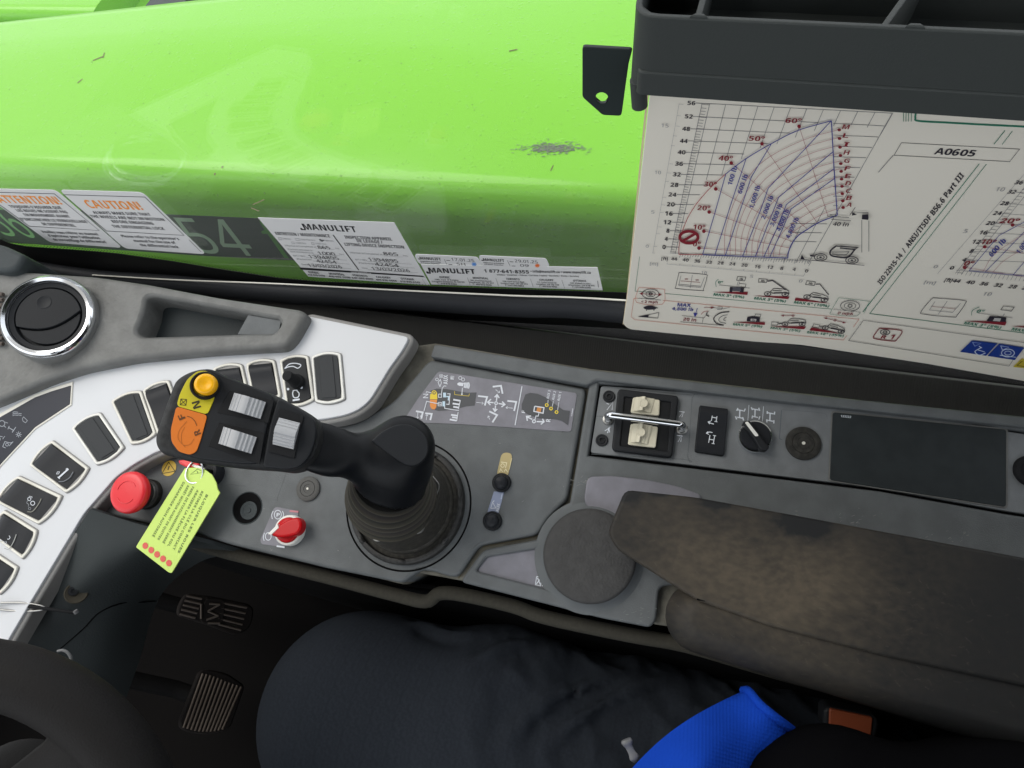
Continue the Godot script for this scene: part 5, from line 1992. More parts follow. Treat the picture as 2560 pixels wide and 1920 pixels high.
	# blank plate
	m = slab("Q 262,798 1648,938 1645,1556 238,1340", ts, 0.0001, 0.0014, 0.0005, 0.0025)
	o = thing("blank_plate", "large blank dark slate plate with a tiny part number, right of the switches", "plate", moved(ts, spot("Q 940,1150", ts)))
	part(m, ts, "plate", mats["slate"], o)
	m = slab("Q 250,788 1660,930 1658,1568 226,1348", ts, -0.001, 0.0008, 0.0002, 0.0025)
	part(m, ts, "edge", mats["warm grey"], o)
	k = Ink.new(self, lift(ts, 0.0016), 0.0, "Q")
	k.text("123222", 325, 838, 407, 846, 17, w)
	k.put("part_number", o)
	c = spot("Q 1835,1272", ts)
	o = thing("round_plug", "black round plug cut off by the photo's right edge, past the blank plate", "plug", moved(ts, c))
	m = MB.new()
	m.lathe(c, PackedVector2Array([Vector2(0.0125, 0), Vector2(0.0125, 0.003), Vector2(0.0116, 0.0042), Vector2(0.0085, 0.0042), Vector2(0.0080, 0.0030), Vector2(0.0001, 0.0030)]), 40)
	part(m, ts, "disc", mats["black rubber"], o)

func build_armrest() -> void:
	var ta := lift(TC, 0.046)
	var top := rnd(on("1350,1057 1500,1073 1700,1109 2212,1204 2560,1265 2560,1560 1900,1415 1660,1352 1505,1296 1332,1186 1312,1150", ta), 0.006, 3)
	var body := on("1560,1100 1700,1128 2212,1225 2560,1290 2560,1640 2212,1530 1700,1395 1500,1330", ta, -0.03)
	var p1 := spot("1512,1334", ta, -0.030)
	var p2 := spot("2560,1610", ta, -0.034)
	var f := func(p: Vector3) -> float:
		var q := Vector2(p.x, p.y)
		var d0 := poly_d(q, top) + 0.004
		var w := Vector2(d0, absf(p.z + 0.007) - 0.003)
		var a := minf(maxf(w.x, w.y), 0.0) + Vector2(maxf(w.x, 0), maxf(w.y, 0)).length() - 0.004
		var b := caps(p, p1, p2, 0.027, 0.037)
		var d1 := poly_d(q, body)
		w = Vector2(d1, absf(p.z + 0.035) - 0.024)
		var c := minf(maxf(w.x, w.y), 0.0) + Vector2(maxf(w.x, 0), maxf(w.y, 0)).length() - 0.003
		return smin(maxf(b, p.z + 0.0045), c, 0.006)
	var nz := FastNoiseLite.new()
	nz.seed = 5
	nz.frequency = 13.0
	nz.fractal_octaves = 4
	var nf := FastNoiseLite.new()
	nf.seed = 6
	nf.frequency = 90.0
	nf.fractal_octaves = 5
	var worn := spot("N 900,560", ta)
	var clean := [spot("A 1740,1135", ta), spot("A 1350,1064", ta), spot("A 1545,1082", ta), spot("A 1420,1062", ta)]
	# worn cover: near-black vinyl with dust rubbed in where an arm rests
	var lo := spot("1300,1150", ta)
	var y_low := spot("1900,1640", ta, -0.03).y - 0.12
	var w_tex := 768
	var h_tex := 448
	var im := Image.create(w_tex, h_tex, false, Image.FORMAT_RGB8)
	var sx := 0.55
	var sy := 0.32
	var x_l := lo.x - 0.01
	for j in h_tex:
		for i in w_tex:
			var x := x_l + sx * i / w_tex
			var y := y_low + sy * j / h_tex
			var e := Vector2((x - worn.x - (y - worn.y) * -0.5) / 0.085, (y - worn.y) / 0.042)
			var zone := exp(-e.length_squared() * 0.8)
			var n1 := nz.get_noise_2d(x * 0.8, y)
			var n2 := nf.get_noise_2d(x + n1 * 0.01, y * 1.6)
			var dust := zone * (0.50 + 0.3 * n1) + 0.13 + 0.12 * n1 + n2 * (0.10 + 0.24 * zone)
			dust *= 1.0 - 0.8 * smoothstep(0.06, 0.16, x - worn.x + (worn.y - y) * 0.35)
			for q in 4:
				var r: float = [0.010, 0.006, 0.005, 0.004][q]
				dust -= 0.8 * exp(-Vector2((x - clean[q].x) * 0.6, y - clean[q].y).length_squared() / (r * r))
			im.set_pixel(i, j, Color(0.018, 0.019, 0.020).lerp(Color(0.102, 0.084, 0.061), clampf(dust, 0, 1)).linear_to_srgb())
	var rg := RandomNumberGenerator.new()
	rg.seed = 31
	for i in 420:                                # fine scratches and lint
		var p := Vector2(rg.randfn(0.32, 0.16) * w_tex, rg.randfn(0.62, 0.14) * h_tex)
		var d := Vector2.from_angle(rg.randf_range(-1.2, 0.6))
		var lum := rg.randf_range(0.25, 0.42)
		for k in rg.randi_range(2, 7):
			var q := p + d * k
			if q.x > 0 and q.y > 0 and q.x < w_tex and q.y < h_tex:
				im.set_pixel(int(q.x), int(q.y), im.get_pixel(int(q.x), int(q.y)).lerp(Color(lum, lum * 0.94, lum * 0.84), 0.22))
	var skin := StandardMaterial3D.new()
	skin.resource_name = "armrest skin"
	skin.albedo_texture = ImageTexture.create_from_image(im)
	skin.roughness = 0.6
	skin.metallic_specular = 0.3
	skin.uv1_scale = Vector3(1 / sx, 1 / sy, 1)
	skin.uv1_offset = Vector3(-x_l / sx, -y_low / sy, 0)
	var o := thing("armrest", "long black padded armrest worn brown with dust, lying over the console's rear half", "armrest", moved(ta, Vector3(p1.x + 0.1, p1.y, -0.07)))
	var m := MB.new()
	m.prism(top, -0.013, 0.0, 0.0032, 5)
	part(m, ta, "top_pad", skin, o)
	m = MB.new()
	m.nets(f, Vector3(lo.x - 0.01, y_low, -0.075), Vector3(0.62, spot("1350,1050", ta).y + 0.012, 0.012), 0.0036)
	part(m, ta, "padded_roll", skin, o)
	# seam between the flat top and the roll
	m = MB.new()
	var s := PackedVector3Array()
	for e in ["N 505,664 N 560,680", "N 640,690", "N 700,725", "N 780,745", "N 900,770"]:
		s.append(spot(e.split(" N ")[0] if e.begins_with("N 505") else e, ta, -0.0012))
	m.tube(curve(s, 5), 0.0007, 6)
	part(m, ta, "seam", mats["matt black"], o)
	var post := boxed(Vector3(0.28, 0.2, -0.26), Vector3(0.44, 0.72, -0.14), 0.01)
	part(post, Transform3D(), "support", mats["black plastic"], o)
	m = slab("N 380,700 420,645 455,670 430,690 395,715", lift(ta, -0.022), -0.006, 0.0, 0.001)
	part(m, lift(ta, -0.022), "torn_foam", mats["cream"], o)

func lp(a: Vector2, b: Vector2, t: float) -> Vector2:
	return a.lerp(b, t)

func build_chart() -> void:
	var t := TP
	var o := thing("load_chart", "cream load chart board with blue and red lifting curves, hanging below the grey tray", "load chart", moved(t, Vector3(0.12, 0.74, 0)))
	var m := MB.new()
	m.prism(rnd(on("H 292,-260 A 2480,60 A 2480,900 Q 1787,552 1000,412 0,262 I 1200,742 110,634 60,588 100,330", t), 0.004), -0.0022, 0.0, 0.0005, 2)
	part(m, t, "board", mats["paper"], o)
	m = MB.new()
	m.prism(on("H 250,-260 268,-260 252,30 I 100,340 66,590 58,592 92,340 H 236,30", t, -0.001), -0.0032, -0.0010, 0.0)
	part(m, t, "cream_edge", mats["paper edge"], o)
	var k := Ink.new(self, t, 0.0003, "H")
	k.wide = 1.3
	var gr := Color8(104, 104, 112)
	var bl := Color8(52, 58, 142)
	var rd := Color8(132, 32, 44)
	var pk := Color8(176, 112, 118)
	var dk := Color8(44, 42, 52)
	var gn := Color8(40, 120, 96)
	# grid
	var top0 := Vector2(720, 118)
	var tops := [720, 843, 965, 1090, 1215, 1340, 1465, 1593, 1725, 1857, 1990, 2122]
	var bots := [455, 545, 635, 725, 815, 905, 1000, 1095, 1190, 1285, 1380, 1475]
	var cut := [1.0, 0.50, 0.46, 0.35, 0.27, 0.24, 0.19, 0.14, 0.10, 0.09, 0.10, 1.0]
	for i in 12:
		var a := Vector2(tops[i], lerpf(118, 190, i / 11.0))
		var b := Vector2(bots[i], lerpf(1272, 1348, i / 11.0))
		k.line(PackedVector2Array([a, lp(a, b, cut[i])]), 2.6, gr)
		if i == 9 or i == 10:
			k.line(PackedVector2Array([lp(a, b, 0.76 if i == 9 else 0.62), b]), 2.2, gr)
	var ys := [112, 215, 310, 403, 490, 578, 660, 740, 815, 890, 960, 1027, 1092, 1155, 1217]
	var xl := [612, 592, 572, 554, 537, 517, 500, 482, 467, 454, 439, 427, 414, 402, 384]
	var xe := [2122, 1555, 1335, 1170, 985, 905, 825, 735, 645, 598, 556, 528, 505, 492, 486]
	for i in 15:
		var xr := lerpf(2122, 1500, pow(i / 14.0, 0.9))
		var yr: float = lerpf(190, 1245, pow(i / 14.0, 0.9))
		var a := Vector2(xl[i], ys[i])
		var b := Vector2(xr, yr)
		k.line(PackedVector2Array([a, lp(a, b, (xe[i] - a.x) / (b.x - a.x))]), 2.6, gr)
		if i > 0 and i < 14:
			k.line(PackedVector2Array([lp(a, b, (maxf(1668.0 if i < 11 else 1335.0, 0) - a.x) / (b.x - a.x) if b.x > 1690 or i >= 11 else 0.985), b]), 2.4, gr)
		k.text(str(56 - 4 * i), xl[i] - (64 if i < 12 else 28), ys[i] + 14, xl[i] - 4, ys[i] + 17, 31, dk, true, true)
	k.line("662,112 420,1258", 2.6, gr)
	for i in 57:
		var u := i / 56.0
		var v := pow(u, 0.93)
		var y := lerpf(120, 1250, v)
		var x := lerpf(660, 421, v)
		k.line(PackedVector2Array([Vector2(x, y), Vector2(x + lerpf(58, 36, v) * (1.0 if i % 4 == 0 else 0.7), y + 5)]), 2.2, gr)
	for i in 50:
		var u := i / 49.0
		var x := lerpf(500, 1480, u)
		var y := lerpf(1262, 1312, u)
		k.line(PackedVector2Array([Vector2(x, y), Vector2(x - 12, y + (34 if i % 4 == 0 else 24))]), 2.2, gr)
	k.line("416,1258 1500,1320", 2.2, gr)
	k.line("1500,1320 1480,1358", 2.2, gr)
	# metre scales
	k.line("486,112 284,1258 300,1258", 1.6, Color8(150, 150, 154))
	for e in ["486,112 520,115", "470,200 500,203", "462,280 492,283", "440,355 470,358", "425,430 455,433", "412,570 440,573", "395,640 425,643", "380,705 408,708", "360,828 388,831", "352,886 380,889", "340,945 368,948", "325,1055 352,1058", "312,1108 340,1110", "290,1206 318,1208"]:
		k.line(e, 1.6, Color8(150, 150, 154))
	k.line("396,1330 392,1342 1440,1435 1452,1412", 1.6, Color8(150, 150, 154))
	for i in 10:
		var x := 490 + i * 98
		k.line(PackedVector2Array([Vector2(x, 1351 + i * 8.4), Vector2(x + 5, 1338 + i * 8.4)]), 1.6, Color8(150, 150, 154))
	var lg := Color8(140, 140, 146)
	for e in [["15", 350, 288, 405, 291, 28], ["10", 300, 648, 346, 651, 26], ["5", 272, 952, 296, 954, 24], ["0", 230, 1214, 252, 1216, 22], ["[m]", 262, 1350, 322, 1354, 22], ["10", 655, 1416, 696, 1420, 22], ["5", 1028, 1446, 1050, 1448, 22], ["0", 1403, 1480, 1428, 1482, 22]]:
		k.text(e[0], e[1], e[2], e[3], e[4], e[5], lg, false, true)
	k.text("[ft]", 350, 1310, 398, 1314, 24, dk, true, true)
	for i in 12:
		var x: float = [424, 512, 600, 690, 780, 870, 962, 1062, 1158, 1258, 1354, 1448][i]
		var y: float = [1312, 1319, 1328, 1336, 1342, 1349, 1359, 1370, 1374, 1383, 1390, 1402][i]
		k.text(str(44 - 4 * i), x, y, x + (46 if i < 9 else 24), y + 4, 24, dk, true, true)
	# arcs, radii and load lines
	var mo := [Vector2(1715, 303), Vector2(1440, 385), Vector2(1130, 550), Vector2(950, 780), Vector2(845, 1060), Vector2(836, 1266)]
	var mi := [Vector2(1745, 902), Vector2(1600, 950), Vector2(1430, 1045), Vector2(1320, 1130), Vector2(1265, 1215), Vector2(1252, 1285)]
	for i in 11:
		var u := i / 10.0
		var ar := PackedVector2Array()
		for j in 6:
			ar.append(mi[j].lerp(mo[j], u))
		k.line(curve2(ar, 6), 2.6, pk)
	for e in ["1407,278 1630,975", "1123,412 1545,1020", "887,560 1465,1065", "768,760 1400,1112", "718,937 1355,1165", "677,1085 1335,1215", "640,1215 1320,1270"]:
		k.line(e, 2.6, Color8(160, 90, 96))
	k.soft("485,1265 487,1200 510,1095 560,970 640,850 740,740 845,645", 4, Color8(170, 60, 66))
	k.line("485,1265 668,1266", 4, Color8(170, 60, 66))
	k.soft("845,645 1000,528 1195,412 1400,310 1655,235", 5, bl)
	k.line("1655,235 1675,600 1700,962", 6, bl)
	k.soft("1700,962 1600,1000 1545,1025 1480,1065 1400,1120 1350,1185 1325,1250 1320,1292", 6, bl)
	k.line("668,1266 1320,1292", 5, bl)
	for e in ["845,645 760,950 668,1262", "1000,530 880,890 762,1268", "1195,412 1040,670 842,1270", "1655,235 1170,755 1120,900 975,1276", "1665,475 1250,825 1150,1080 1072,1280", "1672,605 1310,880 1230,1080 1137,1282", "1678,680 1345,915 1270,1090 1182,1285"]:
		k.line(e, 4.5, bl)
	for e in [["100 lb", 890, 735, 936, 590], ["600 lb", 965, 800, 1016, 655], ["1,000 lb", 1055, 912, 1112, 740], ["2,000 lb", 1145, 995, 1212, 820], ["3,000 lb", 1212, 1050, 1282, 882], ["4,000 lb", 1262, 1088, 1332, 925], ["4,800 lb", 1332, 1145, 1408, 988]]:
		k.text(e[0], e[1], e[2], e[3], e[4], 34, bl)
	for e in [[1407, 278, "60°", 1300, 250, 1420], [1123, 412, "50°", 1018, 388, 1138], [887, 560, "40°", 788, 540, 895], [768, 760, "30°", 675, 740, 772], [718, 937, "20°", 626, 922, 722], [677, 1085, "10°", 592, 1070, 684], [640, 1215, "0°", 590, 1200, 648]]:
		k.dot(e[0], e[1], 14, rd)
		k.text(e[2], e[3], e[4], e[5], e[4] + 6, 38, rd, true, true)
	for i in 11:
		var u := i / 10.0
		var p := Vector2(1745, 902).lerp(Vector2(1715, 303), u)
		p.y = [902, 850, 795, 738, 682, 623, 563, 500, 437, 370, 303][i]
		k.dot(p.x, p.y, 14, rd, 11)
		k.text("ABCDEFGHILM"[i], p.x + 22 - u * 8 + i * 0.6, p.y - 8, p.x + 62 + (10 if i == 10 else 0), p.y - 5, 34, rd, true, true)
	# prohibition mark and the little machine
	k.ring(562, 1130, 70, 17, rd, 46)
	k.line("512,1162 612,1102", 15, rd)
	k.text("40 in", 1662, 1040, 1782, 1046, 30, dk, true, true)
	k.line("1655,990 1805,1002", 3.5, dk)
	k.line("1620,965 1790,976", 3, dk)
	k.line("1795,960 1838,898", 3.5, dk)
	k.fill("1815,935 1850,955 1812,962", dk)
	k.line("1850,940 1935,938 1938,985", 3, dk)
	k.fill("1890,955 1938,952 1938,995 1888,990", dk)
	k.line("1888,995 1888,1245", 3, dk)
	k.line("1942,1000 1942,1238", 3, dk)
	k.line("1408,1296 1908,1345", 3.5, dk)
	k.fill("1418,1296 1428,1262 1450,1298", dk)
	k.fill("1490,1262 1530,1268 1530,1280 1492,1276", dk)
	for e in [[1572, 1282], [1812, 1305]]:
		k.ring(e[0], e[1], 48, 5, dk, 27)
		k.ring(e[0], e[1], 28, 4, dk, 16)
		k.dot(e[0], e[1], 10, dk, 6)
	k.soft("1690,1195 1650,1230 1648,1262 1690,1278 1780,1280 1840,1215", 9, dk)
	k.line("1690,1195 1858,1206 1835,1222 1720,1210", 8, dk)
	k.line("1655,1242 1790,1238 1770,1260 1660,1256", 4, dk)
	k.put("print", o)
	# pictogram row below the diagram
	k = Ink.new(self, t, 0.0005, "I")
	k.line("205,0 165,300 290,310", 3, gn)
	k.line("420,320 1860,455", 3, gn)
	k.soft("545,138 765,155 785,180 755,285 735,295 530,278 518,255 545,138", 4, dk, 3)
	for e in ["562,165 545,240 735,258 765,180", "540,240 545,252 735,268", "660,160 640,275"]:
		k.line(e, 3, gr)
	k.line("562,212 728,224", 3, rd)
	for e in ["595,190 622,192", "595,198 622,200", "688,198 715,200", "688,206 715,208"]:
		k.line(e, 3, rd)
	k.soft("885,195 862,220 866,262", 4, gn, 4)
	k.text("0°", 880, 232, 922, 236, 22, gn, true, true)
	var ramps := [["830,306 1135,332 1140,305", "MAX 3° (5%)", 842, 338, 1105, 362, 985, 285], ["1180,338 1488,368 1498,345", "MAX 3° (5%)", 1192, 370, 1464, 398, 0, 0], ["1552,355 1545,380 1860,406", "MAX 6° (10%)", 1535, 405, 1838, 438, 0, 0]]
	for e in ramps:
		k.fill(e[0], rd)
		k.text(e[1], e[2], e[3], e[4], e[5], 22, gn, true, true)
	k.line("890,245 1155,272", 3, dk)
	k.fill("985,262 1012,264 1005,308 980,304", dk)
	k.fill("1072,268 1108,272 1100,312 1068,308", dk)
	k.fill("1008,265 1075,262 1080,300 1006,296", Color8(90, 90, 98))
	k.line("1066,232 1125,238 1115,265 1070,262", 3, dk)
	k.line("1055,215 1046,255", 3, gr)
	k.line("1068,215 1060,255", 3, gr)
	k.line("1050,172 1122,178 1112,210 1042,204", 4, dk, true)
	k.text("lb", 1068, 200, 1096, 202, 16, dk, true, true)
	for e in [[1310, 322, 1462, 326, -8.0], [1650, 348, 1800, 374, 12.0]]:
		machine(k, Vector2(e[0], e[1]), Vector2(e[2], e[3]), dk, 28)
	for e in ["1235,190 1308,196 1300,224 1230,220", "1650,208 1722,218 1712,250 1638,240"]:
		k.line(e, 4, dk, true)
	k.text("lb", 1252, 216, 1282, 218, 15, dk, true, true)
	k.text("lb", 1664, 236, 1696, 240, 15, dk, true, true)
	k.line("1308,212 1352,206 1468,285", 7, dk)
	k.line("1312,204 1354,200 1480,282", 3, dk)
	k.line("1722,238 1762,236 1838,330", 7, dk)
	# lower frame
	var og := Color8(206, 110, 84)
	k.line("190,360 155,360 132,520 165,545 1965,720 1995,680", 3, og)
	k.line("405,378 2098,540 2052,608", 3, og)
	k.soft("200,266 400,280 420,300 402,410 180,396 186,300 200,266", 3, og, 3)
	k.text("< 2 mph", 218, 398, 360, 404, 22, rd, true, true)
	k.ring(300, 322, 72, 5, dk, 42)
	k.ring(300, 322, 40, 4, dk, 24)
	k.ring(300, 322, 14, 8, dk, 10)
	k.line("205,318 395,328", 3, rd)
	k.fill("205,318 232,306 230,334", rd)
	k.fill("395,328 370,314 368,342", rd)
	k.line("190,358 390,374", 3, dk)
	k.soft("240,438 270,428 310,426 345,440 362,444", 6, dk)
	k.fill("236,440 262,428 300,424 335,434 352,446 330,456 280,458 250,452", dk)
	k.line("268,456 262,464", 8, dk)
	k.line("330,454 328,464", 8, dk)
	k.line("195,518 372,482 362,530 195,518", 4, dk)
	k.fill("195,518 285,500 280,522", dk)
	k.text("MAX", 530, 428, 645, 434, 28, bl, true, true)
	k.text("4,800 lb", 484, 460, 666, 470, 26, bl, true, true)
	k.line("704,442 690,490", 5, bl)
	k.fill("670,484 706,488 682,522", bl)
	k.line("570,508 755,528 745,575", 3, dk)
	k.line("555,562 930,594", 3.5, dk)
	k.text("20 in", 580, 550, 692, 560, 26, rd, true, true)
	k.soft("980,474 900,486 845,530 870,575 930,592", 8, dk, 5)
	k.soft("965,500 920,510 888,540 905,565 950,575", 4, dk, 5)
	k.soft("955,522 935,532 930,545 948,552", 4, dk, 5)
	k.line("760,438 850,438", 4, rd)
	k.fill("850,438 820,430 822,446", rd)
	k.line("880,430 920,432 912,456 872,452", 4, gr)
	k.line("812,450 850,440 930,450 990,432", 3, gr)
	k.soft("735,498 760,474 798,468", 4, Color8(170, 80, 80), 4)
	k.soft("790,478 782,500 805,515", 8, dk, 4)
	k.line("760,530 800,470", 3, dk)
	for e in [["998,562 1285,588 1288,565", "MAX 5° (9%)", 1010, 592, 1260, 612], ["1325,600 1625,625 1642,600", "MAX 3° (5%)", 1332, 622, 1588, 650], ["1688,608 1672,635 1965,665", "MAX 18° (35%)", 1648, 660, 1962, 692]]:
		k.fill(e[0], rd)
		k.text(e[1], e[2], e[3], e[4], e[5], 20, gn, true, true)
	k.fill("1135,520 1180,512 1246,520 1240,562 1130,556", dk)
	k.line("1205,494 1252,498 1242,530 1196,522", 4, dk, true)
	k.fill("1165,532 1215,536 1210,556 1162,552", Color8(200, 196, 190))
	k.text("lb", 1176, 552, 1200, 554, 14, dk, true, true)
	machine(k, Vector2(1460, 580), Vector2(1608, 580), dk, 26)
	machine(k, Vector2(1808, 612), Vector2(1945, 645), dk, 26)
	for e in ["1348,560 1402,564 1392,592 1340,588", "1708,578 1762,588 1750,612 1698,602"]:
		k.line(e, 4, dk, true)
	k.line("1402,578 1440,572", 8, dk)
	k.line("1762,602 1792,604", 8, dk)
	k.line("1425,506 1540,506", 4, rd)
	k.ring(1530, 506, 10, 4, rd, 8)
	k.fill("1425,506 1452,497 1450,514", rd)
	k.line("1795,524 1988,568", 4, rd)
	k.ring(1892, 546, 10, 4, rd, 8)
	k.fill("1795,524 1824,520 1818,536", rd)
	k.fill("1988,568 1962,556 1958,572", rd)
	k.line("1925,350 2190,380 2140,488", 3, gn)
	k.soft("1925,350 1856,470 1870,495 2060,510 2100,490 2115,478", 3, gn, 3)
	k.ring(2022, 420, 82, 5, dk, 45)
	k.ring(2022, 420, 50, 4, dk, 28)
	k.ring(2022, 420, 18, 6, dk, 12)
	k.line("1880,450 2110,474", 3, dk)
	k.text("0 mph", 1912, 492, 2040, 502, 22, rd, true, true)
	k.put("pictogram_row", o)
	# right half of the board
	k = Ink.new(self, t, 0.0004, "J")
	k.line("386,138 344,212 300,286", 1.6, gr)
	for x in [446, 460, 474, 490]:
		k.line(PackedVector2Array([Vector2(x, 134), Vector2(x - 1, 185)]), 3.5, gn)
	k.soft("515,136 512,165 530,182 700,192 900,203 1130,214", 10, gn, 5)
	k.line("1014,236 952,312", 4, gn)
	k.line("1056,238 998,314", 3, gn)
	k.line("434,304 1096,340 1040,410 392,374", 2.4, dk, true)
	k.line("388,374 330,440 305,470", 3.5, Color8(120, 118, 120))
	k.text("A0605", 614, 368, 838, 382, 36, dk, true, true)
	k.line("870,422 218,1252", 4, gn)
	k.line("910,424 256,1262 1130,1372", 3, gn)
	k.text("ISO 22915-14  /  ANSI/ITSDF B56.6 Part III", 318, 1100, 786, 490, 26, dk)
	# second diagram, cut off by the picture
	var lb := Color8(84, 84, 98)
	k.line("1130,470 636,1038", 1.5, lg)
	k.line("1150,520 736,1036", 2, gr)
	k.line("1175,540 770,1040", 2, gr)
	for i in 9:
		var u := i / 8.0
		var y: float = [528, 580, 645, 700, 756, 808, 860, 912, 960][i]
		var x := lerpf(1120, 800, u)
		k.text(["36", "32", "28", "24", "20", "16", "12", "8", "4"][i], x - 56 if i < 7 else x - 30, y + 8, x - 12 if i < 7 else x - 10, y + 10, 22, dk, true, true)
		k.line(PackedVector2Array([Vector2(x - 8, y), Vector2(1200, y + 14)]), 1.6, gr)
	for i in 26:
		var u := i / 25.0
		k.line(PackedVector2Array([Vector2(lerpf(1110, 745, u), lerpf(565, 1030, u)), Vector2(lerpf(1140, 778, u), lerpf(568, 1033, u))]), 1.6, gr)
	k.text("0", 700, 1012, 722, 1014, 20, dk, true, true)
	k.text("10", 958, 572, 1004, 575, 22, lg, false, true)
	k.text("5", 778, 806, 798, 808, 20, lg, false, true)
	k.text("0", 610, 1004, 630, 1006, 18, lg, false, true)
	k.text("10", 886, 1158, 930, 1162, 20, lg, false, true)
	k.text("[m]", 558, 1092, 618, 1098, 18, lg, false, true)
	k.text("[ft]", 672, 1080, 712, 1084, 20, dk, true, true)
	for e in [["44", 716, 1084, 758], ["40", 792, 1092, 836], ["36", 868, 1100, 912], ["32", 948, 1108, 992], ["28", 1028, 1116, 1072], ["24", 1104, 1124, 1150]]:
		k.text(e[0], e[1], e[2], e[3], e[2] + 4, 20, dk, true, true)
	for i in 18:
		var x := 760 + i * 23
		k.line(PackedVector2Array([Vector2(x, 1018 + i * 2.2), Vector2(x - 14, 1040 + i * 2.4)]), 1.6, gr)
	k.line("740,1015 1160,1056", 1.6, gr)
	for e in [["20°", 980, 750, 1082, 1056, 762], ["10°", 872, 868, 950, 900, 884], ["0°", 778, 988, 828, 788, 1000]]:
		k.text(e[0], e[1], e[2], e[3], e[2] + 4, 28, rd, true, true)
		k.dot(e[4], e[5], 11, rd, 9)
		k.line(PackedVector2Array([Vector2(e[4], e[5]), Vector2(1180, e[5] + (1180 - e[4]) * 0.13 + 10)]), 1.8, Color8(160, 90, 96))
	for e in ["812,1018 980,820 1130,740", "902,1026 1160,760", "1060,1040 1180,900"]:
		k.line(e, 3.2, bl)
	k.line("812,1018 1160,1050", 3.2, bl)
	k.soft("890,1022 960,920 1140,800", 1.8, pk, 5)
	k.soft("945,1026 1010,960 1140,880", 1.8, pk, 5)
	k.text("600 lb", 940, 942, 1022, 852, 28, bl)
	k.text("1,000 lb", 1096, 925, 1170, 830, 28, bl)
	k.soft("618,1170 780,1184 792,1200 745,1268 720,1278 560,1262 545,1245 600,1178 618,1170", 3, dk, 3)
	for e in ["622,1190 590,1238 720,1252 765,1200", "690,1188 640,1262"]:
		k.line(e, 2, gr)
	k.line("604,1218 735,1232", 2, rd)
	k.soft("870,1220 832,1240 826,1268", 3, gn, 4)
	k.text("0°", 850, 1252, 888, 1256, 18, gn, true, true)
	k.line("860,1254 1055,1282", 2, dk)
	k.fill("928,1272 1020,1280 1018,1312 910,1300", dk)
	k.fill("955,1282 992,1284 985,1302 945,1298", Color8(190, 188, 184))
	k.fill("780,1298 1015,1324 1022,1305", rd)
	k.text("MAX 3° (5%)", 780, 1318, 985, 1345, 16, gn, true, true)
	k.fill("1046,1328 1200,1346 1200,1330", rd)
	k.text("MAX 3° (5%)", 1046, 1352, 1240, 1376, 16, gn, true, true)
	k.line("1005,1215 1065,1222 1048,1244 990,1236", 3, dk, true)
	k.line("1010,1258 1000,1275", 3, gr)
	# bottom strip with R1 and the warning squares
	k.line("1150,1424 220,1296 138,1410 1036,1552", 2.2, dk)
	k.line("1036,1552 1070,1500", 2.2, dk)
	k.soft("310,1340 420,1350 436,1365 405,1406 385,1412 290,1400 278,1385 310,1340", 5, rd, 4)
	k.ring(342, 1362, 26, 4, dk, 15)
	k.ring(342, 1362, 11, 4, dk, 7)
	k.text("R", 316, 1396, 344, 1400, 18, rd, true, true)
	k.text("1", 364, 1398, 384, 1402, 26, rd, true, true)
	var sq := Color8(26, 58, 140)
	k.fill("828,1408 972,1424 908,1494 762,1472", sq)
	k.fill("980,1426 1122,1448 1068,1518 915,1495", sq)
	k.line("832,1418 880,1424 845,1440", 3, Color8(150, 170, 215), true)
	k.line("990,1438 1036,1445 1000,1462", 3, Color8(190, 205, 230), true)
	var ww := Color8(210, 220, 235)
	k.soft("880,1448 845,1470 870,1490 905,1478", 4, ww, 4)
	k.line("860,1460 900,1472", 4, ww)
	k.line("868,1440 885,1450", 5, ww)
	k.ring(1030, 1478, 36, 4, ww, 22)
	k.ring(1030, 1478, 18, 3, ww, 11)
	k.line("985,1490 1075,1502", 3, ww)
	k.fill("1106,1510 1180,1520 1180,1570 1058,1556", Color8(196, 176, 60))
	k.line("1112,1522 1080,1548 1180,1560", 4, Color8(70, 60, 20))
	k.put("right_half_print", o)

func machine(k: Ink, a: Vector2, b: Vector2, c: Color, r: float) -> void:
	for p in [a, b]:
		k.ring(p.x, p.y, r, 6, c, r * 0.62)
		k.dot(p.x, p.y, r * 0.36, c, r * 0.22)
	var d := (b - a)
	var u := Vector2(d.x, d.y)
	var q := PackedVector2Array([a + u * 0.15 + Vector2(0, -20), a + u * 0.35 + Vector2(0, -48), a + u * 0.85 + Vector2(0, -46), a + u * 1.2 + Vector2(0, -34), a + u * 1.22 + Vector2(0, -8), a + u * 0.8 + Vector2(0, -14), a + u * 0.3 + Vector2(0, -6)])
	k.line(q, 5, c, true)
	k.line(PackedVector2Array([a + u * 0.3 + Vector2(0, -30), a + u * 0.8 + Vector2(0, -30)]), 5, c)
	k.fill(PackedVector2Array([a + u * 0.35 + Vector2(0, -14), a + u * 0.85 + Vector2(0, -18), a + u * 0.82 + Vector2(0, -8), a + u * 0.38 + Vector2(0, -4)]), c)

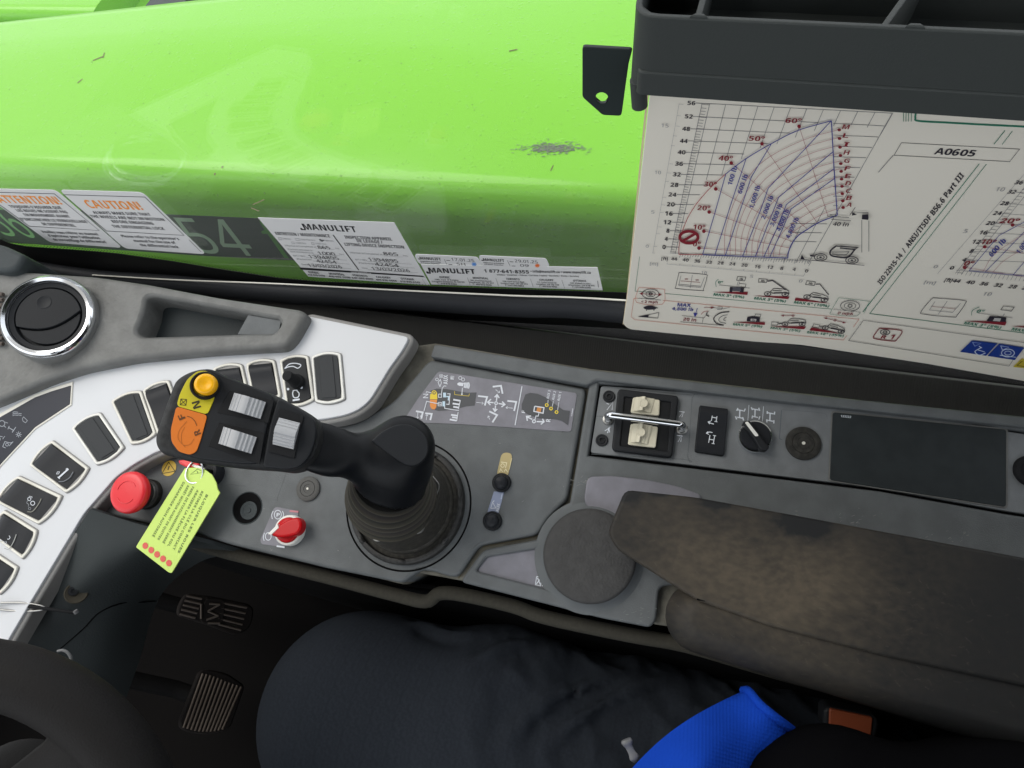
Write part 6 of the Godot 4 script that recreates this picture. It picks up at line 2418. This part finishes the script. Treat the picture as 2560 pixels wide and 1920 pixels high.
func build_tray() -> void:
	# plan of the tray: x along the window, z out from it
	var y0 := 1.058
	var y1 := 1.100
	var t := frame(Vector3(0, y0, 0), Vector3.UP)     # local x = X, local y = -Z
	var z0 := 0.300
	var z1 := 0.364
	var x0 := -0.0385
	var plan := rnd(PackedVector2Array([Vector2(x0, z0), Vector2(0.34, z0 - 0.0), Vector2(0.34, z1), Vector2(x0, z1)]), 0.012, 8)
	var hole := rnd(PackedVector2Array([Vector2(x0 + 0.003, z0 + 0.003), Vector2(0.337, z0 + 0.003), Vector2(0.337, z1 - 0.003), Vector2(x0 + 0.003, z1 - 0.003)]), 0.0095, 8)
	var o := thing("storage_tray", "dark grey open plastic tray with dividers above the load chart", "tray", Transform3D(Basis(), Vector3(0.1, y0, -0.33)))
	t = Transform3D(Basis(Vector3(0, 0, 1), -0.036), Vector3.ZERO) * Transform3D(t.basis, Vector3.ZERO)
	t.origin = Vector3(0, y0, 0)
	var m := MB.new()
	m.prism(plan, 0.0, y1 - y0, 0.0010, 3, [hole])
	part(m, t, "wall", mats["tray grey"], o)
	m = MB.new()
	m.prism(rnd(PackedVector2Array([Vector2(x0 + 0.004, z0 - 0.0012), Vector2(0.34, z0 - 0.0012), Vector2(0.34, z0 + 0.01), Vector2(x0 + 0.004, z0 + 0.01)]), 0.004), 0.0, 0.0135, 0.0012)
	part(m, t, "lower_lip", mats["tray grey"], o)
	m = MB.new()
	m.prism(grow(hole, 0.001), 0.004, 0.007, 0.0)
	part(m, t, "bottom", mats["tray grey"], o)
	for e in [[-0.0105, -0.006], [0.069, 0.095]]:
		m = MB.new()
		m.prism(PackedVector2Array([Vector2(e[0], z0 + 0.002), Vector2(e[0] + 0.003, z0 + 0.002), Vector2(e[1] + 0.003, z1 - 0.002), Vector2(e[1], z1 - 0.002)]), 0.005, 0.0405, 0.0008)
		part(m, t, "divider", mats["tray grey"], o)
	for x in [-0.0085, 0.083]:
		m = MB.new()
		m.prism(PackedVector2Array([Vector2(x - 0.004, z0 + 0.0004), Vector2(x + 0.004, z0 + 0.0004), Vector2(x + 0.002, z0 + 0.0026), Vector2(x - 0.002, z0 + 0.0026)]), 0.04, 0.0432, 0.0008)
		part(m, t, "moulding_pip", mats["tray grey"], o)
	m = MB.new()
	m.tube(PackedVector3Array([spot("L 372,380", Transform3D(Basis(), Vector3(0, 0, -0.306))), spot("L 380,505", Transform3D(Basis(), Vector3(0, 0, -0.306)))]), 0.0043, 20)
	m.lathe(spot("L 380,505", Transform3D(Basis(), Vector3(0, 0, -0.306))), PackedVector2Array([Vector2(0.0043, 0)]), 8)
	part(m, Transform3D(Basis(), Vector3(0, 0, -0.306)), "hinge_pin", mats["tray grey"], o)
	var tb := Transform3D(Basis(), Vector3(0, 0, -0.325))
	var c := spot("L 199,468", tb)
	m = MB.new()
	m.prism(rnd(on("L 106,222 345,236 325,312 292,554 203,550 106,464", tb), 0.0018), -0.002, 0.0, 0.0005, 2, [circle(c.x, c.y, 0.0037, 24)])
	single(m, tb, "mounting_bracket", mats["bracket"], "dark metal mounting plate with a round hole, left of the tray", "bracket")

func build_footwell() -> void:
	# steering column cover
	var o := thing("column_cover", "dark grey moulded cover under the white panel, beside the pedals", "cover", Transform3D(Basis(), Vector3(-0.5, 0.5, 0.03)))
	var net := [[at("195,1100", 0.650), at("300,1132", 0.648), at("420,1166", 0.640), at("520,1195", 0.660)],
		[at("125,1205", 0.660), at("230,1205", 0.652), at("345,1195", 0.668), at("430,1215", 0.740)],
		[at("65,1300", 0.665), at("170,1290", 0.662), at("290,1275", 0.700), at("345,1290", 0.800)],
		[at("10,1390", 0.670), at("130,1385", 0.685), at("235,1410", 0.730), at("300,1430", 0.860)],
		[at("-60,1500", 0.690), at("60,1510", 0.730), at("180,1540", 0.800), at("250,1570", 0.950)]]
	var m := MB.new()
	m.sheet(net, 28, 24, 0.004, 1.0)
	part(m, Transform3D(), "moulding", mat("column grey", Color8(58, 63, 64), 0.6, {"spec": 0.3, "grain": 0.4, "size": 25.0}), o)
	var seam := PackedVector3Array()
	for e in [[0.52, 0.98], [0.545, 0.8], [0.56, 0.62], [0.60, 0.50], [0.68, 0.44], [0.78, 0.36]]:
		seam.append(MB.net_at(net, e[0], e[1]) + (eye.origin - MB.net_at(net, e[0], e[1])).normalized() * 0.0004)
	m = MB.new()
	m.tube(curve(seam, 6), 0.0007, 8)
	part(m, Transform3D(), "seam", mats["matt black"], o)
	var sc := MB.net_at(net, 0.47, 0.30)
	var st := frame(sc + (eye.origin - sc).normalized() * 0.0006, eye.origin - sc)
	m = MB.new()
	m.lathe(Vector3.ZERO, PackedVector2Array([Vector2(0.0105, -0.001), Vector2(0.0095, 0.0006), Vector2(0.0082, 0.0), Vector2(0.0001, -0.0002)]), 28)
	part(m, st, "screw_well", mat("dry mud", Color8(62, 58, 48), 0.9), o)
	m = MB.new()
	m.lathe(Vector3(-0.003, 0.001, 0), PackedVector2Array([Vector2(0.0048, 0), Vector2(0.0044, 0.0014), Vector2(0.0022, 0.0016), Vector2(0.002, 0.0008), Vector2(0.0001, 0.0008)]), 20)
	part(m, st, "screw", mats["black plastic"], o)
	# clip and strap hanging in front of the cover
	m = MB.new()
	var lk := PackedVector3Array()
	for i in 30:
		var a := TAU * i / 30
		lk.append(at("A 38,1311", 0.64) + eye.basis.x * cos(a) * 0.026 + eye.basis.y * (sin(a) * 0.0040 - cos(a) * 0.001))
	m.tube(lk, 0.0010, 8, true)
	single(m, Transform3D(), "wire_clip", mats["steel"], "long dull wire clip at the photo's left edge above the steering wheel", "clip")
	o = thing("strap", "thin black strap running from the wire clip across the column cover", "strap", Transform3D(Basis(), at("A 120,1316", 0.64)))
	m = MB.new()
	m.tube(PackedVector3Array([at("A 62,1310", 0.638), at("A 110,1316", 0.64), at("A 158,1323", 0.645)]), 0.0016, 8)
	part(m, Transform3D(), "cord", mats["black rubber"], o)
	m = MB.new()
	m.tube(PackedVector3Array([at("A 162,1319", 0.644), at("A 166,1324", 0.645)]), 0.0022, 8)
	part(m, Transform3D(), "end_clip", mats["dull grey"], o)
	m = MB.new()
	var hp := PackedVector3Array()
	for e in ["P 385,878", "P 420,872", "P 450,885", "P 472,915", "P 480,955"]:
		hp.append(at(e, 0.60))
	m.tube(curve(hp, 6), 0.0013, 8)
	single(m, Transform3D(), "wire_loop", mats["dull grey"], "small pale wire loop just above the steering wheel's rim", "wire loop")
	# pedals
	for e in [["brake_pedal", "upper pedal: long ribbed brake pad with a worn square emblem", "P 1245,490 1420,510 1660,560 1700,590 1690,690 1640,755 1560,770 1430,720 1180,640 1200,560", 0.99], ["accelerator_pedal", "lower pedal: upright ribbed pad with worn pale ridges", "P 1335,1010 1400,1000 1520,1025 1630,1100 1636,1130 1545,1390 1490,1420 1380,1440 1260,1425 1205,1395 1200,1350", 0.93]]:
		var c := at("P 1450,620" if e[0] == "brake_pedal" else "P 1420,1220", e[3])
		var tp := frame(c, (eye.origin - c).normalized() + Vector3(0.35, 0.1, 0))
		o = thing(e[0], e[1], "pedal", tp)
		var out := rnd(on(e[2], tp), 0.008)
		m = MB.new()
		m.prism(out, -0.012, 0.0, 0.003)
		part(m, tp, "pad", mats["pedal rubber"], o)
		if e[0] == "brake_pedal":
			for i in 5:
				for seg in [[0.0, 0.30], [0.56, 1.0]]:
					m = MB.new()
					var l0 := lp(Vector2(1235, 505), Vector2(1190, 625), i / 4.0)
					var r0 := lp(Vector2(1665, 590), Vector2(1625, 740), i / 4.0)
					var a := lp(l0, r0, seg[0] + 0.03)
					var b := lp(l0, r0, seg[1] - 0.03)
					m.tube(PackedVector3Array([spot("P %f,%f" % [a.x, a.y], tp), spot("P %f,%f" % [b.x, b.y], tp)]), 0.0017, 6)
					part(m, tp, "ridge", mats["dirt brown"], o)
			m = MB.new()
			m.prism(rnd(on("P 1385,525 1490,530 1508,560 1490,680 1460,705 1355,690 1338,665 1370,545", tp), 0.004), -0.001, 0.0016, 0.0008)
			part(m, tp, "emblem_plate", mats["pedal rubber"], o)
			for s in ["P 1400,560 1470,565", "P 1470,565 1390,610", "P 1390,610 1460,640", "P 1460,640 1380,668", "P 1390,690 1470,690", "P 1345,560 1345,660"]:
				m = MB.new()
				var q := on(s, tp)
				m.tube(PackedVector3Array([Vector3(q[0].x, q[0].y, 0.0018), Vector3(q[1].x, q[1].y, 0.0018)]), 0.0016, 6)
				part(m, tp, "emblem_ridge", mats["dirt brown"], o)
		else:
			for i in 11:
				var u := (i + 0.5) / 11.0
				var a := lp(Vector2(1345, 1025), Vector2(1625, 1120), u)
				var b := lp(Vector2(1215, 1385), Vector2(1500, 1400), u) + Vector2(0, 24 * sin(PI * u))
				if u < 0.6:
					a.y -= 18 * sin(PI * u / 0.6) * 0.4
				m = MB.new()
				m.tube(PackedVector3Array([spot("P %f,%f" % [a.x, a.y], tp), spot("P %f,%f" % [b.x, b.y], tp)]), 0.0017, 6)
				part(m, tp, "ridge", mats["pedal wear"], o)
		m = MB.new()
		m.tube(PackedVector3Array([c - tp.basis.z * 0.012, c + Vector3(-0.10, -0.06, 0.0), c + Vector3(-0.22, 0.10, 0)]), 0.012, 10)
		part(m, Transform3D(), "arm", mats["matt black"], o)
	# seat
	o = thing("seat", "black cloth driver's seat under the person", "seat", Transform3D(Basis(), Vector3(0.15, 0.2, 0.15)))
	m = boxed(Vector3(-0.22, 0.40, -0.045), Vector3(0.50, 0.53, 0.45), 0.04)
	part(m, Transform3D(), "cushion", mats["seat cloth"], o)
	m = boxed(Vector3(-0.1, 0.18, 0.0), Vector3(0.40, 0.41, 0.40), 0.02)
	part(m, Transform3D(), "base", mats["matt black"], o)
	m = boxed(Vector3(0.48, 0.45, -0.03), Vector3(0.62, 1.15, 0.43), 0.05)
	part(m, Transform3D(), "backrest", mats["seat cloth"], o)
	var tb := frame(at("A 1838,1555", 0.53), TC.basis.z + Vector3(0, 0, 0.2), Vector3(1, -0.1, 0.10))
	o = thing("belt_buckle", "orange-red seat belt buckle between the seat and the console", "buckle", tb)
	m = slab("N 1168,1240 1195,1225 1440,1275 1460,1310 1440,1400 1190,1370 1165,1330", tb, -0.02, -0.001, 0.003, 0.004)
	part(m, tb, "housing", mats["black plastic"], o)
	m = slab("N 1198,1235 1425,1282 1415,1380 1195,1335", tb, -0.004, 0.001, 0.0012, 0.002)
	part(m, tb, "release_button", mats["buckle"], o)

func build_wheel() -> void:
	var c := at("A -85,1873", 0.44)
	var t := frame(c, eye.basis.z)
	var o := thing("steering_column", "thick black steering wheel with a broad spoke in the photo's bottom left corner", "steering wheel", t)
	var r := 0.129
	var m := MB.new()
	var p := PackedVector3Array()
	for i in 72:
		p.append(Vector3(cos(TAU * i / 72), sin(TAU * i / 72), 0) * r)
	m.tube(p, 0.021, 20, true)
	part(m, t, "wheel_rim", mat("wheel black", Color8(30, 29, 29), 0.65, {"spec": 0.25, "grain": 0.5, "size": 25.0}), o)
	for a in [46, 166, 286]:
		m = MB.new()
		var d := Vector3(cos(deg_to_rad(a)), sin(deg_to_rad(a)), 0)
		m.tube(curve(PackedVector3Array([d * (r - 0.004), d * (r * 0.72) + Vector3(0, 0, -0.006), d * (r * 0.45) + Vector3(0, 0, -0.02), d * 0.02 + Vector3(0, 0, -0.03)]), 5), PackedFloat32Array([0.046, 0.042, 0.038, 0.035, 0.033, 0.032, 0.031, 0.031, 0.031, 0.031, 0.031, 0.031, 0.031, 0.031, 0.031, 0.031]), 18, false, 0.3, Vector3(0, 0, 1))
		part(m, t, "wheel_spoke", mats["wheel black"], o)
	m = MB.new()
	m.lathe(Vector3(0, 0, -0.045), PackedVector2Array([Vector2(0.05, -0.02), Vector2(0.05, 0.015), Vector2(0.042, 0.024), Vector2(0.0001, 0.028)]), 40)
	part(m, t, "wheel_hub", mats["wheel black"], o)
	m = MB.new()
	m.tube(PackedVector3Array([c - eye.basis.z * 0.06, c + Vector3(-0.35, -0.36, 0.12)]), 0.035, 20)
	part(m, Transform3D(), "column", mats["matt black"], o)

func build_person() -> void:
	var kn := at("A 782,1545", 0.655)
	var k2 := at("A 1080,1600", 0.630)
	var hp := at("A 1760,1790", 0.600)
	var belly := hp + Vector3(0.10, 0.05, 0.08)
	var foot := Vector3(-0.42, 0.26, 0.06)
	var kn_l := kn + Vector3(0.02, 0.0, 0.30)
	var hp_l := hp + Vector3(0.02, 0, 0.22)
	var foot_l := foot + Vector3(0.02, 0, 0.26)
	var folds := []
	for s in [["O 1290,520", "O 1400,430", "O 1500,392", "O 1620,388"], ["O 1440,900", "O 1500,770", "O 1640,640", "O 1830,560", "O 2090,468"], ["O 1590,915", "O 1720,750", "O 1900,630", "O 2110,545", "O 2240,520"], ["O 1030,300", "O 1130,312", "O 1240,345", "O 1380,350"]]:
		folds.append(s)
	var body := func(p: Vector3) -> float:
		var d := caps(p, kn, k2, 0.088, 0.095)
		d = smin(d, caps(p, k2, hp, 0.095, 0.110), 0.03)
		d = smin(d, caps(p, kn, foot, 0.080, 0.05), 0.05)
		d = smin(d, caps(p, kn_l, hp_l, 0.088, 0.110), 0.03)
		d = smin(d, caps(p, kn_l, foot_l, 0.08, 0.05), 0.05)
		d = smin(d, caps(p, hp, hp_l, 0.10, 0.10), 0.06)
		return d
	# where each fold runs: the first point of the thigh along the line of sight to it
	var ridge := []
	for s in folds:
		var line := PackedVector3Array()
		for e in s:
			var q := ray(pts(e)[0])
			var d := 0.35
			for i in 60:
				var g: float = body.call(eye.origin + q * d)
				d += maxf(g, 0.0004) * 0.9
				if g < 0.0006 or d > 0.9:
					break
			if d < 0.9:
				line.append(eye.origin + q * d)
		if line.size() > 2:
			ridge.append(curve(line, 3))
	var cloth := FastNoiseLite.new()
	cloth.seed = 17
	cloth.frequency = 1.0
	cloth.fractal_type = FastNoiseLite.FRACTAL_RIDGED
	cloth.fractal_octaves = 2
	var axis := (hp - kn).normalized()
	var f := func(p: Vector3) -> float:
		var d: float = body.call(p)
		if absf(d) > 0.03:
			return d
		var al := (p - kn).dot(axis)
		var rad := p - kn - axis * al
		var an := rad.z * 9.0 + al * 7.0
		var wave := (cloth.get_noise_3d(al * 15.0 - rad.z * 9.0, an, rad.y * 8.0) - 0.2) * 0.008 * smoothstep(0.02, 0.25, al)
		for r in ridge:
			var nd := 1e9
			var along := 0.0
			for i in r.size() - 1:
				var ab: Vector3 = r[i + 1] - r[i]
				var tt := clampf((p - r[i]).dot(ab) / ab.length_squared(), 0, 1)
				var dd: float = p.distance_squared_to(r[i] + ab * tt)
				if dd < nd:
					nd = dd
					along = (i + tt) / (r.size() - 1)
			var fade := smoothstep(0.0, 0.35, along) * smoothstep(1.0, 0.7, along)
			wave += fade * (exp(-nd / (0.008 * 0.008)) * 0.015 - exp(-nd / (0.020 * 0.020)) * 0.008)
		return d - clampf(wave, -0.006, 0.013)
	var o := thing("person", "seated person in dark navy trousers, blue shirt hem and black jacket", "person", Transform3D(Basis(), Vector3(hp.x, 0.2, 0.15)))
	var m := MB.new()
	m.nets(f, Vector3(-0.53, 0.2, -0.12), Vector3(hp.x + 0.16, 0.78, 0.46), 0.0066)
	part(m, Transform3D(), "trousers", mats["trousers"], o)
	# shirt hem and jacket as draped sheets closed into the lap
	m = MB.new()
	var hem_px := [Vector2(1606, 1492), Vector2(1618, 1494), Vector2(1640, 1520), Vector2(1668, 1544), Vector2(1700, 1568), Vector2(1724, 1586)]
	var low_px := [Vector2(1300, 1740), Vector2(1360, 1775), Vector2(1430, 1800), Vector2(1500, 1820), Vector2(1570, 1840), Vector2(1650, 1860)]
	var cloth_net := []
	for i in 7:
		var v := i / 6.0
		var row := PackedVector3Array()
		for j in 6:
			var q: Vector2 = hem_px[j].lerp(low_px[j], v) + Vector2(-16, -26) * sin(PI * v) * (1 - j / 5.0)
			var u := j / 5.0
			var crease := 0.011 * sin(u * 9.0 + v * 2.2) * v + 0.006 * sin(u * 5.0 - v * 8.0 + 1.0)
			row.append(at("A %f,%f" % [q.x, q.y], 0.512 - 0.040 * sin(PI * 0.5 * v) - 0.016 * sin(PI * u) + crease))
		cloth_net.append(row)
	m.sheet(cloth_net, 40, 36, 0.005, 1.0)
	part(m, Transform3D(), "shirt", mats["shirt"], o)
	m = MB.new()
	m.tube(curve(PackedVector3Array([cloth_net[0][0], cloth_net[0][1], cloth_net[0][2], cloth_net[0][3], cloth_net[0][4], cloth_net[0][5]]), 6), 0.0034, 8)
	part(m, Transform3D(), "shirt_hem", mats["shirt"], o)
	var j0 := at("A 1800,1805", 0.47)
	var j1 := at("A 2330,1960", 0.45)
	var jf := func(p: Vector3) -> float:
		var d := caps(p, j0, j1, 0.069, 0.085)
		d = smin(d, caps(p, j1, belly + Vector3(0.12, 0.28, 0.08), 0.10, 0.16), 0.05)
		d = smin(d, caps(p, j0 + Vector3(0, -0.02, 0.08), j0 + Vector3(0.1, -0.02, 0.2), 0.07, 0.10), 0.04)
		return d + 0.003 * sin(p.x * 70 + p.z * 60) * sin(p.z * 50 + 1.0)
	m = MB.new()
	m.nets(jf, j0.min(j1) - Vector3(0.1, 0.15, 0.15), j0.max(j1) + Vector3(0.3, 0.32, 0.35), 0.011)
	part(m, Transform3D(), "jacket", mats["jacket"], o)
	m = MB.new()
	m.tube(curve(PackedVector3Array([at("A 1352,1597", 0.495), at("A 1358,1612", 0.494), at("A 1368,1632", 0.493), at("A 1374,1644", 0.493)]), 4), PackedFloat32Array([0.0036, 0.0042, 0.0042, 0.0036, 0.0028, 0.0026, 0.0026, 0.0028, 0.0034, 0.0036, 0.0036, 0.0030, 0.0024]), 12, false, 0.5)
	part(m, Transform3D(), "zip_pull", mats["dull grey"], o)
